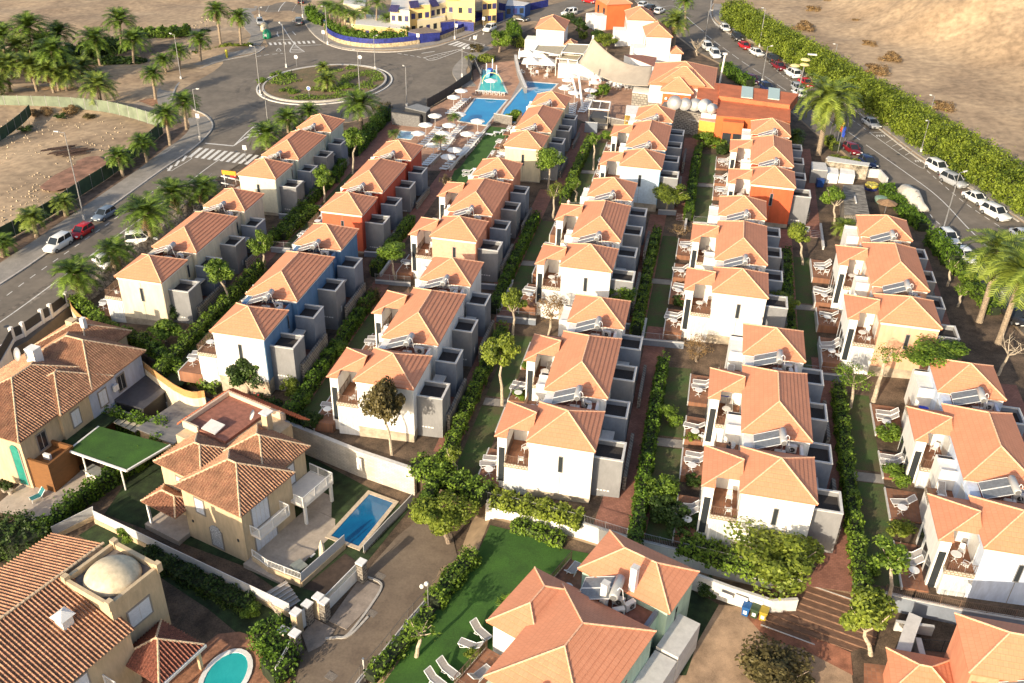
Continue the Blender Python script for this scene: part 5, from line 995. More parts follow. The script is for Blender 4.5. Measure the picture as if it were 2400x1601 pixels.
mb = MB(); mb.lathe([(2.15, 0), (2.12, .15), (1.95, .45), (1.6, .8), (1.1, 1.1), (.5, 1.27), (.02, 1.32)], 32, (-3.9, 1.65, 7.92)); part('dome', mb, mat('cream_dome', (.62, .52, .36), .8, .12, 1.5), t, True); wbox(t, -6.2, -.5, 7.9, -1.6, 3.8, 7.95, mat('grey_roof_felt', (.16, .14, .13), .9, .2, 2), 'tower_roof')
swin(t, .6, 4.6, 2.6, 6.3, -1.5, 'E'); swin(t, -6.6, 3.0, -4.3, 5.4, -.4, 'E', name='balcony_door', div=3); wbox(t, -.4, -7.2, 2.8, 1.0, -3.2, 3.0, TRIM, 'balcony'); wrail(t, [(-.35, -3.2), (.95, -3.2), (.95, -7.2)], 3.0, 1.0)
wbox(t, -4.2, -3.4, E_ + .9, -3.3, -2.5, E_ + 2.1, WHITE, 'chimney'); mb = MB(); mb.add([(-4.4, -3.6, E_ + 2.1), (-3.1, -3.6, E_ + 2.1), (-3.1, -2.3, E_ + 2.1), (-4.4, -2.3, E_ + 2.1), (-3.75, -2.95, E_ + 2.6)], [(0, 1, 4), (1, 2, 4), (2, 3, 4), (3, 0, 4), (3, 2, 1, 0)]); part('chimney_cap', mb, WHITE, t)
hip(t, -1.5, -1.3, 3.2, 3.2, 3.0, 1.5, mat('dark_red_clay_tile', (.26, .09, .055), .8, .3, 7, .3), 'barrel', PALEC, name='porch_roof'); wbox(t, 3.2, -1.4, 2.75, 3.35, 3.3, 3.0, WHITE, 'gutter')
for x, y in ((2.8, -1.0), (2.8, 2.8)): wbox(t, x - .13, y - .13, -.5, x + .13, y + .13, 3.0, BEIGE, 'porch_column')
# plots: ground sheets on the lower level
L1 = -2.8
sheet('garden_soil', [('d1', -300, 700), ('d1', 1500, 300), ('o', 640, 1000), ('o', 940, 1110), ('o', 1000, 1130), ('o', 1100, 1210), ('e2', 1900, 430), ('e2', 1500, 950), ('e2', 1000, 1600), ('e2', 900, 1900), ('e1', -300, 1900)], SOIL, -2.8 + .0)
sheet('garden_soil', [('e2', 2150, 60), ('e3', 500, 230), ('e3', 1500, 540), ('e4', 300, 760), ('e4', 2400, 1150), ('e4', 2600, 1900), ('e2', 1200, 1900), ('e2', 1300, 1200), ('e2', 1990, 480)], SOIL, -1.5)
def low(name, pts, m, h, thick=.0): return sheet(name, [(p[0], p[1], p[2]) for p in pts], m, L1 + h, thick)
low('villa_lawn', [('o', 240, 1180), ('o', 360, 1000), ('o', 560, 930), ('o', 640, 1010), ('o', 940, 1170), ('o', 810, 1330), ('o', 700, 1400), ('o', 560, 1300)], GRASSD, .03)
low('villa_lawn', [('o', 180, 1230), ('o', 225, 1200), ('o', 690, 1420), ('o', 600, 1500), ('o', 480, 1400), ('o', 330, 1300)], GRASSD, .02)
low('tiled_yard', [('d1', -100, 1560), ('d1', 200, 1300), ('d1', 700, 1180), ('d1', 1100, 1200), ('d1', 640, 1567), ('e1', 400, 155), ('e1', 100, 20), ('d1', -100, 1560)], STN, .03)
low('tiled_yard', [('d1', 1280, 560), ('d1', 1500, 440), ('d1', 1650, 500), ('d1', 1330, 750), ('d1', 1050, 700)], STN, .03)
low('pool_terrace', [('e1', 1290, 1567), ('e1', 1400, 1500), ('e1', 1850, 1240), ('e1', 2000, 1120), ('e1', 2200, 1100), ('e1', 2351, 1150), ('e1', 2500, 1300), ('e2', 250, 1350), ('e2', 380, 1700), ('e1', 1300, 1700)], mat('terracotta_crazy_paving', (.34, .16, .09), .85, .2, 1.5, .3, scale2=5), .03)
low('cul_de_sac', [('e2', 330, 1700), ('e2', 420, 1320), ('e2', 500, 1230), ('e2', 660, 1010), ('e2', 980, 620), ('e2', 1050, 500), ('e2', 1300, 220), ('e2', 1500, 60), ('e2', 1800, 200), ('e2', 1850, 420), ('e2', 1500, 900), ('e2', 1080, 1460), ('e2', 950, 1700)], mat('worn_asphalt', (.20, .152, .108), .95, .16, .4, .2, scale2=5, col2=(.135, .10, .072)), .05)
low('driveway', [('e2', 670, 1000), ('e2', 960, 600), ('e2', 1160, 690), ('e2', 1060, 850), ('e2', 830, 1080)], mat('driveway_concrete', (.28, .23, .19), .9, .12, .9, .2, scale2=6), .12, .3)
low('forecourt', [('e2', 420, 1120), ('e2', 540, 980), ('e2', 730, 1080), ('e2', 600, 1230), ('e2', 480, 1290)], MATS['driveway_concrete'], .10)
mk = MB()
def lowkerb(pts, lb=None): P = smooth_line(W2(pts, L1), 4); o = part('street_kerb', strip(MB(), P, .2, 0, .17), KERB); o['kind'] = 'structure'
lowkerb([('e2', 1000, 600), ('e2', 1150, 670), ('e2', 1080, 830), ('e2', 850, 1130), ('e2', 740, 1160), ('e2', 640, 1170)]); lowkerb([('e2', 1030, 970), ('e2', 900, 1110), ('e2', 820, 1160)])
for x, y in ((1060, 930), (690, 1510), (1140, 590)):
    p = U('e2', x, y, L1 + .06); mb = MB(); mb.box(-.45, -.35, 0, .45, .35, .02); o = part('drain_cover', mb, mat('drain_metal', (.2, .17, .14), .8, .2, 9), None, loc=p); o.rotation_euler.z = R_(-17); o['kind'] = 'structure'
def lowpool(name, pts, label, m, cm, cop): return pool(name, [U(t_, x, y, L1 + .05) for t_, x, y in pts], label, m, cop=cop, cm=cm)
lowpool('villa_pool', [('o', 848, 1136), ('o', 903, 1156), ('o', 823, 1256), ('o', 760, 1232)], 'deep blue rectangular pool beside the beige villa balconies', DW, mat('stone_coping', (.55, .45, .33), .8, .1, 3), .4)
c = U('e1', 2080, 1500, L1 + .05); A_ = [c + Vector((1.55 * math.cos(a_ * math.pi / 12), 2.3 * math.sin(a_ * math.pi / 12) - .15, 0)) for a_ in range(24)]; [setattr(p, 'z', gz(p.x, p.y) + L1 + .05) for p in A_]
pool('oval_pool', A_, 'turquoise oval pool with a thick white rim at the bottom edge', watermat('pool_water_teal', (.015, .32, .33), (.03, .40, .40)), cop=.4, cm=WHITE)
# boundary walls of the lower plots
WST = brickmat('pale_stone_wall', (.56, .50, .41), (.66, .60, .50), (.48, .42, .34), .5, .22, msize=.02, wall=True)
def WLn(pts, h0): return [U(t_, x, y, h0) for t_, x, y in pts]
P = WLn([('d1', 2330, 640), ('d2', 180, 705), ('d2', 500, 830), ('d2', 940, 1005), ('d2', 1460, 1178)], .3); t = thing('long_stone_wall', 'long tall pale stone wall behind the beige villa and its pool', 'wall', P[0]); Q = [p - P[0] for p in P]; part('wall', strip(MB(), Q, .4, -3.8, 0), WST, t); part('coping', strip(MB(), Q, .46, 0, .07), GREYC, t)
mb = MB(); mb.box(-.28, -.06, -2.0, .28, .06, -.6); o = part('ventilator_grille', mb, WHITE, t); o.location = U('d2', 960, 1100, -.7) - P[0] + Vector((0, -.35, 1.2)); o.rotation_euler.z = R_(-17)
P = WLn([('c5', 640, 1160), ('c5', 660, 1260), ('c5', 760, 1370), ('c5', 860, 1420), ('o', 400, 890), ('o', 470, 905)], .8); t = thing('curved_board_wall', 'curved wall topped with orange boards at the foot of the cream villa', 'wall', P[0]); Q = smooth_line([p - P[0] for p in P], 5); part('wall', strip(MB(), Q, .2, -3.6, -.4), CREAM, t); part('board_panels', strip(MB(), Q, .08, -.4, .45), mat('orange_boards', (.50, .27, .10), .8, .15, 3, stretch=(1, 1, 8)), t)
for k_, (x, y) in enumerate(((40, 1570), (150, 1545), (250, 1500), (400, 1400), (480, 1350), (620, 1235))):
    pass
P = WLn([('o', -10, 860), ('c5', 130, 1567), ('c5', 230, 1520), ('c5', 400, 1400), ('c5', 480, 1350), ('c5', 625, 1240)], 0); t = thing('street_boundary_wall', 'white pier wall with dark panels between road and clay roof villa', 'wall', P[0]); Q = [p - P[0] for p in P]; part('base', strip(MB(), Q, .25, -3, .5), WHITE, t); part('dark_panels', strip(MB(), Q, .06, .5, 1.7), DG, t)
for q in Q[1:]: mb = MB(); mb.box(-.2, -.2, -1, .2, .2, 1.95); part('pier', mb, WHITE, t, loc=q)
def lowfence(pts, base_h, label, solid=None, h=1.0, name='garden_fence', m=WIRON, bm=BEIGE, off=L1):
    P = WLn(pts, off); t = thing(name, label, 'fence', P[0]); Q = [p - P[0] for p in P]; part('base_wall', strip(MB(), Q, .22, -.6, base_h), bm, t)
    if solid: part('panels', strip(MB(), Q, .05, base_h, base_h + h), solid, t)
    r = MB(); up = Vector((0, 0, 1))
    for i in range(len(Q) - 1):
        a, b = Q[i], Q[i + 1]; n = max(1, int((b - a).length / .15)); r.bar(a + up * (base_h + h), b + up * (base_h + h), .035)
        if not solid:
            r.bar(a + up * (base_h + .1), b + up * (base_h + .1), .03)
            for j in range(n + 1): p = a.lerp(b, j / n); r.bar(p + up * base_h, p + up * (base_h + h), .018 if j % 12 else .05, 3 if j % 12 else 4)
    part('railing', r, m, t); return t
PANEL = mat('white_mesh_panel', (.50, .50, .50), .8, .05, 6)
lowfence([('e1', 500, 250), ('e1', 880, 60), ('e1', 880, 95)], .5, 'white mesh fence on the low wall left of the beige villa lawn', PANEL)
lowfence([('e1', 880, 100), ('e1', 1500, 400), ('e1', 2351, 810), ('e2', 320, 965)], .55, 'long white mesh fence below the beige villa, running to the steps', PANEL, 1.0)
lowfence([('e2', -20, 470), ('e2', 120, 570), ('e2', 420, 690)], .9, 'short white picket rail above the beige villa steps', None, .8)
lowfence([('e2', 420, 690), ('e2', 820, 330)], .6, 'white panel fence between the folded parasol and the ramp', PANEL, 1.0)
lowfence([('e2', 990, 380), ('e2', 1200, 150), ('e2', 1330, 20), ('d2', 1440, 1470)], .15, 'white panel fence on dark stone beside the deep blue pool', PANEL, .8, bm=STONE)
lowfence([('e2', 200, 1567), ('e2', 330, 1330), ('e2', 390, 1240)], 1.1, 'wall with thin white rail around the oval pool corner', None, .7, bm=STONE)
# gate, pillars, steps
P = WLn([('e2', 650, 920), ('e2', 960, 600)], L1); t = thing('sliding_gate', 'wide white sliding gate with vertical bars along its top', 'gate', P[0]); d = P[1] - P[0]; part('panel', strip(MB(), [Vector(), d], .08, .05, 1.25), WHITE, t); r = MB(); up = Vector((0, 0, 1)); r.bar(up * 1.95, d + up * 1.95, .05)
for j in range(35): r.bar(d * (j / 34) + up * 1.25, d * (j / 34) + up * 1.95, .03)
part('bars', r, WIRON, t)
P = WLn([('e2', 400, 1100), ('e2', 495, 1010)], L1); t = thing('garden_gate', 'tall narrow solid white garden gate between cream pillars', 'gate', P[0]); part('panel', strip(MB(), [Vector(), P[1] - P[0]], .08, 0, 2.0), WHITE, t); mb = MB(); mb.box(-.03, -.15, 1, .03, -.05, 1.15); part('handle', mb, METAL, t)
P = WLn([('e2', 280, 1210), ('e2', 385, 1130)], L1); t = thing('barred_gate', 'low white barred gate at the corner of the oval pool garden', 'gate', P[0]); d = P[1] - P[0]; r = MB(); [r.bar(d * (j / 9), d * (j / 9) + up * 1.2, .03) for j in range(10)]; part('bars', r, WIRON, t); r = MB(); r.bar(up * .6, d + up * .6, .04); r.bar(up * 1.2, d + up * 1.2, .05); part('rails', r, WIRON, t)
for i, (x, y, h, m_) in enumerate(((980, 640, 2.3, STONE), (640, 985, 2.1, STONE), (590, 960, 2.3, BEIGE), (490, 1020, 2.2, STONE), (390, 1110, 2.4, BEIGE), (270, 1215, 1.6, BEIGE), (380, 1290, 2.2, STONE))):
    p = U('e2', x, y, L1); t = thing('gate_pillar', ('dark stone pillar right of the sliding gate', 'dark stone pillar left of the sliding gate', 'beige pillar with white cap behind the sliding gate', 'dark stone pillar right of the tall garden gate', 'beige pillar left of the tall garden gate', 'beige pillar at the low barred gate', 'stone pillar at the corner of the oval pool garden')[i], 'pillar', p, R_(-17)); mb = MB(); mb.box(-.32, -.32, -.6, .32, .32, h); part('shaft', mb, m_, t); mb = MB(); mb.box(-.38, -.38, h, .38, .38, h + .14); part('cap', mb, WHITE, t)
p0 = U('e2', 330, 905, L1); t = steps(p0.x - 1.1, p0.x + 1.1, p0.y, 7, 'seven beige stone steps behind the tall garden gate', .34, .17, STN, z0=p0.z - .2, rz=R_(58), grp=None)
def lowpatch(pts, h, m, name): return low(name, pts, m, h)
lowpatch([('e2', 430, 700), ('e2', 820, 380), ('e2', 950, 470), ('e2', 640, 760)], -.9 + .95, mat('dark_ramp', (.06, .04, .03), .95, .2, 1), 'ramp')
t = thing('folded_parasol', 'cream folded parasol standing on the dark lawn above the ramp', 'parasol', U('e2', 615, 450, L1 + .05)); mb = MB(); mb.lathe([(.04, 0), (.05, .5), (.3, .7), (.24, 1.8), (.05, 2.5)], 9); part('canopy', mb, mat('cream_canvas', (.66, .56, .42), .85, .06, 6), t); mb = MB(); mb.lathe([(.3, 0), (.3, .08)], 12); part('base', mb, GREYC, t)
t = thing('spa_cover', 'square pale grey box cover on the dark lawn', 'box', U('e2', 400, 530, L1), R_(-30)); mb = MB(); mb.box(-.55, -.5, 0, .55, .5, .5); part('box', mb, mat('spa_grey', (.30, .32, .28), .7, .08), t); mb = MB(); mb.box(-.6, -.55, .5, .6, .55, .58); part('lid', mb, MATS['spa_grey'], t)
t = thing('ground_hatch', 'small white square hatch lying on the dark lawn', 'hatch', U('e2', 505, 395, L1), R_(-20)); mb = MB(); mb.box(-.3, -.3, 0, .3, .3, .1); part('lid', mb, WHITE, t); mb = MB(); mb.box(-.04, -.04, .1, .04, .04, .13); part('handle', mb, METAL, t)
t = thing('lounge_chair', 'white frame chair with teal seat on the pale tiled yard', 'chair', U('d1', 345, 1450, L1), R_(-120)); f = MB()
for y in (-.35, .35): f.path([(.6, y, .05), (.6, y, .4), (-.3, y, .35), (-.8, y, .95)], .035); f.bar((-.3, y, .35), (-.45, y, .0), .03)
part('frame', f, WPLAS, t); g = MB(); g.box(-.3, -.33, .36, .6, .33, .40); part('seat', g, mat('teal_fabric', (.02, .16, .17), .8, .05), t); g = MB(); g.add([(-.3, -.33, .38), (-.3, .33, .38), (-.8, .33, .97), (-.8, -.33, .97)], [(0, 1, 2, 3)]); part('backrest', g, MATS['teal_fabric'], t)
t = thing('barbecue_counter', 'cream barbecue counter with a grey top under the turf canopy', 'counter', U('d1', 900, 1260, L1), R_(-17)); mb = MB(); mb.box(-1.1, -.5, 0, 1.1, .5, .9); part('cabinet', mb, TRIM, t); mb = MB(); mb.box(-1.2, -.6, .9, 1.2, .6, .98); part('worktop', mb, mat('counter_grey', (.3, .3, .28), .5, .1), t)
t = thing('white_garden_table', 'white rectangular table by the grey sheet roof', 'table', U('d1', 1520, 580, L1), R_(-17)); mb = MB(); mb.box(-.7, -.4, .7, .7, .4, .75); part('table_top', mb, WPLAS, t); [part('leg', MB().box(x - .04, y - .04, 0, x + .04, y + .04, .7), WPLAS, t) for x in (-.6, .6) for y in (-.3, .3)]
# ---------------------------------------------------------------- lawn court with the mint villa
L2 = -1.5
def l2(name, pts, m, h, thick=0.): return sheet(name, pts, m, L2 + h, thick)
l2('court_lawn', [('e2', 2150, 120), ('e3', 0, 170), ('e3', 480, 340), ('e3', 700, 380), ('e3', 700, 700), ('e3', 300, 1700), ('e2', 1080, 1700), ('e2', 1640, 920), ('e2', 1990, 480)], TURF, .03, 2.2)
l2('parking_court', [('e3', 1900, 850), ('e3', 2351, 900), ('e4', 100, 980), ('e4', 740, 1290), ('e4', 800, 1700), ('e3', 1300, 1700)], mat('sandy_brick_paving', (.40, .27, .17), .9, .2, .5, .2, scale2=14), .03, .4)
l2('red_forecourt', [('e3', 2100, 900), ('e4', 80, 980), ('e4', 760, 1290), ('e4', 780, 1500), ('e4', 300, 1250), ('e4', 0, 1180)], mat('red_forecourt_paving', (.34, .14, .08), .9, .2, 1, .2, scale2=9), .05)
l2('patio_court', [('e4', 880, 1385), ('e4', 1100, 1410), ('e4', 1340, 1270), ('e4', 1620, 1290), ('e4', 1760, 1700), ('e4', 880, 1700)], TILE, .05)
l2('lawn', [('e3', 1620, 700), ('e3', 1900, 850), ('e3', 1700, 1200), ('e3', 1600, 1500), ('e3', 1450, 1500)], GRASSD, .04)
l2('soil_bed', [('e4', 760, 1290), ('e4', 1050, 1150), ('e4', 1200, 1090), ('e4', 1340, 1270), ('e4', 1100, 1410), ('e4', 880, 1385), ('e4', 800, 1567)], SOIL, .045)
wall_line(WLE[:7], 1.75, 'long curved white retaining wall above the bright green lawn', WHITE, True, rm=METAL, grp='retaining walls')
wall_line(WLn([('e3', 1640, 700), ('e3', 1990, 830), ('e3', 2351, 950), ('e4', 240, 940)], L2), 1.7, 'pale grey wall behind the recycling bins', GREYC)
wall_line(WLE[8:12], 1.6, 'blue grey retaining wall behind the bottom right coral villa', BLUEG, True, rm=RAIL)
wall_line(WLn([('e4', 1150, 1080), ('e4', 1500, 1130)], L2), .9, 'short pale garden wall right of the yellow green tree', GREYC)
p0 = U('e4', 540, 1100, L2)
t = thing('wide_stairs', 'wide brown staircase with pale nosings climbing to the villas', 'stairs', U('e4', 420, 1230, L2 - .1), R_(-14)); mb = MB(); n = 11; w2 = 4.2
prof = [(0, -1.0)]
for i in range(n): prof += [(i * .62, (i + 1) * .145), ((i + 1) * .62, (i + 1) * .145)]
prof += [(n * .62, -1.0)]; L = len(prof); mb.add([(-w2, a, b) for a, b in prof] + [(w2, a, b) for a, b in prof], [tuple(range(L)), tuple(range(L, 2 * L))[::-1]] + [(i, i + L, (i + 1) % L + L, (i + 1) % L)[::-1] for i in range(L)]); part('treads', mb, mat('brown_wood_stairs', (.17, .095, .06), .85, .2, 2, stretch=(1, 6, 1)), t)
for i in (0, 8, 9, 10): nz = MB(); nz.box(-w2, i * .62 - .02, (i + 1) * .145 - .01, w2, i * .62 + .09, (i + 1) * .145 + .008); part('nosing', nz, GREYC, t)
# mint villa
def court_villa(ox, oy, rz, label, wall_m, name='court_villa'):
    zl = gz(ox, oy) + L2; t = thing(name, label, 'villa', (ox, oy, zl), R_(rz)); return t
t = court_villa(-5.02, 52.82, -21.5, 'mint green villa with two big hipped roofs at the bottom centre', None); MINT = mat('mint_wall', (.42, .56, .44), .85, .07, 1.2, scale2=5, stretch=(1.5, 1.5, .35))
wbox(t, .3, .3, -1, 7.6, 4.95, 5.9, MINT); hip(t, 0, 0, 7.9, 5.2, 6.0, 1.55); wbox(t, .3, -13, -1, 7.6, -2.2, 5.9, MINT); hip(t, -.1, -12.4, 7.8, -2.05, 6.0, 1.9); wbox(t, .8, -2.3, -1, 6.9, .5, 5.0, MINT); wbox(t, 1.6, -2.05, 5.0, 6.6, .3, 5.06, TERR, 'roof_terrace'); wbox(t, 6.6, -2.05, 5.0, 6.9, .3, 5.5, BLUEG, 'terrace_parapet')
wbox(t, -2.6, -7.6, -1, .3, -1.6, 5.4, WHITE); wbox(t, -2.4, -1.2, -1, .3, 2.3, 2.7, WHITE); balcony(t, -2.4, .3, -1.5, 3.4, 6); hip(t, -3.0, -8.0, 1.6, -1.4, 5.5, 1.3, name='wing_roof'); balcony(t, -2.8, .3, -12.2, -8.1, 6)
wbox(t, -2.7, -12.2, -1, .3, -8.1, 2.65, WHITE)
wbox(t, 7.6, -1.0, -1, 9.4, 2.9, 3.3, GREYC, 'entrance_canopy'); wbox(t, 7.62, -5.4, -1, 9.4, -1.2, 3.1, GREYC, 'entrance_canopy'); wbox(t, 7.62, -9.8, -1, 9.4, -5.6, 2.9, GREYC, 'entrance_canopy')
for y in (2.0, -6.2): wbox(t, 7.6, y, 3.3, 7.63, y + .3, 4.6, GLASS, 'window')
for x, y, h in ((4.3, .2, 8.4), (2.95, -1.75, 7.6)): wbox(t, x, y, 5.0, x + .5, y + .5, h, WHITE, 'chimney'); wbox(t, x - .04, y - .04, h, x + .54, y + .54, h + .08, GREYC, 'chimney_cap')
R0 = t
def tloc(t, x, y, z): return t.matrix_world @ Vector((x, y, z)) if False else Vector((t.location.x + x * math.cos(t.rotation_euler.z) - y * math.sin(t.rotation_euler.z), t.location.y + x * math.sin(t.rotation_euler.z) + y * math.cos(t.rotation_euler.z), t.location.z + z))
SOL.put(tloc(t, 2.7, -.95, 5.35), R_(-8), 'large solar water heater between the roofs of the mint villa', 'solar water heaters in the roof gaps', 1.15)
SOL.put(tloc(t, 3.0, -13.2, 5.6), R_(-21), 'solar water heater at the bottom edge beside the mint villa roof', 'solar water heaters in the roof gaps', 1.1)
for x, y, r_, lb in ((4.0, -.6, .1, 'black framed air conditioner behind the mint villa chimney'), (4.9, -.55, 1.2, 'air conditioner beside the mint villa right hip'), (4.5, -1.6, .8, 'air conditioner lowest on the mint villa terrace')): AC.put(tloc(t, x, y, 5.06), R_(-21) + r_, lb, 'air conditioning units on the roof terraces')
LO.put(tloc(t, -1.5, 2.1, 2.92), R_(70), 'sun lounger on the mint villa balcony nearest its railing', GL); TB.put(tloc(t, -.7, .0, 2.92), 0, 'blue topped table on the mint villa balcony', GT); CH.put(tloc(t, -1.7, -.4, 2.92), 1, 'chair left of the table on the mint villa balcony', GC); CH.put(tloc(t, -.5, -.9, 2.92), 2, 'chair right of the table on the mint villa balcony', GC); LO.put(tloc(t, -1.7, -10.6, 2.92), 1, 'lounger on the lower mint villa balcony', GL)
for i, (x, y, a) in enumerate(((2060, 1120, -.6), (1980, 1250, math.pi - .2), (1760, 1470, -.5), (1650, 1567, -.5))): LO.put(U('e2', x, y, L2 + .05), a, 'grey sling lounger on the bright lawn, %s of four' % ('highest', 'second highest', 'third highest', 'lowest')[i], GL, 1.05)
t = court_villa(23.0, 50.0 - 5.2, 0, 'coral villa cut by the bottom right corner', None, 'court_villa'); CORAL = MATS['coral_wall']
ox = U('e4', 1840, 1490, 4.4); t.location = (ox.x, ox.y, gz(ox.x, ox.y) + L2); wbox(t, .3, .3, -1, 6.5, 5.1, 5.9, CORAL); hip(t, 0, 0, 6.8, 5.4, 6.0, 1.7); wbox(t, .5, -2.2, -1, 6.5, .4, 5.0, CORAL); wbox(t, 1.2, -2.2, 5.0, 6.0, .3, 5.05, TERR, 'roof_terrace'); wbox(t, .1, 1.0, .1, .3, 2.4, 2.4, GLASS, 'window')
SOL.put(tloc(t, 3.4, -1.0, 5.3), 0, 'solar water heater at the bottom right corner of the picture', 'solar water heaters in the roof gaps')
wall_line(WLn([('e4', 1290, 1130), ('e4', 1230, 1290), ('e4', 1180, 1450), ('e4', 1120, 1600)], L2), 2.2, 'thick weathered grey wall left of the bottom right patio', GREYC, th=.9); wall_line(WLn([('e4', 1330, 1290), ('e4', 1400, 1567)], L2), 1.6, 'thin weathered wall along the bottom right patio', GREYC, th=.35)
wall_line(WLn([('e4', 1340, 1260), ('e4', 1640, 1290)], L2), 0, 'black iron railing behind the bottom right patio', DARKM, True, rm=DARKM, rh=1.2, name='iron_railing')
TB.put(U('e4', 1560, 1440, L2 + .05), 0, 'grey topped table on the bottom right patio', GT); CH.put(U('e4', 1640, 1400, L2 + .05), 2.5, 'chair above the table on the bottom right patio', GC, 1.2); CH.put(U('e4', 1600, 1540, L2 + .05), 4.2, 'chair below the table on the bottom right patio', GC, 1.2)
hip_t = thing('patio_roof', 'small terracotta hip roof at the bottom right edge', 'roof', U('e4', 1330, 1660, L2)); wbox(hip_t, -2, -2, 0, 2, 1.2, 2.4, CORAL); hip(hip_t, -2.3, -2.3, 2.3, 1.5, 2.5, .9)
# bins
for i, (x, y, c_, lb) in enumerate(((2140, 940, (.01, .09, .28), 'blue'), (2220, 960, (.03, .06, .03), 'dark green'), (2300, 985, (.36, .27, .03), 'yellow'))):
    t = thing('recycling_bin', '%s wheeled recycling bin against the pale grey wall' % lb, 'bin', U('e3', x, y, L2 + .04), R_(-15), 'recycling bins'); m_ = mat('bin_' + lb, c_, .5, .05); mb = MB(); mb.add([(-.24, -.28, .08), (.24, -.28, .08), (.24, .28, .08), (-.24, .28, .08), (-.3, -.36, 1.0), (.3, -.36, 1.0), (.3, .36, 1.0), (-.3, .36, 1.0)], [(3, 2, 1, 0), (0, 1, 5, 4), (1, 2, 6, 5), (2, 3, 7, 6), (3, 0, 4, 7), (4, 5, 6, 7)]); part('body', mb, m_, t)
    mb = MB(); mb.box(-.33, -.4, 1.0, .33, .4, 1.1); part('lid', mb, m_, t); mb = MB(); mb.box(-.14, -.345, .35, .14, -.31, .7); part('label_plate', mb, WHITE, t)
for x in (-.2, .2): pass
for i, (x, y) in enumerate(((1960, 775), (2100, 800), (2240, 830))):
    t = thing('notice_board', 'white notice board, %s of three on the pale wall above the bins' % ('left', 'middle', 'right')[i], 'sign', U('e3', x, y, L2 + .9) + Vector((0, -.25, .1)), R_(-15), 'notice boards'); mb = MB(); mb.box(-.5, -.03, 0, .5, .02, .45); part('panel', mb, WHITE, t); mb = MB(); mb.box(-.53, .0, -.03, .53, .03, .48); part('frame', mb, GREYC, t)
wall_line(WLn([('e2', 1890, 480), ('e2', 1600, 800), ('e2', 1400, 1030), ('e2', 1160, 1330), ('e2', 960, 1560), ('e2', 860, 1700)], L2 - .9), .35, 'long dark picket railing along the cul de sac', GREYW, True, rm=mat('dark_grey_rail', (.12, .11, .10), .6, 0), rh=1.3, sp=.17, name='picket_railing')
# ---------------------------------------------------------------- restaurant and far buildings
ORW = mat('orange_wall', (.56, .135, .04), .85, .06, .5); ORR = mat('terracotta_flat_roof', (.50, .145, .06), .85, .1, .6, scale2=6); YEL = mat('yellow_wall', (.62, .38, .07), .85, .06)
def blk(name, cat, label, t_, pts, h, m, roof=None, lip=.12, group=None, edge=None):
    P = atop(t_, pts, h); c = sum(P, Vector()) / len(P); t = thing(name, label, cat, c, 0, group); Q = [p - c for p in P]; mb = MB(); mb.prism([(q.x, q.y) for q in Q], -1.5, h - lip); part('wall', mb, m, t)
    mb = MB(); mb.prism([(q.x * 1.01, q.y * 1.01) for q in Q], h - lip, h); part('roof', mb, roof or m, t); return t, Q
t, Q = blk('orange_hall', 'building', 'large orange hall with a flat terracotta roof and two pale skylights', 'b3', ((1885, 970), (1875, 1083), (2556, 1105), (2556, 945), (2351, 930), (1900, 893)), 5, ORW, ORR)
P = atop('b3', ((1900, 893), (2351, 930), (2556, 945), (2640, 830), (1905, 768)), 5.7); c = t.location; mb = MB(); mb.prism([(p.x - c.x, p.y - c.y) for p in P], 4.0, 5.7); part('upper_roof', mb, ORR, t)
P = atop('b3', ((1690, 920), (1885, 970), (1900, 893), (1905, 768), (1715, 768)), 5.4); mb = MB(); mb.prism([(p.x - c.x, p.y - c.y) for p in P], -1, 5.4); part('side_hall', mb, ORR, t)
for x in (2160, 2408): P = atop('b3', ((x - 58, 895), (x + 50, 903), (x + 57, 795), (x - 48, 787)), 5.75); mb = MB(); mb.prism([(p.x - c.x, p.y - c.y) for p in P], 5.7, 5.85); part('skylight', mb, mat('pale_green_skylight', (.42, .52, .45), .3, .05), t)
mb = MB(); q = Q[1]; mb.box(q.x + 1.2, q.y - 1.6, -1, q.x + 4.6, q.y + .1, 4.6); part('orange_bay', mb, ORW, t)
for i in range(2): mb = MB(); mb.box(q.x + 1.4 + i * 1.7, q.y - 1.65, .3, q.x + 2.8 + i * 1.7, q.y - 1.6, 2.7); part('window', mb, GLASS, t)
t, Q = blk('yellow_kiosk', 'building', 'low yellow building with a white roof tank in front of the orange hall', 'b3', ((1720, 1105), (1985, 1135), (1985, 1090), (1740, 1060)), 3.4, YEL, mat('pinkish_roof', (.55, .33, .25), .8, .1)); mb = MB(); mb.box(-2.3, .3, 3.4, 2.3, 1.0, 4.2); part('roof_tank', mb, WHITE, t)
mb = MB(); mb.box(1.0, Q[0].y - .05, 0, 1.6, Q[0].y + .02, 2.2); part('door', mb, DARKM, t)
# reception block with stepped hip roofs
zr = gz(-6, 178); t = thing('reception_building', 'reception building with stepped terracotta hip roofs above an orange gabled front', 'building', (-11.2, 171.4, zr)); wbox(t, .3, .8, -1, 11.6, 15.2, 5.6, WHITE); hip(t, 0, 1.0, 12, 15.8, 5.7, 2.7, axis='x', course=.5) ; hip(t, 2.0, 1.0, 10.2, 8.6, 6.2, 2.2, name='upper_roof', axis='x', course=.5)
wbox(t, 2.9, -1.2, -1, 7.9, 2.4, 5.3, ORW, 'gabled_front'); hip(t, 2.4, -1.6, 8.4, 4.2, 5.45, 1.9, name='front_roof', course=.5); wbox(t, 2.85, -1.23, 4.9, 7.95, -1.18, 5.3, WHITE, 'white_band')
for x in (3.6, 7.2): mb = MB(); mb.lathe([(.22, 0), (.3, .15), (.22, .4), (.05, .45)], 10, (x, -1.5, 3.9)); part('wall_globe_lamp', mb, mat('globe_white', (.8, .78, .7), .4, 0), t)
mb = MB()
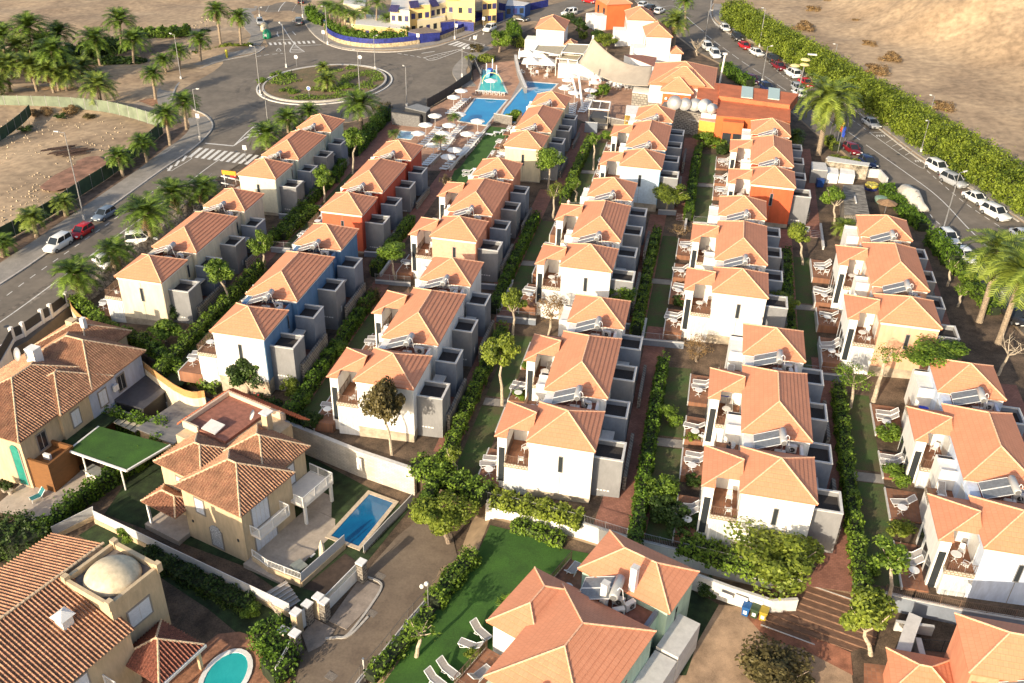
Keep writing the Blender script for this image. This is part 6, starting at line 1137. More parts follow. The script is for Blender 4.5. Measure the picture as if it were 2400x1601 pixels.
for i, (dx, dz) in enumerate(((0, 0), (.25, .35), (.5, .1), (.75, .45), (1.0, .15), (1.25, .5), (1.5, .3))): mb.bar((4.3 + dx, -1.26, 1.6 + dz), (4.45 + dx, -1.26, 2.1 + dz), .04); mb.bar((4.3 + dx, -1.26, 1.6 + dz), (4.55 + dx, -1.26, 1.7 + dz), .03)
part('script_sign', mb, WHITE, t)
# satellite dishes on the low stone roof
t, Q = blk('stone_annex', 'building', 'dark volcanic stone annex under the row of satellite dishes', 'b3', ((1370, 985), (1840, 1060), (1880, 1020), (1650, 960), (1400, 940)), 4.0, STONE, mat('dirty_roof', (.2, .18, .16), .9, .2))
for i, (x, y, s_) in enumerate(((1488, 1010, 1.15), (1585, 1022, 1.0), (1675, 1028, 1.0), (1765, 1040, 1.1), (1830, 1062, .8))):
    t = thing('satellite_dish', 'large white satellite dish, %s of the row beside the orange hall' % ('leftmost', 'second', 'third', 'fourth', 'rightmost')[i], 'satellite dish', U('b3', x, y, 4.0), R_(rng.uniform(-25, 15)), 'satellite dishes'); mb = MB(); mb.lathe([(.02, 0), (.5, .05), (.9, .17), (1.15, .3)], 22); o = part('dish', mb, WHITE, t, True); o.location = (0, 0, 1.2); o.rotation_euler = (R_(62), 0, 0); o.scale = (s_,) * 3
    mb = MB(); mb.bar((0, 0, 0), (0, .1, 1.2), .07, 6); part('mount', mb, METAL, t); mb = MB(); mb.bar((0, 0, .9), (0, -1.0, 1.7), .03); part('feed_arm', mb, METAL, t)
t, Q = blk('stone_bar', 'building', 'grey stone bar building with a white flat roof left of the orange gable', 'b3', ((1105, 850), (1245, 862), (1250, 935), (1375, 940), (1380, 810), (1120, 795)), 3.0, brickmat('pale_volcanic_stone', (.25, .23, .20), (.40, .36, .30), (.16, .14, .12), .6, .45, msize=.06, wall=True), WHITE)
t, Q = blk('white_bar', 'building', 'white bar counter building with drinks cabinets under the sail', 'b3', ((620, 600), (830, 620), (830, 580), (640, 560)), 3.0, WHITE, WHITE); mb = MB(); mb.box(.6, Q[0].y - .45, .1, 1.6, Q[0].y - .1, 2.1); part('drinks_cabinet', mb, mat('fridge_front', (.25, .3, .33), .2, .3, 3), t); mb = MB(); mb.box(2.0, Q[0].y - .4, .1, 3.0, Q[0].y - .05, 2.2); part('glass_cabinet', mb, mat('cabinet_glass', (.35, .45, .5), .1, .2, 3), t)
mb = MB(); mb.box(1.7, Q[0].y - .9, .3, 2.2, Q[0].y - .5, .8); part('red_cooler', mb, mat('red_plastic', (.6, .02, .01), .4, 0), t)
t, Q = blk('white_canopy', 'canopy', 'white draped canopy over the bar entrance', 'b3', ((425, 590), (620, 590), (600, 550), (460, 548)), 2.9, mat('white_drape', (.68, .65, .60), .85, .08, 2), MATS['white_canvas'])
for i, (pts, h, lb) in enumerate(((((205, 475), (440, 505), (500, 415), (240, 420)), 4.2, 'left woven reed panel roof of the bar terrace'), (((455, 490), (655, 497), (725, 405), (510, 408)), 4.4, 'right woven reed panel roof of the bar terrace'), (((405, 545), (600, 555), (640, 505), (440, 505)), 3.6, 'lower reed panel roof in front of the bar'))):
    P = atop('b3', pts, h); c = sum(P, Vector()) / 4; t = thing('reed_canopy', lb, 'canopy', c, 0, 'reed canopies'); mb = MB(); mb.prism([(p.x - c.x, p.y - c.y) for p in P], h - .08, h); part('reed_panel', mb, mat('reed_matting', (.44, .38, .27), .9, .15, 3, .2, stretch=(1, 8, 1)), t)
    mb = MB(); [mb.bar((P[k].x - c.x, P[k].y - c.y, h + .05), (P[(k + 1) % 4].x - c.x, P[(k + 1) % 4].y - c.y, h + .05), .1) for k in range(4)]; part('frame', mb, WHITE, t); [part('post', MB().bar((p.x - c.x, p.y - c.y, 0), (p.x - c.x, p.y - c.y, h), .08), WHITE, t) for p in P]
# the big sail
A = U('b3', 742, 352, 9.5); B = U('b3', 1292, 606, 6.0); C_ = U('b3', 1252, 792, 4.6); D = U('b3', 600, 575, 5.0); c0_ = Vector((-18, 190, gz(-18, 190))); t = thing('shade_sail', 'huge beige tensioned shade sail sweeping from a mast to the reception roof', 'shade sail', c0_); n = 22; V = []
for i in range(n + 1):
    for j in range(n + 1):
        u, v = i / n, j / n; top = A.lerp(B, u); bot = D.lerp(C_, u); pinch = .08 * math.sin(math.pi * u); vv = v * (1 - pinch) + pinch * .35; p = top.lerp(bot, vv); sag = math.sin(math.pi * u) * 1.6 + math.sin(math.pi * v) * .5 * (1 - u); q = p - Vector((0, 0, sag)); p2 = q.lerp(q + (A - q) * .0, 0); V.append(p2 - c0_)
mb = MB(); mb.add(V, [(i * (n + 1) + j, i * (n + 1) + j + 1, (i + 1) * (n + 1) + j + 1, (i + 1) * (n + 1) + j) for i in range(n) for j in range(n)]); o = part('membrane', mb, mat('beige_membrane', (.36, .31, .25), .75, .05, .6), t, True); sm = o.modifiers.new('thickness', 'SOLIDIFY'); sm.thickness = .04
for i, (bx_, by_, tx, ty, h, lb) in enumerate(((605, 900, 510, 540, 6.8, 'left'), (652, 1005, 600, 575, 8.0, 'right'))):
    a = U('b3', bx_, by_); b = U('b3', tx, ty, h); t = thing('leaning_mast', '%s of two tall white leaning masts by the sail' % lb, 'mast', a, 0, 'leaning masts'); part('pole', MB().bar((0, 0, -.3), b - a, .26, 10, .17), WHITE, t); part('foot', MB().box(-.3, -.3, -.1, .3, .3, .1), METAL, t)
a = Vector((A.x, A.y + .3, gz(A.x, A.y))); t = thing('sail_mast', 'white mast holding the highest corner of the sail', 'mast', a); part('pole', MB().bar((0, 0, 0), (0, 0, 10), .2, 8), WHITE, t); part('stay_wire', MB().bar((0, 0, 9.6), (-4, 2, .2), .04), WHITE, t)
a = U('b3', 1905, 770); t = thing('white_mast', 'short thick white mast right of the reception roof', 'mast', a); part('pole', MB().bar((0, 0, 0), (.3, 0, 6.0), .2, 8), TRIM, t); part('cap', MB().box(-.2, -.3, 5.9, .7, .3, 6.2), TRIM, t)
# dark pergola and white pavilion
for (pts, h, lb, m1, m2, nm) in ((((705, 1005), (890, 1010), (905, 930), (735, 925)), 3.2, 'dark open pergola with a white rim by the pool deck', DARKM, mat('weathered_timber', (.35, .31, .25), .9, .2, 3), 'pergola'), (((1040, 1050), (1150, 1055), (1190, 970), (1050, 965)), 3.0, 'white roofed pavilion with yellow base', WHITE, YEL, 'pavilion')):
    P = atop('b3', pts, h); c = sum(P, Vector()) / 4; t = thing(nm, lb, nm, c); Q = [p - c for p in P]; mb = MB()
    if nm == 'pergola':
        for k in range(4): mb.bar((Q[k].x, Q[k].y, h), (Q[(k + 1) % 4].x, Q[(k + 1) % 4].y, h), .16)
        mb.bar(((Q[0].x + Q[1].x) / 2, (Q[0].y + Q[1].y) / 2, h), ((Q[2].x + Q[3].x) / 2, (Q[2].y + Q[3].y) / 2, h), .1); part('rim', mb, WHITE, t); mb = MB()
        for k in range(7): a = Q[0].lerp(Q[3], k / 6); b = Q[1].lerp(Q[2], k / 6); mb.bar((a.x, a.y, h - .1), (b.x, b.y, h - .1), .06)
        part('rafters', mb, m1, t); mb = MB(); mb.prism([(q.x * 1.05, q.y * 1.3 - .3) for q in Q], 0, .6); part('base', mb, m2, t)
        mb = MB(); mb.prism([(q.x * .8, q.y * .8) for q in Q], .6, 1.4); part('counter', mb, DARKM, t)
    else: mb.prism([(q.x, q.y) for q in Q], h - .25, h); part('roof', mb, WHITE, t); mb = MB(); mb.prism([(q.x * .85, q.y * .85) for q in Q], 0, 1.1); part('counter', mb, YEL, t)
    for q in Q: part('post', MB().bar((q.x * .95, q.y * .95, 0), (q.x * .95, q.y * .95, h), .1), m2, t)
wall_line(W2([('b3', 840, 1135), ('b3', 1080, 1180), ('b3', 1100, 1200)]), 1.3, 'grey boarded wall below the dark pergola', MATS['boarded_grey']); wall_line(W2([('b3', 665, 1215), ('b3', 780, 1225)]), 1.9, 'short blue grey wall with a small white sign', BLUEG)
wall_line(W2([('b3', 1500, 1200), ('b3', 1720, 1250)]), 2.6, 'dark volcanic stone wall below the satellite dishes', STONE, th=.5)
# far white houses
def qhouse(label, t_, x1, y1, x2, y2, h, depth, wall_m, group=None, rise=1.9, side=True, name='far_house', wscale=1.0):
    A = U(t_, x1, y1, h); B = U(t_, x2, y2, h); d = B - A; w_ = d.length * wscale; rz = math.atan2(d.y, d.x); t = thing(name, label, 'house', (A.x, A.y, gz(A.x, A.y)), rz, group)
    wbox(t, .3, .3, -1.5, w_ - .3, depth - .3, h - .1, wall_m); hip(t, 0, 0, w_, depth, h, rise, course=.5)
    for i in range(2): wbox(t, .25, 1.5 + i * depth * .45, h - 3.0, .3, 2.6 + i * depth * .45, h - 1.2, GLASS, 'window')
    if side:
        wbox(t, -2.2, .2, -1.5, .3, 3.2, h - 2.6, WHITE, 'side_block'); wbox(t, -2.5, 3.6, -1.5, .3, 6.6, h - 3.2, WHITE, 'balcony_block')
        wbox(t, w_ - .2, -.2, -1.5, w_ + 2.2, 3.2, 2.7, WHITE, 'annex'); hip(t, w_ - .2, -.5, w_ + 2.6, 3.6, 2.8, .9, name='annex_roof', course=.5)
    return t
FG = 'white hip roofed houses behind the restaurant'
qhouse('single white hip roofed house left of the row behind the sail', 'b3', 210, 262, 490, 265, 6, 9.5, WHITE, FG); qhouse('front white house of the row behind the reception', 'b3', 1230, 335, 1480, 330, 6, 9, WHITE, FG); qhouse('middle white house of the row behind the reception', 'b3', 1055, 180, 1320, 175, 6, 9, WHITE, FG); qhouse('far orange walled house of the row behind the reception', 'b3', 870, 45, 1110, 20, 6, 8, ORW, FG)
SOL.put(U('b3', 330, 420, .5), .3, 'solar heater leaning in front of the single white house', 'solar water heaters in the roof gaps', 1.2); SOL.put(U('b3', 1360, 480, .5), .3, 'solar heater in front of the front white house of the row', 'solar water heaters in the roof gaps', 1.2)
blk('long_low_roof', 'building', 'long low building with a dark red sheet roof behind the sail', 'b3', ((1030, 510), (1300, 605), (1330, 520), (1200, 505)), 3.5, WHITE, mat('dark_red_sheet', (.28, .12, .08), .7, .15, 2))
# yellow apartment houses at the top
YW = mat('sunny_yellow_wall', (.70, .50, .20), .85, .05, .4); YW2 = mat('cream_yellow_wall', (.72, .62, .40), .85, .05, .4); PUR = mat('dark_blue_tile', (.035, .03, .10), .6, .3, 4); BLF = mat('blue_fence_panels', (.02, .03, .20), .6, .2, 1.5)
YG = 'yellow apartment houses'
def yhouse(t_, pts, h, m_, lb, rf=True, wn=3):
    P = atop(t_, pts, h); c = sum(P, Vector()) / len(P); t = thing('yellow_house', lb, 'house', c, 0, YG); Q = [p - c for p in P]; mb = MB(); mb.prism([(q.x, q.y) for q in Q], -1, h); part('wall', mb, m_, t); mb = MB(); mb.prism([(q.x * .96, q.y * .96) for q in Q], h, h + .06); part('flat_roof', mb, GREYC, t)
    a, b = Q[0], Q[1]; d = (b - a); L = d.length; d.normalize(); n_ = Vector((d.y, -d.x, 0)); a = Vector((a.x, a.y, 0))
    for fl in range(int(h // 2.9)):
        for i in range(wn):
            p = a + d * (L * (i + .5) / wn) + Vector((0, 0, .9 + fl * 2.9)); mb = MB()
            for vs in ([p - d * .5 + n_ * .03, p + d * .5 + n_ * .03, p + d * .5 + n_ * .03 + Vector((0, 0, 1.3)), p - d * .5 + n_ * .03 + Vector((0, 0, 1.3))],): mb.add(vs + [v - n_ * .02 for v in vs], [(0, 1, 2, 3), (7, 6, 5, 4), (0, 4, 5, 1), (2, 6, 7, 3)])
            part('window', mb, mat('dark_blue_shutter', (.03, .03, .12), .5, 0) if (i + fl) % 2 else GLASS, t)
    if rf:
        mb = MB(); z = h - .3; p1 = a + n_ * .9 + Vector((0, 0, z)); p2 = a + d * L * .45 + n_ * .9 + Vector((0, 0, z)); q1 = a - n_ * .7 + Vector((0, 0, z + 1.2)); q2 = a + d * L * .45 - n_ * .7 + Vector((0, 0, z + 1.2)); mb.add([p1, p2, q2, q1] + [v - Vector((0, 0, .15)) for v in (p1, p2, q2, q1)], [(0, 1, 2, 3), (7, 6, 5, 4), (0, 4, 5, 1), (1, 5, 6, 2), (2, 6, 7, 3), (3, 7, 4, 0)]); part('lean_to_roof', mb, PUR, t)
    return t
yhouse('b2', ((1230, 90), (1410, 100), (1420, -20), (1250, -40)), 6.5, YW2, 'cream house with a dark blue lean to roof behind the tall palms'); yhouse('b2', ((1410, 60), (1600, 40), (1600, -90), (1420, -60)), 7, YW, 'yellow house with an arched window, second from the palms'); yhouse('b2', ((1600, 50), (1745, 20), (1740, -110), (1600, -90)), 6.5, YW2, 'cream yellow house in the middle of the yellow row'); yhouse('b2', ((1745, -20), (2010, -10), (2000, -140), (1745, -140)), 7.5, YW, 'tall yellow house at the right end of the yellow row'); yhouse('b2', ((2080, 10), (2210, 0), (2210, -100), (2080, -90)), 6, YW, 'separate yellow house right of the row', False); yhouse('b2', ((800, 40), (1000, 60), (1020, -40), (820, -60)), 5.5, YW2, 'cream house above the crowns of the tall palms', False)
yhouse('b2', ((900, 240), (1380, 260), (1400, 160), (920, 130)), 3.4, YW, 'low yellow arcade house right behind the curved blue fence', False, 6); yhouse('b2', ((1480, 200), (1740, 150), (1740, 80), (1480, 110)), 3.6, YW2, 'low yellow ground floor wing with dark doorways', False, 4); yhouse('b2', ((1750, 130), (2010, 80), (2010, 30), (1750, 60)), 4, YW2, 'cream ground floor wing under the tall yellow house', False, 3)
P = W2([('b2', 640, 265), ('b2', 665, 340), ('b2', 800, 405), ('b2', 1050, 440), ('b2', 1300, 430), ('b2', 1500, 405)]); t = thing('curved_fence_wall', 'curved stone wall with a dark blue fence around the yellow houses', 'wall', P[0]); Q = smooth_line([p - P[0] for p in P]); part('stone_base', strip(MB(), Q, .4, -.5, 1.0), mat('sandy_stone_wall', (.46, .36, .22), .9, .25, 2, .5), t); part('blue_panels', strip(MB(), Q, .08, 1.0, 2.1), BLF, t)
P = W2([('b2', 1690, 370), ('b2', 1850, 310), ('b2', 2000, 250), ('b2', 2150, 190)]); t = thing('straight_fence_wall', 'straight sandy stone wall with blue panels along the street of yellow houses', 'wall', P[0]); Q = [p - P[0] for p in P]; part('stone_base', strip(MB(), Q, .4, -.5, 1.1), MATS['sandy_stone_wall'], t); part('blue_panels', strip(MB(), Q, .08, 1.1, 1.9), BLF, t)
P = W2([('b2', 500, 120), ('b2', 530, 190), ('b2', 640, 240)]); t = thing('low_fence_wall', 'low wall with dark blue fence beside the north road', 'wall', P[0]); Q = [p - P[0] for p in P]; part('stone_base', strip(MB(), Q, .4, -.5, .6), MATS['sandy_stone_wall'], t); part('blue_panels', strip(MB(), Q, .08, .6, 1.4), BLF, t)
for (pts, lb) in ((((1370, 290), (1480, 310), (1700, 280), (1560, 245)), 'left'), (((1690, 210), (1850, 190), (2010, 195), (1850, 165)), 'middle'), (((2010, 110), (2150, 120), (2280, 100), (2150, 75)), 'right')):
    P = atop('b2', pts, 2.5); c = sum(P, Vector()) / 4; t = thing('carport', '%s flat dark roofed carport with blue walls at the yellow houses' % lb, 'carport', c, 0, 'carports'); mb = MB(); mb.prism([(p.x - c.x, p.y - c.y) for p in P], 2.35, 2.5); part('roof', mb, mat('brown_sheet', (.22, .17, .14), .8, .15), t); mb = MB(); mb.prism([((p.x - c.x) * .93, (p.y - c.y) * .93) for p in P], 0, 2.35); part('blue_wall', mb, BLF, t)
P = W2([('b2', 2230, 90), ('b3', 60, 120), ('b3', 330, 60)]); t = thing('far_blue_fence', 'dark blue fence along the far end of the yellow house street', 'fence', P[0]); part('panels', strip(MB(), [p - P[0] for p in P], .1, 0, 1.8), BLF, t); part('post', MB().box(-.1, -.1, 0, .1, .1, 2), BLF, t)
yhouse('b3', ((-60, 60), (120, 50), (170, 20), (-40, 0)), 3, mat('far_blue_wall', (.03, .08, .25), .8, .1), 'low blue walled house with an orange roof at the top edge', False); 
# site hut, flags area, stone service yard on the right
t, Q = blk('stone_service_roof', 'shed', 'low service building with a mottled grey stone roof beside the right hand street', 'c8', ((690, 130), (880, 120), (930, 400), (700, 420)), 2.6, STONE, mat('mottled_stone_roof', (.24, .215, .18), .95, .35, .8, .4, scale2=6, stretch=(1, 3, 1)))
part('vent_strip', MB().box(-.1, -1.6, 2.6, .1, .9, 2.8), GREYC, t)
wall_line(W2([('c8', 520, 20), ('c8', 900, 70)], 0), 2.2, 'thick dry stone wall above the service yard', mat('dry_stone', (.34, .29, .22), .95, .35, 1.2, .5, scale2=6), th=1.6); wall_line(W2([('b4', 530, 1500), ('b4', 860, 1560)]), 1.0, 'dry stone planter wall below the flagpoles', MATS['dry_stone'], th=1.2)
t, Q = blk('small_grey_hut', 'hut', 'small hut with a plain grey flat roof next to the dry stone wall', 'b4', ((400, 1560), (550, 1565), (530, 1490), (400, 1485)), 2.2, GREYW, GREYC); blk('white_container', 'container', 'white slab roof left container of the service yard', 'c8', ((540, 30), (650, 35), (645, -25), (545, -35)), 1.5, WHITE, WHITE); blk('white_container', 'container', 'white slab roof right container of the service yard', 'c8', ((660, 30), (800, 40), (795, -10), (665, -25)), 1.5, WHITE, WHITE)
t = thing('blue_bin', 'dark blue waste bin in the shaded corner of the service yard', 'bin', U('c8', 470, 150), .2); part('body', MB().box(-.5, -.4, .1, .5, .4, 1.2), mat('bin_navy', (.01, .05, .2), .5, 0), t); part('lid', MB().box(-.55, -.45, 1.2, .55, .45, 1.32), MATS['bin_navy'], t)
t = thing('yellow_float', 'round yellow and blue inflatable among clutter behind the service roof', 'float', U('c8', 945, 170)); part('ring', MB().lathe([(.3, .5), (.9, .4), (1.0, .65), (.9, .9), (.3, .8)], 18), mat('float_yellow', (.55, .45, .06), .5, .5, 3), t); part('base', MB().lathe([(1.0, 0), (1.0, .4)], 16), mat('float_blue', (.02, .03, .15), .5, .3, 2), t)
t = thing('green_tub', 'pale green round tub in the clutter beside the hedge', 'tub', U('c8', 1035, 290)); part('shell', MB().lathe([(.9, 0), (1.0, .7), (.8, .75)], 18), mat('tub_green', (.22, .33, .24), .6, .1), t); part('lid', MB().lathe([(.8, .7), (.8, .8), (.1, .85)], 16), MATS['tub_green'], t)
t = thing('brown_parasol', 'dusty brown parasol at the foot of the service roof', 'parasol', U('c8', 1070, 390)); part('pole', MB().bar((0, 0, 0), (0, 0, 1.8), .05), METAL, t); mb = MB(); nn = 8; mb.add([(0, 0, 2.2)] + [(1.5 * math.cos(k * .785), 1.5 * math.sin(k * .785), 1.6) for k in range(8)], [(0, 1 + k, 1 + (k + 1) % 8) for k in range(8)]); part('canopy', mb, mat('brown_canvas', (.28, .17, .09), .9, .2, 3), t)
wall_line(W2([('c8', 900, 60), ('c8', 1010, 65), ('c8', 1080, 145)]), 1.3, 'angled pale grey wall around the clutter by the street', GREYC)
for i, (x, y) in enumerate(((560, 1290), (595, 1330), (620, 1370), (640, 1400), (690, 1370))):
    ty = (1095, 1070, 1095, 1145, 1070)[i]; h = height_to(U('b4', x, y), 'b4', x, ty); t = thing('flagpole', ('slim pole, leftmost of the flag group', 'flagpole with a pale yellow and white flag', 'flagpole with a red and yellow flag', 'flagpole with a blue flag', 'bare slim pole, rightmost of the flag group')[i], 'flagpole', U('b4', x, y), 0, 'flagpoles'); part('pole', MB().bar((0, 0, 0), (0, 0, h), .05, 6), METAL, t)
    if 0 < i < 4:
        cols = (((.8, .8, .75), (.75, .6, .1)), ((.7, .5, .03), (.6, .02, .02)), ((.02, .06, .4), (.02, .06, .4)))[i - 1]
        for k in range(2): mb = MB(); z = h - .2 - k * .9; mb.add([(0, 0, z), (.35, .05, z - .1), (.3, -.05, z - 1.0), (0, 0, z - .9), (.55, -.06, z - .3), (.45, .05, z - 1.15)], [(0, 1, 2, 3), (1, 4, 5, 2)]); part('flag', mb, mat('flag_%d_%d' % (i, k), cols[k], .8, 0), t)
# ---------------------------------------------------------------- cars
PAINT = dict(white=(.72, .72, .70), silver=(.34, .35, .36), grey=(.16, .17, .18), black=(.03, .028, .026), red=(.45, .012, .015), maroon=(.16, .01, .015), navy=(.012, .02, .07), bluegrey=(.14, .18, .24), purple=(.10, .01, .04))
RUB = mat('tyre_rubber', (.02, .02, .02), .8, 0); RIMM = mat('wheel_rim', (.35, .35, .36), .35, 0, metal=.7); CGL = mat('car_glass', (.02, .025, .03), .08, 0); HEADL = mat('headlight_glass', (.7, .7, .68), .2, 0); TAILL = mat('tail_light_glass', (.35, .01, .01), .3, 0); PLATE = mat('number_plate', (.7, .7, .68), .5, 0)
def car_proto(col, kind='hatch'):
    m = mat('paint_' + col, PAINT[col], .25, 0, spec=.6)
    L, Wd, H = dict(hatch=(4.1, 1.78, 1.5), suv=(4.5, 1.9, 1.72), van=(4.5, 1.85, 1.85), sedan=(4.5, 1.8, 1.46))[kind]
    def make():
        t = thing('parked_car', 'x', 'car'); h = L / 2; hw = Wd / 2; bl = H * .60
        # body: sections along x  (x, halfwidth, z bottom, z shoulder)
        S_ = [(-h, .78, .42, bl * .86), (-h + .12, .93, .28, bl * .97), (-h + .6, 1, .22, bl), (0, 1, .2, bl), (h - 1.25, 1, .2, bl * .97), (h - .5, .97, .22, bl * .86), (h - .12, .88, .28, bl * .74), (h, .72, .4, bl * .62)]
        mb = MB(); V = []
        for x, k, z0, z1 in S_: w_ = hw * k; V += [(x, -w_ * .92, z0), (x, -w_, z0 + .18), (x, -w_, z1 - .14), (x, -w_ * .86, z1), (x, w_ * .86, z1), (x, w_, z1 - .14), (x, w_, z0 + .18), (x, w_ * .92, z0)]
        mb.add(V, [(i * 8 + j, i * 8 + (j + 1) % 8, (i + 1) * 8 + (j + 1) % 8, (i + 1) * 8 + j) for i in range(len(S_) - 1) for j in range(8)] + [tuple(range(8))[::-1], tuple(range(56, 64))]); part('body', mb, m, t, True)
        r0, r1 = (-h + .12, h - 1.15) if kind != 'sedan' else (-h + .55, h - 1.25); tr0, tr1 = (r0 + .35, r1 - .75) if kind != 'van' else (r0 + .15, r1 - .7)
        if kind == 'sedan': tr0 = r0 + .7
        G_ = [(r0, .84, bl - .02), (tr0, .74, H - .06), (tr1, .74, H - .05), (r1, .82, bl - .04)]
        a = [(x, -hw * k, z) for x, k, z in G_] + [(x, hw * k, z) for x, k, z in G_]; g = MB(); g.add(a, [(0, 1, 2, 3)[::-1], (4, 5, 6, 7), (0, 4, 5, 1)[::-1], (2, 6, 7, 3)[::-1], (1, 5, 6, 2)[::-1]]); part('windows', g, CGL, t)
        rf = MB(); rf.add([(tr0 - .05, -hw * .75, H - .07), (tr1 + .03, -hw * .75, H - .06), (tr1 + .03, hw * .75, H - .06), (tr0 - .05, hw * .75, H - .07), (tr0 + .08, -hw * .66, H), (tr1 - .1, -hw * .66, H), (tr1 - .1, hw * .66, H), (tr0 + .08, hw * .66, H)], [(4, 5, 6, 7), (0, 1, 5, 4), (1, 2, 6, 5), (2, 3, 7, 6), (3, 0, 4, 7)]); part('roof_panel', rf, m, t, True)
        for sy in (-1, 1):
            for (xa, za, ka), (xb, zb, kb) in (((r0, bl, .845), (tr0, H - .05, .745)), ((r1, bl - .02, .825), (tr1, H - .05, .745)), (((r0 + r1) / 2 - .1, bl, .86), ((tr0 + tr1) / 2, H - .05, .75))): part('pillar', MB().bar((xa, sy * hw * ka, za), (xb, sy * hw * kb, zb), .045), m, t)
        for x in (-h + .82, h - .85):
            for sy in (-1, 1):
                w_ = MB(); w_.lathe([(.2, -.1), (.31, -.1), (.33, -.06), (.33, .06), (.31, .1), (.2, .1)], 16); w_.v = [(v[0] + x, sy * (hw - .08) + v[2], v[1] + .33) for v in w_.v]; o = part('wheel', w_, RUB, t)
                q = MB(); q.lathe([(.2, 0), (.2, .02), (.05, .04)], 10); q.v = [(v[0] + x, sy * (hw + .02 + v[2]), v[1] + .33) for v in q.v]; part('rim', q, RIMM, o)
        for sy in (-1, 1):
            part('headlight', MB().box(h - .28, sy * hw * .72 - .16, bl * .62, h - .06, sy * hw * .72 + .16, bl * .62 + .14), HEADL, t); part('tail_light', MB().box(-h - .0, sy * hw * .74 - .1, bl * .62, -h + .1, sy * hw * .74 + .1, bl * .88), TAILL, t)
            part('side_mirror', MB().box(r1 - .35, sy * (hw + .02) - .08, bl, r1 - .15, sy * (hw + .02) + .08, bl + .14), m, t)
        part('number_plate', MB().box(-h - .02, -.26, .5, -h + .05, .26, .62), PLATE, t); part('number_plate', MB().box(h - .04, -.26, .38, h + .03, .26, .5), PLATE, t); return t
    return Proto(make)
CARS = {}
def car(t_, x1, y1, x2, y2, col, kind, label, h=.6, group='parked cars along the streets'):
    a = U(t_, x1, y1, h); b = U(t_, x2, y2, h); c = (a + b) / 2; d = b - a; k = (col, kind)
    if k not in CARS: CARS[k] = car_proto(col, kind)
    CARS[k].put((c.x, c.y, gz(c.x, c.y) + .01), math.atan2(d.y, d.x), label, group)
car('c5', 620, 620, 440, 735, 'white', 'van', 'white people carrier, lowest of the three cars on the left road'); car('c5', 810, 515, 680, 600, 'red', 'hatch', 'red small car between the white carrier and the blue grey car'); car('c5', 1020, 360, 890, 440, 'bluegrey', 'hatch', 'blue grey hatchback parked by the kerb of the left road')
car('c5', 1230, 640, 1370, 620, 'white', 'van', 'white van parked under the largest roadside palm'); car('c5', 890, 800, 1020, 880, 'white', 'hatch', 'white car half hidden by a roadside palm'); 
car('b2', 20, 150, 55, 250, 'silver', 'hatch', 'pale grey car at the kerb of the north west road'); car('b2', 395, 235, 390, 160, 'grey', 'suv', 'dark silver car driving towards the roundabout crossing'); car('b2', 412, 30, 408, -10, 'black', 'hatch', 'dark car at the top edge on the north west road')
car('b2', 2200, 235, 2090, 290, 'white', 'suv', 'white car by the pavement near the big round tree'); car('b3', 590, 105, 460, 135, 'white', 'van', 'white van behind the single white house'); car('b3', 30, 170, 120, 175, 'black', 'hatch', 'dark small car left of the single white house'); car('b3', 670, 0, 750, 10, 'red', 'hatch', 'red car at the top edge behind the houses')
car('b3', 1920, 225, 1995, 290, 'white', 'hatch', 'white small car, farthest of the right hand parking row'); car('b3', 2025, 300, 2110, 385, 'black', 'suv', 'black off roader beside the end of the cane hedge'); car('b3', 2085, 385, 2190, 455, 'red', 'sedan', 'bright red car just past the black off roader'); car('b3', 2195, 455, 2300, 510, 'white', 'sedan', 'white car between the bright red and the black estate')
car('b4', 80, 570, -20, 500, 'black', 'suv', 'black estate car between two lamp posts by the cane hedge'); car('b4', 45, 575, 160, 640, 'maroon', 'sedan', 'dark red car right after the black estate'); car('b4', 285, 715, 165, 640, 'white', 'van', 'white taxi like car below the twin disc lamps'); car('b4', 300, 730, 400, 790, 'red', 'sedan', 'red car with lit tail lights behind the twin disc lamp pole')
car('b3', 1750, 395, 1840, 470, 'white', 'suv', 'white off roader, upper of two beside the bare tree'); car('b3', 1830, 460, 1900, 540, 'white', 'suv', 'white off roader, lower of two beside the bare tree'); car('b3', 2150, 690, 2260, 770, 'purple', 'hatch', 'dark purple car behind the orange hall'); car('b3', 2290, 770, 2380, 830, 'navy', 'hatch', 'dark blue car next to the purple car behind the orange hall')
car('b4', 250, 790, 300, 830, 'silver', 'hatch', 'silver car at the corner of the orange hall roof') ; car('b4', 320, 880, 250, 830, 'white', 'hatch', 'white car seen left of the tall palm crown'); car('b4', 600, 880, 720, 920, 'grey', 'sedan', 'grey car half hidden behind the tall palm crown'); car('b4', 890, 1090, 1010, 1170, 'silver', 'sedan', 'silver saloon alone in front of the bus bay'); car('b4', 720, 1330, 830, 1410, 'maroon', 'hatch', 'dark red car right of the flagpoles'); car('b4', 870, 1450, 970, 1530, 'navy', 'hatch', 'dark blue small car below the dark red one')
car('c8', -280 + 1780, -60, 1620, 5, 'white', 'suv', 'white hatchback just past the bus bay marking', .6); car('c8', 1630, 60, 1780, 130, 'silver', 'suv', 'silver off roader below the cane hedge'); car('c8', 1840, 215, 1980, 290, 'white', 'sedan', 'white estate following the silver off roader'); car('c8', 2020, 355, 2160, 425, 'white', 'suv', 'white car just above the right palm crown'); car('c8', 1600, 560, 1720, 665, 'white', 'hatch', 'upper white hatchback at the near kerb of the right road'); car('c8', 1760, 735, 1880, 840, 'white', 'hatch', 'lower white hatchback at the near kerb of the right road'); car('c8', 2180, 1250, 2330, 1400, 'black', 'sedan', 'dark car behind the palm trunks at the right edge'); car('c8', 2290, 560, 2400, 640, 'white', 'sedan', 'white car cut by the right edge of the picture')
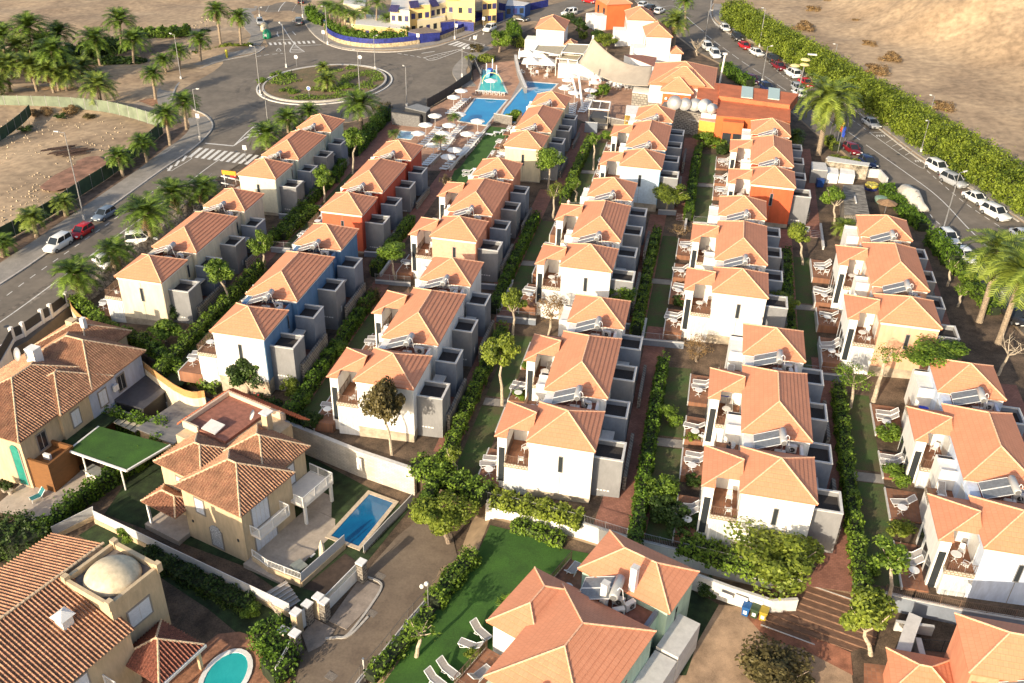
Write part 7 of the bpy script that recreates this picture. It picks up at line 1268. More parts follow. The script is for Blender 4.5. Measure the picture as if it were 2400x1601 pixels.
for i in range(3): car('b3', 1180 + i * 75, 55 + i * 28, 1230 + i * 75, 30 + i * 28, 'white' if i != 1 else 'black', 'hatch', '%s car in the hatched bays behind the row of houses' % ('first', 'second', 'third')[i])
# covered boat on trailer
a = U('c8', 1240, 200, .5); b = U('c8', 1420, 370, .5); d = b - a; t = thing('covered_boat', 'boat under a cream tarpaulin parked on the right hand street', 'boat', ((a + b) / 2) - Vector((0, 0, .5)), math.atan2(d.y, d.x)); S_ = [(-3.4, .9, 1.75), (-3.2, 1.05, 1.95), (-1.5, 1.15, 2.1), (-.3, 1.15, 2.3), (.8, 1.05, 1.9), (2.2, .8, 1.45), (3.2, .95, 1.2), (3.5, .9, 1.0)]; mb = MB(); V = []
for x, w_, z in S_: V += [(x, -w_, .45), (x, -w_ * 1.05, z * .6), (x, -w_ * .6, z * .93), (x, 0, z), (x, w_ * .6, z * .93), (x, w_ * 1.05, z * .6), (x, w_, .45)]
mb.add(V, [(i * 7 + j, i * 7 + j + 1, (i + 1) * 7 + j + 1, (i + 1) * 7 + j) for i in range(7) for j in range(6)] + [tuple(range(7))[::-1], tuple(range(49, 56))]); part('tarpaulin', mb, mat('cream_tarpaulin', (.60, .55, .46), .75, .12, 1.5, .5), t, True); mb = MB()
for y in (-.6, .6): mb.bar((-2.5, y, .4), (3.6, y * .3, .4), .06)
part('trailer_frame', mb, METAL, t)
for sy in (-1, 1): w_ = MB(); w_.lathe([(.1, -.1), (.3, -.1), (.3, .1), (.1, .1)], 12); w_.v = [(v[0] - .5, sy * 1.15 + v[2], v[1] + .3) for v in w_.v]; part('wheel', w_, RUB, t)
mb = MB(); [mb.bar((x, -1.2, .6), (x + .5, 0, z), .03) for x, z in ((-.2, 2.3), (.9, 1.95))]; [mb.bar((x + .5, 0, z), (x, 1.2, .6), .03) for x, z in ((-.2, 2.3), (.9, 1.95))]; part('straps', mb, DARKM, t)
# recycling igloos on the north west road
for x, y, c_, lb in ((80, 285, (.55, .47, .32), 'cream'), (105, 350, (.02, .25, .13), 'green')):
    t = thing('recycling_container', '%s bell shaped recycling container by the crossing' % lb, 'container', U('b2', x, y), 0, 'recycling containers'); part('shell', MB().lathe([(1.0, 0), (1.05, .4), (1.0, 1.2), (.7, 1.9), (.15, 2.2)], 18), mat('igloo_' + lb, c_, .5, .08), t, True); part('top_ring', MB().lathe([(.1, 2.2), (.1, 2.4)], 8), METAL, t); part('label_plate', MB().box(-.35, -1.09, .6, .35, -1.0, 1.2), WHITE, t)
# ---------------------------------------------------------------- street lamps and signs
def lamp(t_, x, y, ty, label, arm=(-1.2, 0), bulb='arm', h=None, m=METAL):
    b = U(t_, x, y); h = h or height_to(b, t_, x, ty); t = thing('street_lamp', label, 'street lamp', b, 0, 'street lamps'); part('base', MB().box(-.18, -.18, -.1, .18, .18, .8), mat('lamp_base', (.55, .53, .5), .7, .05), t); part('pole', MB().bar((0, 0, .3), (0, 0, h), .11, 8, .06), m, t)
    if bulb == 'arm': part('arm', MB().bar((0, 0, h - .05), (arm[0] * .6, arm[1] * .6, h + .1), .04, 5), m, t); mb = MB(); d = Vector((arm[0], arm[1], 0)); mb.bar(d * .55 + Vector((0, 0, h + .1)), d + Vector((0, 0, h + .15)), .13, 6, .1); part('lamp_head', mb, mat('lamp_head', (.55, .55, .53), .5, 0), t)
    return t
for a in (('b1', 1665, 735, 320, 'street lamp on the curved pavement left of the roundabout', (-1.2, .2)), ('b1', 1840, 1290, 820, 'street lamp at the pavement corner above the zebra crossing', (1.3, 0)), ('c5', 775, 450, 50 - 400, 'street lamp beside the red car on the left road', (-1.5, -.3)), ('b2', 40, 860, 430, 'street lamp on the left rim of the roundabout island', (-1.2, 0)), ('b2', 115, 1180, 880, 'street lamp behind the small palm near the pale green villa', (-1, 0)), ('b2', 280, 620, 220, 'street lamp on the far left rim of the island', (-1, .4)), ('b2', 955, 885, 460, 'street lamp on the near right rim of the island', (-.8, -.6)), ('b2', 1095, 645, 330, 'street lamp on the far right rim of the island', (.8, .5)), ('b2', 660, 410, 60, 'street lamp at the bend of the curved blue fence', (-.8, -.6)), ('b2', 1385, 985, 615, 'street lamp beside the dark hut roof', (-.7, .5)), ('b2', 1893, 710, 440, 'street lamp on the curved pavement near the turquoise pool', (.8, -.8)), ('b2', 1825, 360, 120, 'street lamp in front of the blue carports', (-.8, -.5)), ('b2', 35, 160, 70, 'street lamp behind the pale grey car', (.9, 0)), ('b2', 430, 160, -30, 'street lamp by the north west pavement', (-.9, 0)), ('b2', 2200, 210, 30, 'street lamp by the right carport', (-.9, -.3))): lamp(*a[:4], a[4], a[5])
def lamp2(x, y, ty, lb, arm): b = ray(1650 + x / K, y / K); h = min((abs(pxy(b + Vector((0, 0, q * .1)))[1] - ty / K), q * .1) for q in range(20, 250))[1]; t = lamp('o', 0, 0, 0, lb, arm, h=h); t.location = b; return t
lamp2(530, 760, 430, 'street lamp behind the purple car', (1, .4)); lamp2(508, 430, 75, 'tall street lamp in the middle of the cane hedge top', (-.9, -.4)); lamp2(10, 370, 100, 'street lamp beside the upper white off roader', (.9, .5)); lamp2(1175, 650, 410, 'street lamp behind the tall palm crown', (-.9, -.4)); lamp2(1990, 1400, 1110, 'brown street lamp leaning before the cane hedge near the bus bay', (-.6, -.6)); lamp2(2060, 1100, 885, 'thin lamp rising behind the cane hedge', (-.9, 0))
b = U('c8', 1590, 600); t = lamp('c8', 1590, 600, 20, 'street lamp between the boat and the upper white hatchback', (1.0, .6))
b = ray(1650 + 825 / K, 1010 / K); h = min((abs(pxy(b + Vector((0, 0, q * .1)))[1] - 590 / K), q * .1) for q in range(20, 250))[1]; t = thing('twin_disc_lamp', 'tall pole carrying three glowing yellow disc lamps beside the orange hall', 'street lamp', b); part('pole', MB().bar((0, 0, 0), (.4, 0, h), .16, 8, .1), METAL, t)
for dx, dz in ((.4, 0), (.4, .9), (-1.2, -.3)): mb = MB(); mb.lathe([(.1, .25), (.7, .1), (.9, -.1), (.6, -.18), (.1, -.2)], 16, (dx, 0, h + dz)); part('disc_lamp', mb, mat('pale_yellow_disc', (.75, .62, .25), .5, .1, 3), t)  # domes have a plain pale yellow colour
part('crossbar', MB().bar((-1.2, 0, h - .3), (.4, 0, h - .2), .06), METAL, t); part('floodlight', MB().box(.6, -.3, h + 1.8, 2.2, .3, h + 1.95), WHITE, t)
for t_, x, y, h, lb, kind in (('b2', 492, 915, 2.6, 'round blue arrow sign at the near rim of the island', 'round'), ('b2', 375, 610, 2.4, 'round white backed sign at the far rim of the island', 'back'), ('b2', 960, 612, 2.4, 'narrow sign at the far right of the island', 'back'), ('b1', 1848, 1292, 5.0, 'tall white box sign next to the corner lamp', 'box'), ('b2', 625, 405, 3.2, 'white crossing sign by the curved fence', 'box'), ('b2', 1490, 445, 3.4, 'thin white sign before the left blue carport', 'box'), ('b2', 2010, 450, 3.0, 'white crossing sign by the round tree', 'box'), ('b1', 2262, 1490, 3.0, 'white sign board beside the zebra crossing', 'box'), ('b2', 1840, 320, 2.6, 'small white sign before the middle carport', 'box'), ('b2', 2090, 270, 3.0, 'white post sign by the sandy wall', 'box')):
    t = thing('traffic_sign', lb, 'sign', U(t_, x, y), 0, 'traffic signs'); part('pole', MB().bar((0, 0, 0), (0, 0, h), .06, 6), METAL, t)
    if kind == 'box': part('panel', MB().box(-.35, -.06, h - .8, .35, .06, h), WHITE, t)
    else:
        mb = MB(); mb.lathe([(.42, 0), (.42, .04)], 20); mb.v = [(v[0], -v[2] - .06, v[1] + h - .3) for v in mb.v]; o = part('disc', mb, WHITE, t)
        if kind == 'round': mb = MB(); mb.lathe([(.33, 0), (.33, .02)], 20); mb.v = [(v[0], -v[2] - .105, v[1] + h - .3) for v in mb.v]; part('blue_face', mb, mat('sign_blue', (.03, .12, .45), .5, 0), o); part('arrow', MB().bar((.12, -.13, h - .45), (-.1, -.13, h - .2), .04), WHITE, o)
t = thing('yellow_post', 'short yellow green post box on the north west pavement', 'post box', U('b1', 2085, 530)); part('body', MB().lathe([(.3, 0), (.3, 1.6), (.33, 1.65), (.3, 1.8), (.1, 1.9)], 14), mat('post_yellow', (.45, .42, .04), .5, .05), t); part('slot', MB().box(-.15, -.33, 1.3, .15, -.29, 1.36), DARKM, t)
t = thing('direction_sign', 'orange yellow direction sign on a white frame by the zebra crossing', 'sign', U('b1', 2120, 1720)); part('post', MB().bar((-.9, 0, 0), (-.9, 0, 2.7), .08), WHITE, t); part('post', MB().bar((1.0, 0, 0), (1.0, 0, 2.4), .08), WHITE, t); part('orange_panel', MB().box(-1.2, -.06, 2.1, 1.2, .06, 2.8), mat('sign_orange', (.75, .33, .02), .6, 0), t); part('red_panel', MB().box(.2, -.08, 1.7, 1.2, .04, 2.0), mat('sign_red', (.5, .03, .02), .6, 0), t); part('crossbar', MB().bar((-1.6, 0, .6), (2.2, 0, .2), .12), WHITE, t); part('crossbar', MB().bar((-1.8, .6, 1.5), (2.4, .6, 1.0), .12), WHITE, t)
t = thing('globe_lamp', 'garden lamp with two white globes by the picket railing', 'street lamp', U('e2', 1582, 880, L1 + 1.2)); h = 2.7; part('pole', MB().bar((0, 0, -.5), (0, 0, h), .05, 6), METAL, t); part('arm', MB().bar((0, 0, h), (-.5, 0, h - .2), .03), METAL, t)
for dx, dz in ((-.1, .05), (-.5, -.35)): mb = MB(); mb.lathe([(.02, -.2), (.15, -.14), (.2, 0), (.15, .14), (.02, .2)], 12, (dx, 0, h + dz)); part('globe', mb, mat('globe_white', (.8, .78, .7), .4, 0), t, True)
t = thing('bare_post', 'plain thin post standing on the cul de sac by the bottom edge', 'post', U('e2', 1000, 1560, L1)); part('pole', MB().bar((0, 0, 0), (0, 0, 2.6), .06, 6), GREYC, t); part('cap', MB().box(-.08, -.08, 2.6, .08, .08, 2.68), METAL, t)
# ---------------------------------------------------------------- palms
PF = {}
def fm(kind, i):
    k = (kind, i)
    if k not in PF: PF[k] = frond_mesh('fronds', dict(a=PALMG, b=PALMY, c=PALMG, d=PALMY)[kind], **(dict(fronds=58, L=1.0, droop=.85, leaflets=18, wid=.20, seed=i) if kind in 'ab' else dict(fronds=60, L=1.0, droop=1.0, leaflets=20, wid=.17, up=(-.7, 1.2), seed=i + 20) if kind == 'd' else dict(fronds=24, L=1.0, droop=1.1, leaflets=14, wid=.30, up=(-.1, 1.1), seed=i + 9)))
    return PF[k]
DRYF = frond_mesh('dry_fronds', DRY, fronds=18, L=.75, droop=.9, leaflets=10, wid=.14, up=(-1.35, -.7), seed=5)
def palm(t_, bx, by, cx, cy, R, label, kind='a', group='palm trees along the roads', tr=.26, dry=False, thin=False):
    b = U(t_, bx, by); h = max(.6, height_to(b, t_, cx, cy)); t = thing('palm_tree', label, 'palm tree', b, 0, group)
    # lean so that the crown stands above the measured point
    top = Vector((0, 0, h)); q = b + top; px, _ = pxy(q); T0 = TO[t_][0] + cx / K; dist = (q - Vector((0, 0, CAMZ))).length; top.x += max(-.16 * h, min(.16 * h, (T0 - px) * dist / F))
    n = 7; pts = [Vector((top.x * (i / n) ** 1.4, 0, -.3 + (h + .3) * i / n)) for i in range(n + 1)]; rs = [tr * (1.25 if i == 0 else 1.0 - .12 * i / n) for i in range(n + 1)]; mb = MB(); mb.path(pts, rs, 9)
    if not thin: mb.lathe([(tr * .9, -.7), (tr * 1.9, -.3), (tr * 1.7, .1), (.1, .25)], 9, tuple(top))
    part('trunk', mb, PBARK if not thin else BARK, t); o = part('fronds', fm(kind, rng.randrange(3)), None, t); o.location = top + Vector((0, 0, .1)); o.scale = (R,) * 3; o.rotation_euler.z = rng.random() * 6
    if dry: o = part('dry_fronds', DRYF, None, t); o.location = top; o.scale = (R,) * 3
    return t
GG = 'palm grove at the top left'
ORD = 'first second third fourth fifth sixth seventh eighth ninth tenth eleventh twelfth thirteenth fourteenth fifteenth sixteenth'.split()
for i, (bx, by, cx, cy, R, k, d) in enumerate(((100, 860, 60, 600, 3.6, 'b', 1), (345, 855, 270, 610, 3.4, 'b', 1), (500, 870, 430, 660, 3.0, 'b', 1), (545, 845, 480, 480, 3.8, 'a', 0), (615, 840, 690, 680, 3.6, 'b', 0), (920, 600, 870, 380, 4.0, 'a', 0), (1230, 600, 1220, 380, 3.6, 'a', 0), (1120, 480, 1100, 190, 3.8, 'a', 0), (300, 620, 280, 250, 4.2, 'a', 0), (560, 560, 580, 310, 3.6, 'a', 0), (60, 640, 40, 330, 3.8, 'a', 0), (-80, 780, -60, 480, 3.8, 'a', 0), (180, 700, 170, 430, 3.4, 'b', 0), (400, 640, 400, 400, 3.6, 'a', 0), (760, 700, 760, 620, 3.2, 'b', 0), (-30, 900, -10, 780, 3, 'a', 0))):
    palm('b1', bx, by, cx, cy, R * 1.22, 'palm in the top left grove, ' + ('leftmost with bare pale trunk', 'second bare trunk from the left', 'third, leaning trunk', 'tall, above the leaning trunk', 'low, at the right end of the front row', 'right part, alone above the dark shade', 'rightmost with visible trunk', 'tallest at the back right', 'broad one at the back left', 'middle of the back row', 'cut by the left edge, back row', 'cut by the left edge, middle', 'young yellow green, left front', 'in the dense centre', 'small, behind the big low palm', 'low, cut by the left edge')[i], k, GG, .3, bool(d))
palm('b1', 930, 985, 900, 800, 4.4, 'big low pale green palm at the corner of the green fence', 'b', GG, .4)
GR = 'palm trees along the roads'
for a in ((2030, 425, 1990, 110, 3.6, 'tall palm by the north west road, left of the pair', 'a', 1), (2215, 425, 2195, 160, 3.2, 'palm with brown dry skirt by the north west road', 'a', 1), (1845, 570, 1830, 370, 3.2, 'palm above the sandy path near the lamp', 'a', 0), (1655, 650, 1640, 480, 2.8, 'palm just behind the pavement lamp', 'a', 0), (1535, 690, 1490, 565, 2.8, 'upper palm of the red soil bed', 'a', 0), (1430, 915, 1400, 690, 2.9, 'lower palm of the red soil bed', 'a', 0), (1565, 1335, 1520, 1060, 3.0, 'palm with shaggy trunk at the roundabout corner', 'a', 1), (1715, 1190, 1690, 950, 3.3, 'wide palm between the two corner lamps', 'a', 0), (1355, 1490, 1310, 1320, 2.7, 'small palm above the red excavated soil', 'a', 0), (1130, 1620, 1090, 1450, 2.8, 'young palm right of the red excavated soil', 'a', 0)): palm('b1', *a[:5], a[5], a[6], GR, .3, bool(a[7]))
for a in ((345, 615, 295, 440, 2.6, 'small palm on the verge left of the white carrier', 'b'), (610, 415, 585, 305, 2.3, 'small palm on the verge left of the lamp', 'b'), (30, 790, 20, 670, 2.4, 'small palm on the verge at the left edge', 'a'), (1065, 935, 1050, 745, 3.0, 'roadside palm hiding the second white car', 'a'), (1395, 665, 1350, 400, 4.2, 'largest roadside palm beside the cream villa', 'a'), (1640, 400, 1590, 225, 3.6, 'roadside palm behind the largest one', 'a'), (1880, 345, 1860, 180, 3.4, 'roadside palm beside the rear roof of the cream villa', 'a'), (735, 1190, 700, 960, 3.6, 'nearest roadside palm at the corner of the curved wall', 'a')): palm('c5', *a[:5], a[5], a[6], GR, .38, a[0] > 700)
for a in ((650, 835, 680, 740, 3.0, 'low yellowing palm on the roundabout island', 'b', .3), (105, 1375, 95, 1240, 3.6, 'palm left of the pale green villa roofs', 'a', .35), (300, 1215, 290, 1105, 3.4, 'palm behind the pale green villa', 'a', .35), (490, 1160, 485, 1030, 2.6, 'narrow palm touching the far roof of the pale green villa', 'a', .3), (970, 1195, 950, 965, 4.2, 'large palm between the roundabout and the villa path', 'a', .38), (1822, 1175, 1820, 1080, 1.5, 'small feather palm between the parasols of the deck', 'c', .12), (1285, 1285, 1270, 1235, 1.5, 'tiny palm beside the paddling pool', 'c', .12), (1702, 1440, 1690, 1290, 1.7, 'slim young palm in the middle of the sunbeds', 'c', .12), (615, 680, 615, 620, 1.9, 'small bushy tree palm at the back of the island', 'b', .15)): palm('b2', *a[:5], a[5], a[6], 'palm trees along the roads' if a[4] > 2 else 'small palms', a[7], False, a[7] < .2)
for i, (bx, cx, cy, by) in enumerate(((685, 670, 70, 225), (718, 720, 120, 255), (778, 760, 90, 280), (822, 825, 130, 295), (910, 900, 150, 310), (1020, 1000, 120, 312), (1105, 1110, 40, 320), (1210, 1200, 180, 322), (1350, 1350, 150, 270), (860, 850, 30, 200), (640, 640, 60, 190), (960, 950, 60, 230))): palm('b2', bx, by, cx, cy, 2.9, 'royal palm with white trunk before the yellow houses, %s from the left' % ORD[(10, 0, 1, 2, 3, 4, 5, 6, 7, 8, 9, 11)[i]], 'c', 'white trunked palms of the yellow houses', .22, False, True)
palm('b3', 1480, 485, 1500, 210, 4.2, 'tall palm in front of the white house row', 'b', GR, .36, True); palm('b3', 1590, 270, 1590, 20, 2.8, 'dark palm at the top beside the right road', 'a', GR, .3); palm('b4', 460, 1425, 560, 910, 6.0, 'very tall palm with a pale smooth trunk right of the orange hall', 'd', GR, .42, True); palm('c8', 1940, 1390, 2130, 760, 4.6, 'tall slim palm, left of the pair at the right edge', 'd', GR, .34); palm('c8', 2110, 1590, 2340, 940, 4.6, 'tall slim palm, right of the pair at the right edge', 'd', GR, .34); palm('c8', 695, 610, 700, 530, 2.0, 'small palm beside the rear roof of the peach villa', 'b', 'small palms', .2); palm('b4', 250, 1330, 250, 1260, 2.0, 'dark palm in the round stone planter', 'a', 'small palms', .2)
b = U('e2', 2290, 1060, L2); t = thing('palm_tree', 'young bright green palm on the lawn left of the mint villa', 'palm tree', b, 0, 'small palms'); part('trunk', MB().path([(0, 0, 0), (.1, 0, 1.4), (0, 0, 2.6)], [.12, .1, .08], 7), BARK, t); o = part('fronds', frond_mesh('fronds', LEAF, fronds=9, L=1.1, droop=1.5, leaflets=8, wid=.45, up=(.3, 1.3), seed=77, fat=.05), None, t); o.location = (0, 0, 2.6)
# ---------------------------------------------------------------- trees
CR = {}
def cm(m, i, leaf=.055, n=5200, cl=16, cs=.42):
    k = (m.name, i, leaf, n)
    if k not in CR: CR[k] = crown_mesh('crown', m, n=n, clumps=cl, leaf=leaf, seed=i * 13 + len(CR), csize=cs)
    return CR[k]
def tree(t_, bx, by, cx, cy, rx, rz_, label, m=LEAF, leaf=.055, n=5200, limbs=5, tr=.14, cat='tree', name='tree', group='garden trees', off=0, crown=True, bark=BARK, twist=.3, cl=16, cs=.42, hmin=.8):
    b = U(t_, bx, by, off); h = max(hmin, height_to(b, t_, cx, cy)); t = thing(name, label, cat, b, 0, group); top = Vector((0, 0, h)); px, _ = pxy(b + top); T0 = (cx * 2400 / 2351) if t_ == 'o' else TO[t_][0] + cx / K; top.x += max(-.5 * h, min(.5 * h, (T0 - px) * (b + top - Vector((0, 0, CAMZ))).length / F))
    mb = MB(); base = max(.2, h - rz_ * .75); n1 = 4; P = [Vector((top.x * (i / n1) ** 1.2 + rng.uniform(-.06, .06) * i, rng.uniform(-.05, .05) * i, -.3 + (base + .3) * i / n1)) for i in range(n1 + 1)]; mb.path(P, [tr * (1.3 - .5 * i / n1) for i in range(n1 + 1)], 7)
    for k in range(limbs):
        a_ = k * 2.4 + rng.random(); e = Vector((top.x + math.cos(a_) * rx * .6, math.sin(a_) * rx * .6, h + rz_ * rng.uniform(-.2, .5))); m_ = P[-1].lerp(e, .5) + Vector((0, 0, -.15 * rz_)); mb.path([P[-1], m_, e], [tr * .6, tr * .4, tr * .15], 5)
        if not crown:
            for q in range(5): f_ = m_.lerp(e, rng.random()); g_ = f_ + Vector((rng.uniform(-1, 1), rng.uniform(-1, 1), rng.uniform(.1, 1))) * rx * .4; mb.path([f_, g_], [tr * .2, tr * .05], 4)
    part('trunk', mb, bark, t)
    if crown: o = part('crown', cm(m, rng.randrange(4), leaf, n, cl, cs), None, t); sx_ = 1.12 if rx < 2.2 else 1.0; o.location = top; o.scale = (rx * sx_ * rng.uniform(.92, 1.08), rx * sx_ * rng.uniform(.92, 1.08), rz_ * sx_ * 1.1); o.rotation_euler.z = rng.random() * 6
    return t
WB = mat('pale_bark', (.46, .38, .28), .9, .2, 4)
for a in (('b2', 885, 1600, 905, 1250, 1.9, 1.9, 'leafy tree with a pale trunk between the pale green villa and the path'), ('c6', 628, 290, 620, 50, 1.7, 2.0, 'slim leafy tree in front of the pale green villa boxes'), ('c6', 75, 915, 45, 650, 1.6, 1.9, 'slim leafy tree beside the cream villa rear boxes'), ('c5', 2120, 1235, 2010, 920, 1.9, 1.7, 'leafy tree leaning over the cream villa courtyard'), ('c6', 240, 200, 220, 100, 1.6, 1.5, 'thin airy tree at the pale green villa front corner', LEAFB, .05, 1500), ('c6', 1285, 1000, 1230, 740, 2.7, 1.3, 'flat topped leafy tree between the deep red and coral villas'), ('c6', 1750, 265, 1755, 90, 1.2, 1.3, 'almost bare tree near the lawn strip', LEAFB, .05, 900), ('c7', 378, 435, 390, 180, 1.3, 1.5, 'pale sparse tree left of the spreading tree villa', LEAFY, .05, 900), ('c7', 590, 280, 590, 120, .9, 1.3, 'small leafy tree beside the red steps', LEAF, .06, 1800), ('c7', 1405, 385, 1450, 190, 3.1, 1.3, 'wide flat crowned yellow green tree above the retaining wall', LEAFY, .05, 6000), ('c7', 330, 1520, 380, 1240, 2.1, 1.8, 'pale nearly bare tree in front of the spreading tree villa', DRY, .04, 1100)): 
    tree(*a[:8], m=a[8] if len(a) > 8 else LEAF, leaf=a[9] if len(a) > 9 else .065, n=a[10] if len(a) > 10 else 3800, bark=WB)
tree('c7', 1010, 1330, 1000, 1110, 3.2, 1.5, 'big spreading dark green tree at the villa front corner', LEAF, .05, 7000, tr=.2); tree('c7', 10, 1510, 20, 1210, 1.5, 1.8, 'bright leafy tree between hedge and patios, fourth row', LEAFY, .07, 3500, bark=WB); tree('d2', 2260, 590, 2240, 90, 2.0, 2.1, 'round headed tree with a tall pale trunk left of the bottom centre villa', LEAFY, .06, 5200, bark=WB); tree('o', 900, 1045, 885, 925, 1.9, 3.1, 'tall olive brown tree before the white wall of the stone wall villa', LEAFB, .06, 6500, tr=.13, bark=WB, cl=26); tree('d2', 1855, 1205, 1805, 1040, 1.0, 1.0, 'small pale leafed tree at the end of the hedge', LEAFY, .09, 1300, bark=WB)
tree('c5', 1560, 1370, 1560, 1290, 1.4, 1.5, 'round dark clipped tree at the cream villa front corner', LEAFD, .06, 4500); tree('c5', 1520, 1567, 1520, 1440, 1.9, 1.3, 'loose light green tree below the round clipped tree', LEAF, .08, 3800, bark=WB); tree('d2', 330, 500, 330, 400, 1.25, 1.3, 'bright yellow green round clipped tree before the blue villa boxes', LEAFY, .06, 3600); tree('d2', 520, 800, 520, 710, 1.1, 1.1, 'dark round clipped bush beside the long stone wall', LEAFD, .06, 3200, name='round_bush', cat='bush'); tree('d2', 450, 560, 450, 520, 1.1, .9, 'loose green bush between the two round clipped trees', LEAF, .08, 1800, name='bush', cat='bush')
t = tree('d1', 2290, 480, 2240, 270, 2.3, 2.0, 'dark leafy shrub tree with red flowers before the blue villa', LEAFD, .07, 5200); nr = np.random.default_rng(4); p, d = ball(90, 2.3, 2.3, 1.9, .95); p += np.array(t.children[1].location); p = p[(p[:, 1] < .9)]; part('flowers', quads(p, d[:len(p)], .11, .1, 'flowers', mat('red_flower', (.6, .02, .02), .7, 0)), None, t)
tree('d4', 760, 610, 820, 310, 2.2, 1.3, 'gnarled pale tree with thin green top beside the pale wall', LEAF, .05, 1800, limbs=9, bark=WB); tree('d4', 965, 555, 1080, 120, 1.6, 1.2, 'tall forked pale trunk of the wide tree beside the peach villa', LEAF, .05, 700, limbs=4, bark=WB, tr=.2, crown=True); tree('o', 2130, 905, 2150, 810, 3.9, 1.5, 'broad dark green tree between the peach and right edge villas', LEAF, .045, 8000, tr=.2); tree('d4', 2110, 310, 2250, 30, 2.0, 1.6, 'bare pale tree at the right edge below the palms', crown=False, limbs=7, bark=WB); tree('c8', 615, 490, 620, 250, 2.2, 1.8, 'fresh green tree beside the mottled stone roof', LEAF, .06, 4500, bark=WB); tree('c8', 320, 865, 310, 580, 1.5, 1.4, 'yellow green tree above the dark hedge of the orange red villa', LEAFY, .07, 3200, bark=WB); tree('c8', 60, 1400, 120, 1200, 2.3, 1.3, 'yellow green spreading tree beside the off white villa boxes', LEAFY, .05, 4200, bark=WB)
tree('c8', 1650, 1060, 1700, 860, 1.0, 1.1, 'slim tree, uppermost by the right hand hedge', LEAF, .07, 1500, bark=WB); tree('c8', 1740, 1250, 1800, 1080, 1.2, 1.0, 'slim leaning tree, lower by the right hand hedge', LEAF, .07, 1500, bark=WB)
tree('e4', 950, 1320, 950, 960, 2.3, 2.3, 'bright yellow green tree at the foot of the brown stairs', LEAFY, .08, 5200, off=-1.5, bark=WB, tr=.16); tree('e4', 1120, 830, 1160, 400, 1.6, 1.3, 'forked pale tree beside the lowest right patio', LEAF, .09, 1500, limbs=6, bark=WB); tree('e4', 140, 640, 120, 400, 4.5, 2.3, 'huge rounded leafy shrub against the shrub fronted villa', LEAFY, .045, 9000, name='large_shrub', cat='shrub', tr=.2, cl=24); tree('e4', 130, 1640, 120, 1500, 3.3, 1.4, 'dark olive tree crown at the bottom edge beside the sandy court', LEAFB, .05, 7000, off=-1.5, cl=22); tree('e3', 2350, 1620, 2300, 1520, 1.8, 1.0, 'dark shrub at the bottom edge of the sandy court', LEAFB, .05, 2500, off=-1.5, name='shrub', cat='shrub')
tree('o', 1030, 1240, 1010, 1175, 3.4, 2.3, 'big airy light green tree beside the pool wall and cul de sac', LEAFY, .045, 9000, off=-2.2, tr=.2, cl=26, cs=.36); tree('e2', 1465, 1330, 1510, 1060, 1.5, .8, 'leafless forked pale tree on the bright lawn', LEAF, .09, 260, limbs=6, off=-1.5, bark=WB)
tree('b2', 2230, 480, 2250, 350, 3.0, 2.6, 'large round tree left of the single white house', LEAF, .055, 6500, tr=.25); tree('b3', 870, 470, 870, 380, 3.1, 1.9, 'drooping yellow green bush tree above the sail', LEAFY, .05, 5000); tree('b3', 620, 300, 620, 230, 2.6, 2.3, 'dark tree in the garden between the white houses', LEAFD, .06, 4500); tree('b3', 790, 380, 790, 320, 1.9, 1.5, 'dark green shrub right of the sail mast', LEAFD, .06, 3000); tree('b3', 530, 210, 520, 160, 2.0, 1.4, 'dark shrub beside the white van', LEAFD, .06, 3000); tree('b3', 660, 350, 660, 340, 1.2, 1.5, 'yellow green banana like shrub left of the sail mast', LEAFY, .12, 900); tree('b3', 1700, 510, 1700, 390, 2.4, 2.0, 'bare grey tree beside the two white off roaders', crown=False, limbs=8, bark=WB)
tree('b3', 820, 900, 830, 830, 2.2, 1.6, 'flowering light green bush between sail and pergola', LEAF, .09, 2600, name='bush', cat='bush'); tree('b3', 900, 1290, 900, 1240, 2.2, 1.2, 'light green bush below the grey boarded wall', LEAF, .08, 2600, name='bush', cat='bush'); tree('b3', 745, 1560, 760, 1270, 1.1, 1.1, 'slim pale trunked tree left of the pale blue villa', LEAF, .09, 1400, bark=WB); tree('b3', 330, 1750, 350, 1440, 2.1, 2.3, 'full leafy tree in front of the butter yellow villa boxes', LEAF, .06, 4800, bark=WB); tree('b3', 1800, 1350, 1820, 1300, 3.0, 1.8, 'round dark bush tree left of the orange red villa', LEAF, .055, 6000); tree('b3', 1950, 1400, 1950, 1370, 2.0, 1.2, 'second lower bush left of the orange red villa', LEAFD, .06, 3500, name='bush', cat='bush'); tree('b3', 40, 1100, 30, 1080, 1.8, 1.4, 'round bush at the head of the long pool wall', LEAF, .08, 2600, name='bush', cat='bush')
tree('b2', 2010, 480, 2050, 500, 1.9, 1.4, 'scruffy dark shrub by the round pavement corner', LEAFB, .06, 2200, name='shrub', cat='shrub'); tree('b2', 1970, 560, 1970, 540, 1.3, .9, 'pale shrub right at the curved pavement', LEAFY, .08, 1400, name='shrub', cat='shrub'); tree('b2', 1180, 1020, 1140, 1020, 1.8, 1.0, 'loose shrub beside the grey service hut', LEAFB, .06, 2000, name='shrub', cat='shrub'); tree('c7', 1520, 620, 1530, 540, 1.9, .9, 'dry leafless shrub above the middle steps', DRY, .03, 1200, name='shrub', cat='shrub'); tree('o', 1600, 830, 1600, 795, 2.0, 1.3, 'dry leafless thicket beside the fifth row patios', DRY, .028, 2600, name='thicket', cat='shrub', limbs=9); tree('c8', -20 + 1480 - 1460, 30, 20, 10, 1.4, .9, 'dry bush left of the orange red villa patio', DRY, .03, 900, name='shrub', cat='shrub')
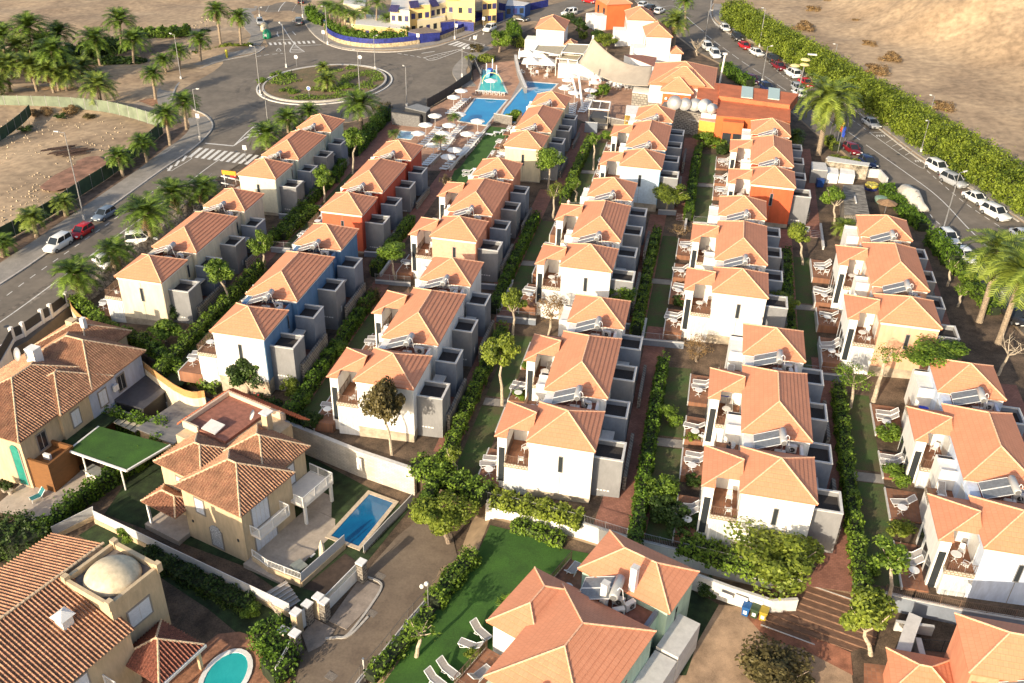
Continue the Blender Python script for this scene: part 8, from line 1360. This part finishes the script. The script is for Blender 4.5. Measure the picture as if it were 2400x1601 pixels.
for t_, x, y, r, m, lb in (('b1', 330, 1050, 1.6, DRY, 'dry brown bush against the green mesh fence, left'), ('b1', 440, 1040, 1.9, DRY, 'dry brown bush against the green mesh fence, second'), ('b1', 640, 1040, 2.0, DRY, 'dry brown bush against the green mesh fence, third'), ('b1', 560, 1080, 1.4, LEAFD, 'dark bush between the dry ones at the green fence'), ('b1', 820, 1080, 1.5, LEAFB, 'olive bush at the bend of the green fence'), ('b1', 240, 1200, 1.5, LEAFD, 'dark bush beside the dark green fence'), ('b1', 1400, 320, 2.4, LEAF, 'light green bush behind the palm grove, left'), ('b1', 1500, 310, 2.0, LEAF, 'light green bush behind the palm grove, right'), ('b1', 1880, 300, 1.6, LEAFD, 'dark bush under the north west palms'), ('b1', 2100, 430, 1.5, LEAFY, 'low yellow green ground bush between the north west palms'), ('b2', 180, 700, 1.6, LEAF, 'green bush at the left of the island'), ('b2', 260, 720, 1.6, LEAF, 'green bush on the upper left of the island'), ('b2', 270, 850, 1.7, LEAF, 'largest green bush at the lower left of the island'), ('b2', 350, 870, 1.5, LEAF, 'green bush above the blue arrow sign'), ('b2', 840, 820, 1.8, LEAF, 'bright green bush right of the island palm'), ('b2', 60, 760, 1.5, LEAF, 'green bush on the left rim of the island'), ('b4', 330, 280, 3.0, DRY, 'brown bush on the hillside nearest the cane hedge'), ('b4', 420, 110, 2.4, DRY, 'brown bush at the top of the hillside'), ('b4', 830, 230, 2.0, DRY, 'brown bush in the middle of the hillside'), ('b4', 1000, 670, 3.0, DRY, 'large dry thicket behind the cane hedge'), ('b4', 1130, 560, 2.6, DRY, 'dry thicket a little above the large one'), ('b4', 580, 60, 2.6, DRY, 'wide brown bush at the top edge of the hillside'), ('b4', 1330, 370, 1.8, DRY, 'small brown bush on the right of the hillside'), ('b4', 930, 420, 2.0, DRY, 'brown bush in the hillside gully'), ('b4', 1610, 1000, 2.4, DRY, 'dry shrub behind the cane hedge, right part')):
    b = U(t_, x, y); 
    if t_ == 'b4': d_ = (b.x - float(np.interp(b.y, hby, hbx))) * .8; b.z += float(np.clip((d_ - 14) / 34, 0, 1) ** 2 * 6)
    t = thing('bush', lb, 'bush', b, 0, 'wild bushes'); o = part('foliage', cm(m, rng.randrange(2), .06, 3000), None, t); o.location = (0, 0, r * .3); o.scale = (r, r, r * .6); part('stems', MB().path([(0, 0, -.3), (.1, 0, r * .2), (.3, .1, r * .5)], .06, 5), BARK, t)
# garden shrubs seen one by one
for i, (t_, x, y, r, m, lb) in enumerate((('d3', 150, 250, 1.0, LEAF, 'shrub below the upper patio of the bottom centre villa'), ('d3', 60, 540, 1.0, LEAF, 'shrub behind the paired loungers of the bottom centre villa'), ('d3', 1640, 930, 1.0, LEAFY, 'yellow green shrub at the shrub fronted villa patio'), ('d3', 1430, 740, 1.5, LEAF, 'wide leafy shrub growing over the hedge, fifth row'), ('d4', 1080, 900, 1.5, LEAF, 'round leafy shrub on the upper right edge patio'), ('d4', 1140, 1290, 1.5, LEAF, 'round leafy shrub on the middle right edge patio'), ('e4', 1200, 230, 1.4, LEAFY, 'spreading shrub on the lower right edge patio'), ('d3', 1660, 1310, .9, LEAFD, 'dark shrub beside crossed loungers'), ('c7', 225, 1010, .9, LEAFD, 'small dark shrub at the spreading tree villa patio'), ('c7', 1530, 1230, 1.0, LEAFD, 'dark shrub between two white tables, fifth row'), ('c6', 1165, 1390, 1.0, LEAF, 'bright round shrub on the lawn beside the stone wall villa'), ('c6', 1060, 1210, 1.1, LEAFB, 'silvery shrub at the path edge behind the blue villa boxes'), ('d2', 730, 130, 1.6, LEAF, 'loose shrub row beside the blue villa path'), ('e3', 1560, 180, 1.9, LEAFD, 'dense dark bush where hedge and white wall meet'), ('d3', 1350, 1450, 2.1, LEAF, 'big leafy bush at the lower end of the fourth row hedge'), ('e3', 1400, 60, 1.8, LEAFD, 'dense bush just above the white wall'), ('e4', 900, 560, 1.2, LEAF, 'low leafy bush at the end of the fifth row hedge'), ('e3', 1800, 740, 1.2, LEAFD, 'dark bush left of the recycling bins'), ('e2', 1990, 1340, .8, LEAFY, 'small shrub beside the lowest loungers'), ('e1', 1150, 250, 1.0, LEAF, 'small green shrub behind the dome tower'), ('e1', 2300, 940, 1.0, LEAF, 'small shrub by the oval pool lawn'))):
    off = -1.5 if t_ in ('e3',) and x > 1780 else -1.5 if t_ == 'e2' else -2.8 if t_ == 'e1' else 0; b = U(t_, x, y, off); t = thing('shrub', lb, 'shrub', b, 0, 'garden shrubs'); o = part('foliage', cm(m, i % 2, .075, 2200), None, t); o.location = (0, 0, r * .55); o.scale = (r, r, r * .8); part('stems', MB().path([(0, 0, -.3), (.05, 0, r * .5)], .06, 5), BARK, t)
for i, (x, y) in enumerate(((45, 1350), (100, 1370))):
    t = thing('potted_plant', '%s dark spiky plant in a pale pot on the tiled yard' % ('left', 'right')[i], 'potted plant', U('d1', x, y + 30, L1), 0, 'potted plants'); part('pot', MB().lathe([(.2, 0), (.32, .5), (.35, .52), (.1, .5)], 12), STN, t); o = part('leaves', cm(LEAFD, 0, .075, 2200), None, t); o.location = (0, 0, 1.1); o.scale = (.6, .6, .7)
# ---------------------------------------------------------------- long hedges
hedge([('b3', 2010, 170), ('b3', 2160, 280), ('b3', 2351, 400), ('b4', 150, 490), ('b4', 400, 640), ('b4', 560, 740), ('b4', 760, 880), ('b4', 1000, 1010), ('b4', 1250, 1180), ('b4', 1500, 1350), ('b4', 1750, 1500), ('c8', 2000, 100), ('c8', 2200, 230), ('c8', 2600, 480), ('c8', 3000, 760)], 5.4, 3.6, 'very long tall band of bright green cane along the right hand street', REED, 72, .18, 'cane_hedge', None, 3)
hedge([('c8', 1060, 180), ('c8', 1180, 340), ('c8', 1330, 470), ('c8', 1420, 560)], 1.7, 1.3, 'dark green hedge between the service yard and the street', HEDGE, 60, .16, seed=11, group=None); hedge([('c8', 1480, 660), ('c8', 1600, 790), ('c8', 1690, 890)], 1.8, 1.9, 'dark green hedge behind the upper white hatchback', HEDGE, 60, .16, seed=12, group=None); hedge([('c8', 1700, 900), ('c8', 1850, 1050), ('c8', 1960, 1210), ('c8', 2080, 1330)], 1.6, 1.2, 'yellow green hedge beside the palm pair at the right edge', LEAF, 55, .16, seed=13, group=None)
hedge([('b3', 1940, 640), ('b3', 2050, 730), ('b3', 2180, 800)], 2.0, 1.6, 'green hedge between the reception and the street', HEDGE, 60, .16, seed=14, group=None); hedge([('b4', 540, 1310), ('b4', 620, 1390)], 1.2, 1.2, 'small hedge around the flagpoles', LEAFY, 60, .14, seed=15, group=None); hedge([('b4', 560, 1470), ('b4', 700, 1500), ('b4', 840, 1530)], 1.5, .8, 'low creeping hedge on the dry stone planter', LEAFY, 60, .14, seed=16, group=None)
hedge([('b2', 500, 120), ('b2', 540, 200), ('b2', 640, 230)], 2.4, 1.8, 'green hedge beside the north road crossing', HEDGE, 50, .2, seed=17, group=None); hedge([('b2', 655, 285), ('b2', 720, 335), ('b2', 850, 380), ('b2', 1050, 410), ('b2', 1400, 385)], 1.4, 2.6, 'clipped hedge above the curved blue fence', HEDGE, 50, .18, seed=18, group=None)
hedge([('b2', 1195, 1090), ('b2', 1100, 1200), ('b2', 1000, 1320), ('b2', 900, 1440)], 1.8, 2.0, 'dark hedge along the path left of the deck entrance', HEDGE, 60, .15, seed=19, group=None); hedge([('b2', 2040, 560), ('b2', 2190, 565)], 1.8, 1.2, 'clipped green planter hedge above the turquoise pool', LEAFY, 60, .15, seed=20, group=None)
hedge([('b3', 30, 430), ('b3', 150, 420), ('b3', 240, 420)], 1.8, 1.6, 'light hedge behind the square parasols', LEAFY, 60, .16, seed=21, group=None); hedge([('b3', -20, 280), ('b3', 30, 330), ('b3', 30, 420)], 2.2, 2.2, 'leafy hedge left of the single white house', HEDGE, 50, .18, seed=22, group=None)
hedge([('c5', 690, 1220), ('c5', 800, 1320), ('c5', 900, 1400), ('c5', 1000, 1500), ('d1', 1350, 60), ('d1', 1500, 180)], 1.5, 1.3, 'leafy hedge behind the curved orange board wall', LEAF, 60, .14, seed=23, group=None); hedge([('d1', 1500, 180), ('d1', 1700, 320), ('d1', 1850, 400), ('d1', 2020, 470)], 1.3, 1.0, 'ivy like hedge above the grey sheet roof', LEAF, 55, .14, seed=24, group=None); hedge([('d1', 2150, 560), ('d1', 2300, 620), ('d2', 60, 590), ('d2', 300, 690), ('d2', 520, 790)], 1.6, .8, 'low planting along the top of the long stone wall', LEAFD, 60, .14, seed=25, group=None)
def lowhedge(pts, wd, ht, label, m, seed, off=L1, dens=70, leaf=.13):
    global nr
    P = [U(t_, x, y, off) for t_, x, y in pts]; t = hedge([(p.x, p.y) for p in P], wd, ht, label, m, dens, leaf, seed=seed, group=None); t.location.z += off; return t
lowhedge([('d1', 1560, 950), ('d1', 1400, 1080), ('d1', 1150, 1240), ('d1', 920, 1400), ('d1', 700, 1560), ('e1', 560, 130), ('e1', 330, 300)], 1.2, 1.9, 'dense dark ivy hedge between the turf canopy yard and the beige villa', HEDGE, 26); lowhedge([('e1', -200, 330), ('e1', 60, 330), ('e1', 250, 330), ('e1', 400, 250)], 4.0, 2.2, 'dark tangle of bushes at the left edge below the tiled yard', LEAFD, 27); lowhedge([('d1', 900, 770), ('d1', 1100, 830), ('d1', 1560, 920)], .8, 2.6, 'clipped dark hedge along the upper edge of the turf canopy', HEDGE, 28)
lowhedge([('e1', 1330, 400), ('e1', 1700, 600), ('e1', 2100, 800), ('e1', 2300, 900)], 1.8, .9, 'low dark hedge below the long white mesh fence', LEAFD, 29); lowhedge([('e2', 60, 1120), ('e2', 200, 1280), ('e2', 250, 1450), ('e2', 120, 1560)], 2.6, 1.7, 'leafy dark hedge around the oval pool corner', HEDGE, 30)
lowhedge([('e2', 1990, 440), ('e2', 1790, 680), ('e2', 1630, 880)], 1.6, 1.2, 'leafy hedge along the upper picket railing', LEAF, 31, L2); lowhedge([('e2', 1590, 960), ('e2', 1430, 1150), ('e2', 1250, 1350), ('e2', 1050, 1560)], 1.3, 1.0, 'sparse climbing hedge along the lower picket railing', LEAF, 32, L2, 40); lowhedge([('e3', 0, 150), ('e3', 250, 220), ('e3', 480, 320)], 1.2, 1.0, 'low light hedge at the foot of the white wall', LEAF, 33, L2)
hedge([('e3', -180, -80), ('e3', 100, -20), ('e3', 400, 50), ('e3', 640, 130)], 1.6, 1.1, 'tall grassy planting behind the railing of the bottom centre villa', LEAFY, 80, .15, seed=35, group=None); hedge([('d2', 1480, 1180), ('d2', 1700, 1290), ('d2', 1950, 1400), ('d2', 2120, 1480)], 2.4, 1.4, 'wild leafy bank between the stone wall and the bottom centre villa', LEAF, 60, .15, seed=36, group=None)
hedge([('e3', 1550, 330), ('e3', 1800, 420), ('e3', 2100, 520), ('e3', 2351, 560)], 2.2, 1.1, 'leafy planting along the top of the long curved wall', LEAF, 60, .15, seed=37, group=None); hedge([('c5', 2180, 1280), ('c5', 1980, 1480), ('d1', 1900, 30)], 1.0, .8, 'low shrubs along the blue villa garden', LEAFD, 50, .13, seed=38, group=None)
for i, pts in enumerate(([('c6', 720, 120), ('c6', 800, -40)], [('c6', 250, 640), ('c6', 400, 500), ('c6', 560, 380)], [('c6', 960, 1330), ('c6', 1100, 1180)])): hedge(pts, 1.3, 1.3, '%s loose garden hedge piece beside a villa path' % ('short upper', 'long middle', 'silvery lower')[i], (HEDGE, LEAF, LEAFB)[i], 60, .13, seed=40 + i, group=None)
for i, (pts, wd, ht, m) in enumerate((([('b1', -100, 600), ('b1', 300, 560), ('b1', 700, 520), ('b1', 1150, 430)], 9, 1.6, LEAFD), ([('b1', 950, 560), ('b1', 1180, 590), ('b1', 1300, 560)], 5, .8, LEAFD), ([('b1', 1250, 340), ('b1', 1500, 330), ('b1', 1750, 310)], 4, 1.6, LEAF), ([('b1', 1780, 500), ('b1', 2050, 440), ('b1', 2320, 420)], 1.5, .4, LEAFY))):
    hedge(pts, wd, ht, ('dark undergrowth filling the palm grove', 'low dark undergrowth at the right end of the palm grove', 'bright shrubs behind the palm grove', 'low green ground cover under the two north west palms')[i], m, 22, .3, 'undergrowth', None, 60 + i)
# stone bank with plants beside the left road
P = W2(BANK[::-1]); t = thing('rockery_bank', 'long rough rubble bank between the left road palms and the villas', 'bank', P[0]); Q = smooth_line([p - P[0] for p in P], 8); V = []; n_ = len(Q)
for i, p in enumerate(Q):
    d = (Q[min(i + 1, n_ - 1)] - Q[max(0, i - 1)]).normalized(); nn = Vector((-d.y, d.x, 0))
    for j in range(7): q = p + nn * (j - 3) * .45 + Vector((rng.uniform(-.12, .12), rng.uniform(-.12, .12), (.1, .5, .9, 1.15, 1.1, .7, 0)[j] * rng.uniform(.75, 1.2) - .1)); V.append(q)
mb = MB(); mb.add(V, [(i * 7 + j, i * 7 + j + 1, (i + 1) * 7 + j + 1, (i + 1) * 7 + j) for i in range(n_ - 1) for j in range(6)]); part('stones', mb, mat('rubble_stone', (.42, .35, .27), .95, .4, 2.2, 1.0, col2=(.07, .055, .04), scale2=9), t); mb = MB()
for i in range(0, n_ - 1): mb.bar(Q[i] + Vector((0, 0, 2.0)), Q[i + 1] + Vector((0, 0, 2.0)), .025); mb.bar(Q[i] + Vector((0, 0, .8)), Q[i] + Vector((0, 0, 2.05)), .03)
part('wire_fence', mb, METAL, t)
# green mesh fences of the building plot
MESHL = mat('pale_green_mesh', (.17, .205, .14), .8, .15, .5); MESHD = mat('dark_green_mesh', (.035, .07, .035), .8, .15, .8)
fence([('b1', -200, 985), ('b1', 400, 990), ('b1', 760, 1010), ('b1', 1010, 1040), ('b1', 1250, 1100), ('b1', 1500, 1180)], 2.4, 'pale green mesh fence between the palm grove and the building plot', MESHL, 'mesh_fence', 3.0, True, 'mesh fences', METAL); fence([('b1', -200, 1400), ('b1', 0, 1300), ('b1', 200, 1150), ('b1', 290, 1060)], 2.2, 'dark green mesh fence crossing the building plot at the left edge', MESHD, 'mesh_fence', 3.0, True, 'mesh fences', METAL)
fence([('c5', -300, 850), ('c5', 0, 680), ('c5', 200, 570), ('c5', 470, 420), ('c5', 750, 230), ('c5', 1000, 70), ('b1', 1200, 1480), ('b1', 1330, 1380), ('b1', 1500, 1230)], 2.4, 'long dark green mesh fence along the left road verge', MESHD, 'mesh_fence', 3.0, True, 'mesh fences', METAL)
t = thing('steel_bar_pile', 'pile of dark rusty bars lying on the building plot', 'pile', U('b1', 620, 1400, .3)); mb = MB()
for i in range(26): a_ = rng.uniform(.65, .85); c = Vector((rng.uniform(-2.8, 2.8), rng.uniform(-1.2, 1.2), rng.uniform(.1, .6))); d = Vector((math.cos(a_), math.sin(a_), 0)) * rng.uniform(1.2, 2.8); mb.bar(c - d, c + d, .09)
part('bars', mb, mat('rusty_steel', (.07, .04, .03), .8, .3, 5), t)
nr = np.random.default_rng(8)
def rocks(name, pts, n, s, m, lb):
    P = [U(*p, .0) for p in pts]; mb = MB()
    for i in range(n):
        a = rng.random(); b = rng.random(); q = P[0].lerp(P[1], a).lerp(P[3].lerp(P[2], a), b); r = s * rng.uniform(.4, 1.3); q.z = gz(q.x, q.y) + .1
        V = [q + Vector((rng.uniform(-1, 1) * r, rng.uniform(-1, 1) * r, 0)) for _ in range(4)]; o_ = [(-1, -1), (1, -1), (1, 1), (-1, 1)]; V = [q + Vector((o_[k][0] * r * rng.uniform(.6, 1), o_[k][1] * r * rng.uniform(.6, 1), -.1)) for k in range(4)] + [q + Vector((o_[k][0] * r * rng.uniform(.3, .7), o_[k][1] * r * rng.uniform(.3, .7), r * rng.uniform(.5, 1))) for k in range(4)]
        mb.add(V, [(0, 1, 5, 4), (1, 2, 6, 5), (2, 3, 7, 6), (3, 0, 4, 7), (4, 5, 6, 7)])
    o = part(name, mb, m); o['kind'] = 'stuff'; o['label'] = lb; return o
RK = mat('pale_rock', (.48, .38, .26), .95, .25, 3)
rocks('scattered_rocks', [('b1', 0, 1100), ('b1', 1200, 1120), ('b1', 1100, 1500), ('b1', 0, 1560)], 150, .12, RK, 'pale rocks scattered over the building plot'); rocks('scattered_rocks', [('c5', 0, 60), ('c5', 500, 0), ('c5', 420, 300), ('c5', 0, 560)], 90, .12, RK, 'stones on the sandy ground above the left road'); rocks('scattered_rocks', [('b1', 1200, 160), ('b1', 2000, 60), ('b1', 2000, 260), ('b1', 1300, 260)], 160, .22, RK, 'rubble on the slope behind the palm grove'); rocks('roadside_stones', [('b4', 900, 1000), ('b4', 1300, 1250), ('b4', 1280, 1275), ('b4', 880, 1020)], 60, .35, RK, 'pale stones at the foot of the cane hedge')
# weeds on the island
nr = np.random.default_rng(31); n = 9000; a_ = nr.random(n) * 6.283; r_ = 12.2 * np.sqrt(nr.random(n)); x = ic.x + r_ * np.cos(a_); y = ic.y + r_ * np.sin(a_); k = vnoise(x + 200, y, 2.6, 12) > .52; x, y = x[k], y[k]; C = np.stack([x, y, C0 + AX * x + AY * y + .42 + nr.random(len(x)) * .25], -1); o = part('island_weeds', quads(C, nr.normal(size=(len(x), 3)), .16, .10, 'island_weeds', LEAF), None); o['kind'] = 'stuff'; o['label'] = 'low green weeds covering parts of the roundabout island'
# hillside tufts
n = 5200; x = nr.uniform(35, 190, n); y = nr.uniform(130, 330, n); d_ = (x - np.interp(y, hby, hbx)) * .8; k = (d_ > 12) & (vnoise(x, y, 7, 15) > .55); x, y, d_ = x[k], y[k], d_[k]
# people
SKIN = mat('skin', (.45, .27, .18), .6, .05, 5); HAIRM = mat('dark_hair', (.03, .02, .015), .7, 0)
def person(loc, rz, label, top, legs, pose='stand', z=0):
    t = thing('person', label, 'person', loc, rz, None); me = bpy.data.meshes.new('body'); sit = pose == 'sit'
    J = [((0, 0, .95), .13), ((0, 0, 1.15), .13), ((0, 0, 1.4), .15), ((0, 0, 1.52), .055), ((0, .01, 1.66), .1), ((0, 0, 1.76), .07), ((-.1, 0, .9), .085), ((-.11, .03, .48), .058), ((-.11, 0, .08), .04), ((-.11, .14, .03), .035), ((.1, 0, .9), .085), ((.12, -.1, .48), .058), ((.12, -.18, .1), .04), ((.12, -.04, .04), .035), ((-.19, 0, 1.4), .055), ((-.25, -.02, 1.12), .042), ((-.26, .12, .88), .032), ((-.26, .18, .8), .034), ((.19, 0, 1.4), .055), ((.25, -.03, 1.12), .042), ((.27, .1, .9), .032), ((.27, .16, .82), .034)]
    if sit:
        J = [(tuple(Vector(p) - Vector((0, 0, .45))), r) for p, r in J]
        for i, p in ((7, (-.11, .42, .5)), (8, (-.11, .45, .08)), (9, (-.11, .58, .04)), (11, (.12, .42, .5)), (12, (.12, .45, .08)), (13, (.12, .58, .04))): J[i] = (p, J[i][1])
    E = [(0, 1), (1, 2), (2, 3), (3, 4), (4, 5), (0, 6), (6, 7), (7, 8), (8, 9), (0, 10), (10, 11), (11, 12), (12, 13), (2, 14), (14, 15), (15, 16), (16, 17), (2, 18), (18, 19), (19, 20), (20, 21)]
    me.from_pydata([p for p, r in J], E, []); o = part('body', me, None, t); o.data.materials.append(SKIN); s = o.modifiers.new('skin', 'SKIN'); lay = me.skin_vertices[0].data if me.skin_vertices else None
    if lay is None: 
        bm = bmesh.new(); bm.from_mesh(me); bm.verts.layers.skin.verify(); bm.to_mesh(me); bm.free(); lay = me.skin_vertices[0].data
    for i, (p, r) in enumerate(J): lay[i].radius = (r, r)
    lay[0].use_root = True; o.modifiers.new('sub', 'SUBSURF').levels = 1
    dz = -.45 if sit else 0
    mb = MB(); mb.lathe([(.19, .92 + dz), (.2, 1.1 + dz), (.23, 1.4 + dz), (.12, 1.5 + dz)], 12); part('shirt', mb, mat('cloth_' + top[0], top[1], .9, .05), t, True)
    mb = MB()
    if sit: mb.bar((-.11, 0, .5), (-.11, .4, .55), .1, 8); mb.bar((.11, 0, .5), (.11, .4, .55), .1, 8)
    else: mb.bar((-.1, 0, .95), (-.11, .03, .5), .105, 8, .085); mb.bar((.1, 0, .95), (.12, -.1, .5), .105, 8, .085)
    part('shorts', mb, mat('cloth_' + legs[0], legs[1], .9, .05), t); mb = MB(); mb.lathe([(.1, 1.68 + dz), (.12, 1.74 + dz), (.09, 1.82 + dz), (.02, 1.84 + dz)], 10); part('hair', mb, HAIRM, t, True); return t
person(U('c7', 515, 360) + Vector((0, 0, .05)), .3, 'person in a white top and blue shorts walking up the red path steps', ('white', (.7, .7, .7)), ('blue', (.01, .03, .35))); person(U('b3', 640, 1490) + Vector((0, 0, .05)), .2, 'person in dark clothes walking on the path right of the butter yellow villa', ('dark', (.04, .04, .05)), ('black', (.02, .02, .02)))
x5, y5, z5 = CLS['5A'][:3]; person((x5 - .75, y5 + 8.9, z5 + 2.92), 2.6, 'person in black sitting at the balcony table of the shrub fronted villa', ('dark', (.04, .04, .05)), ('black', (.02, .02, .02)), 'sit')
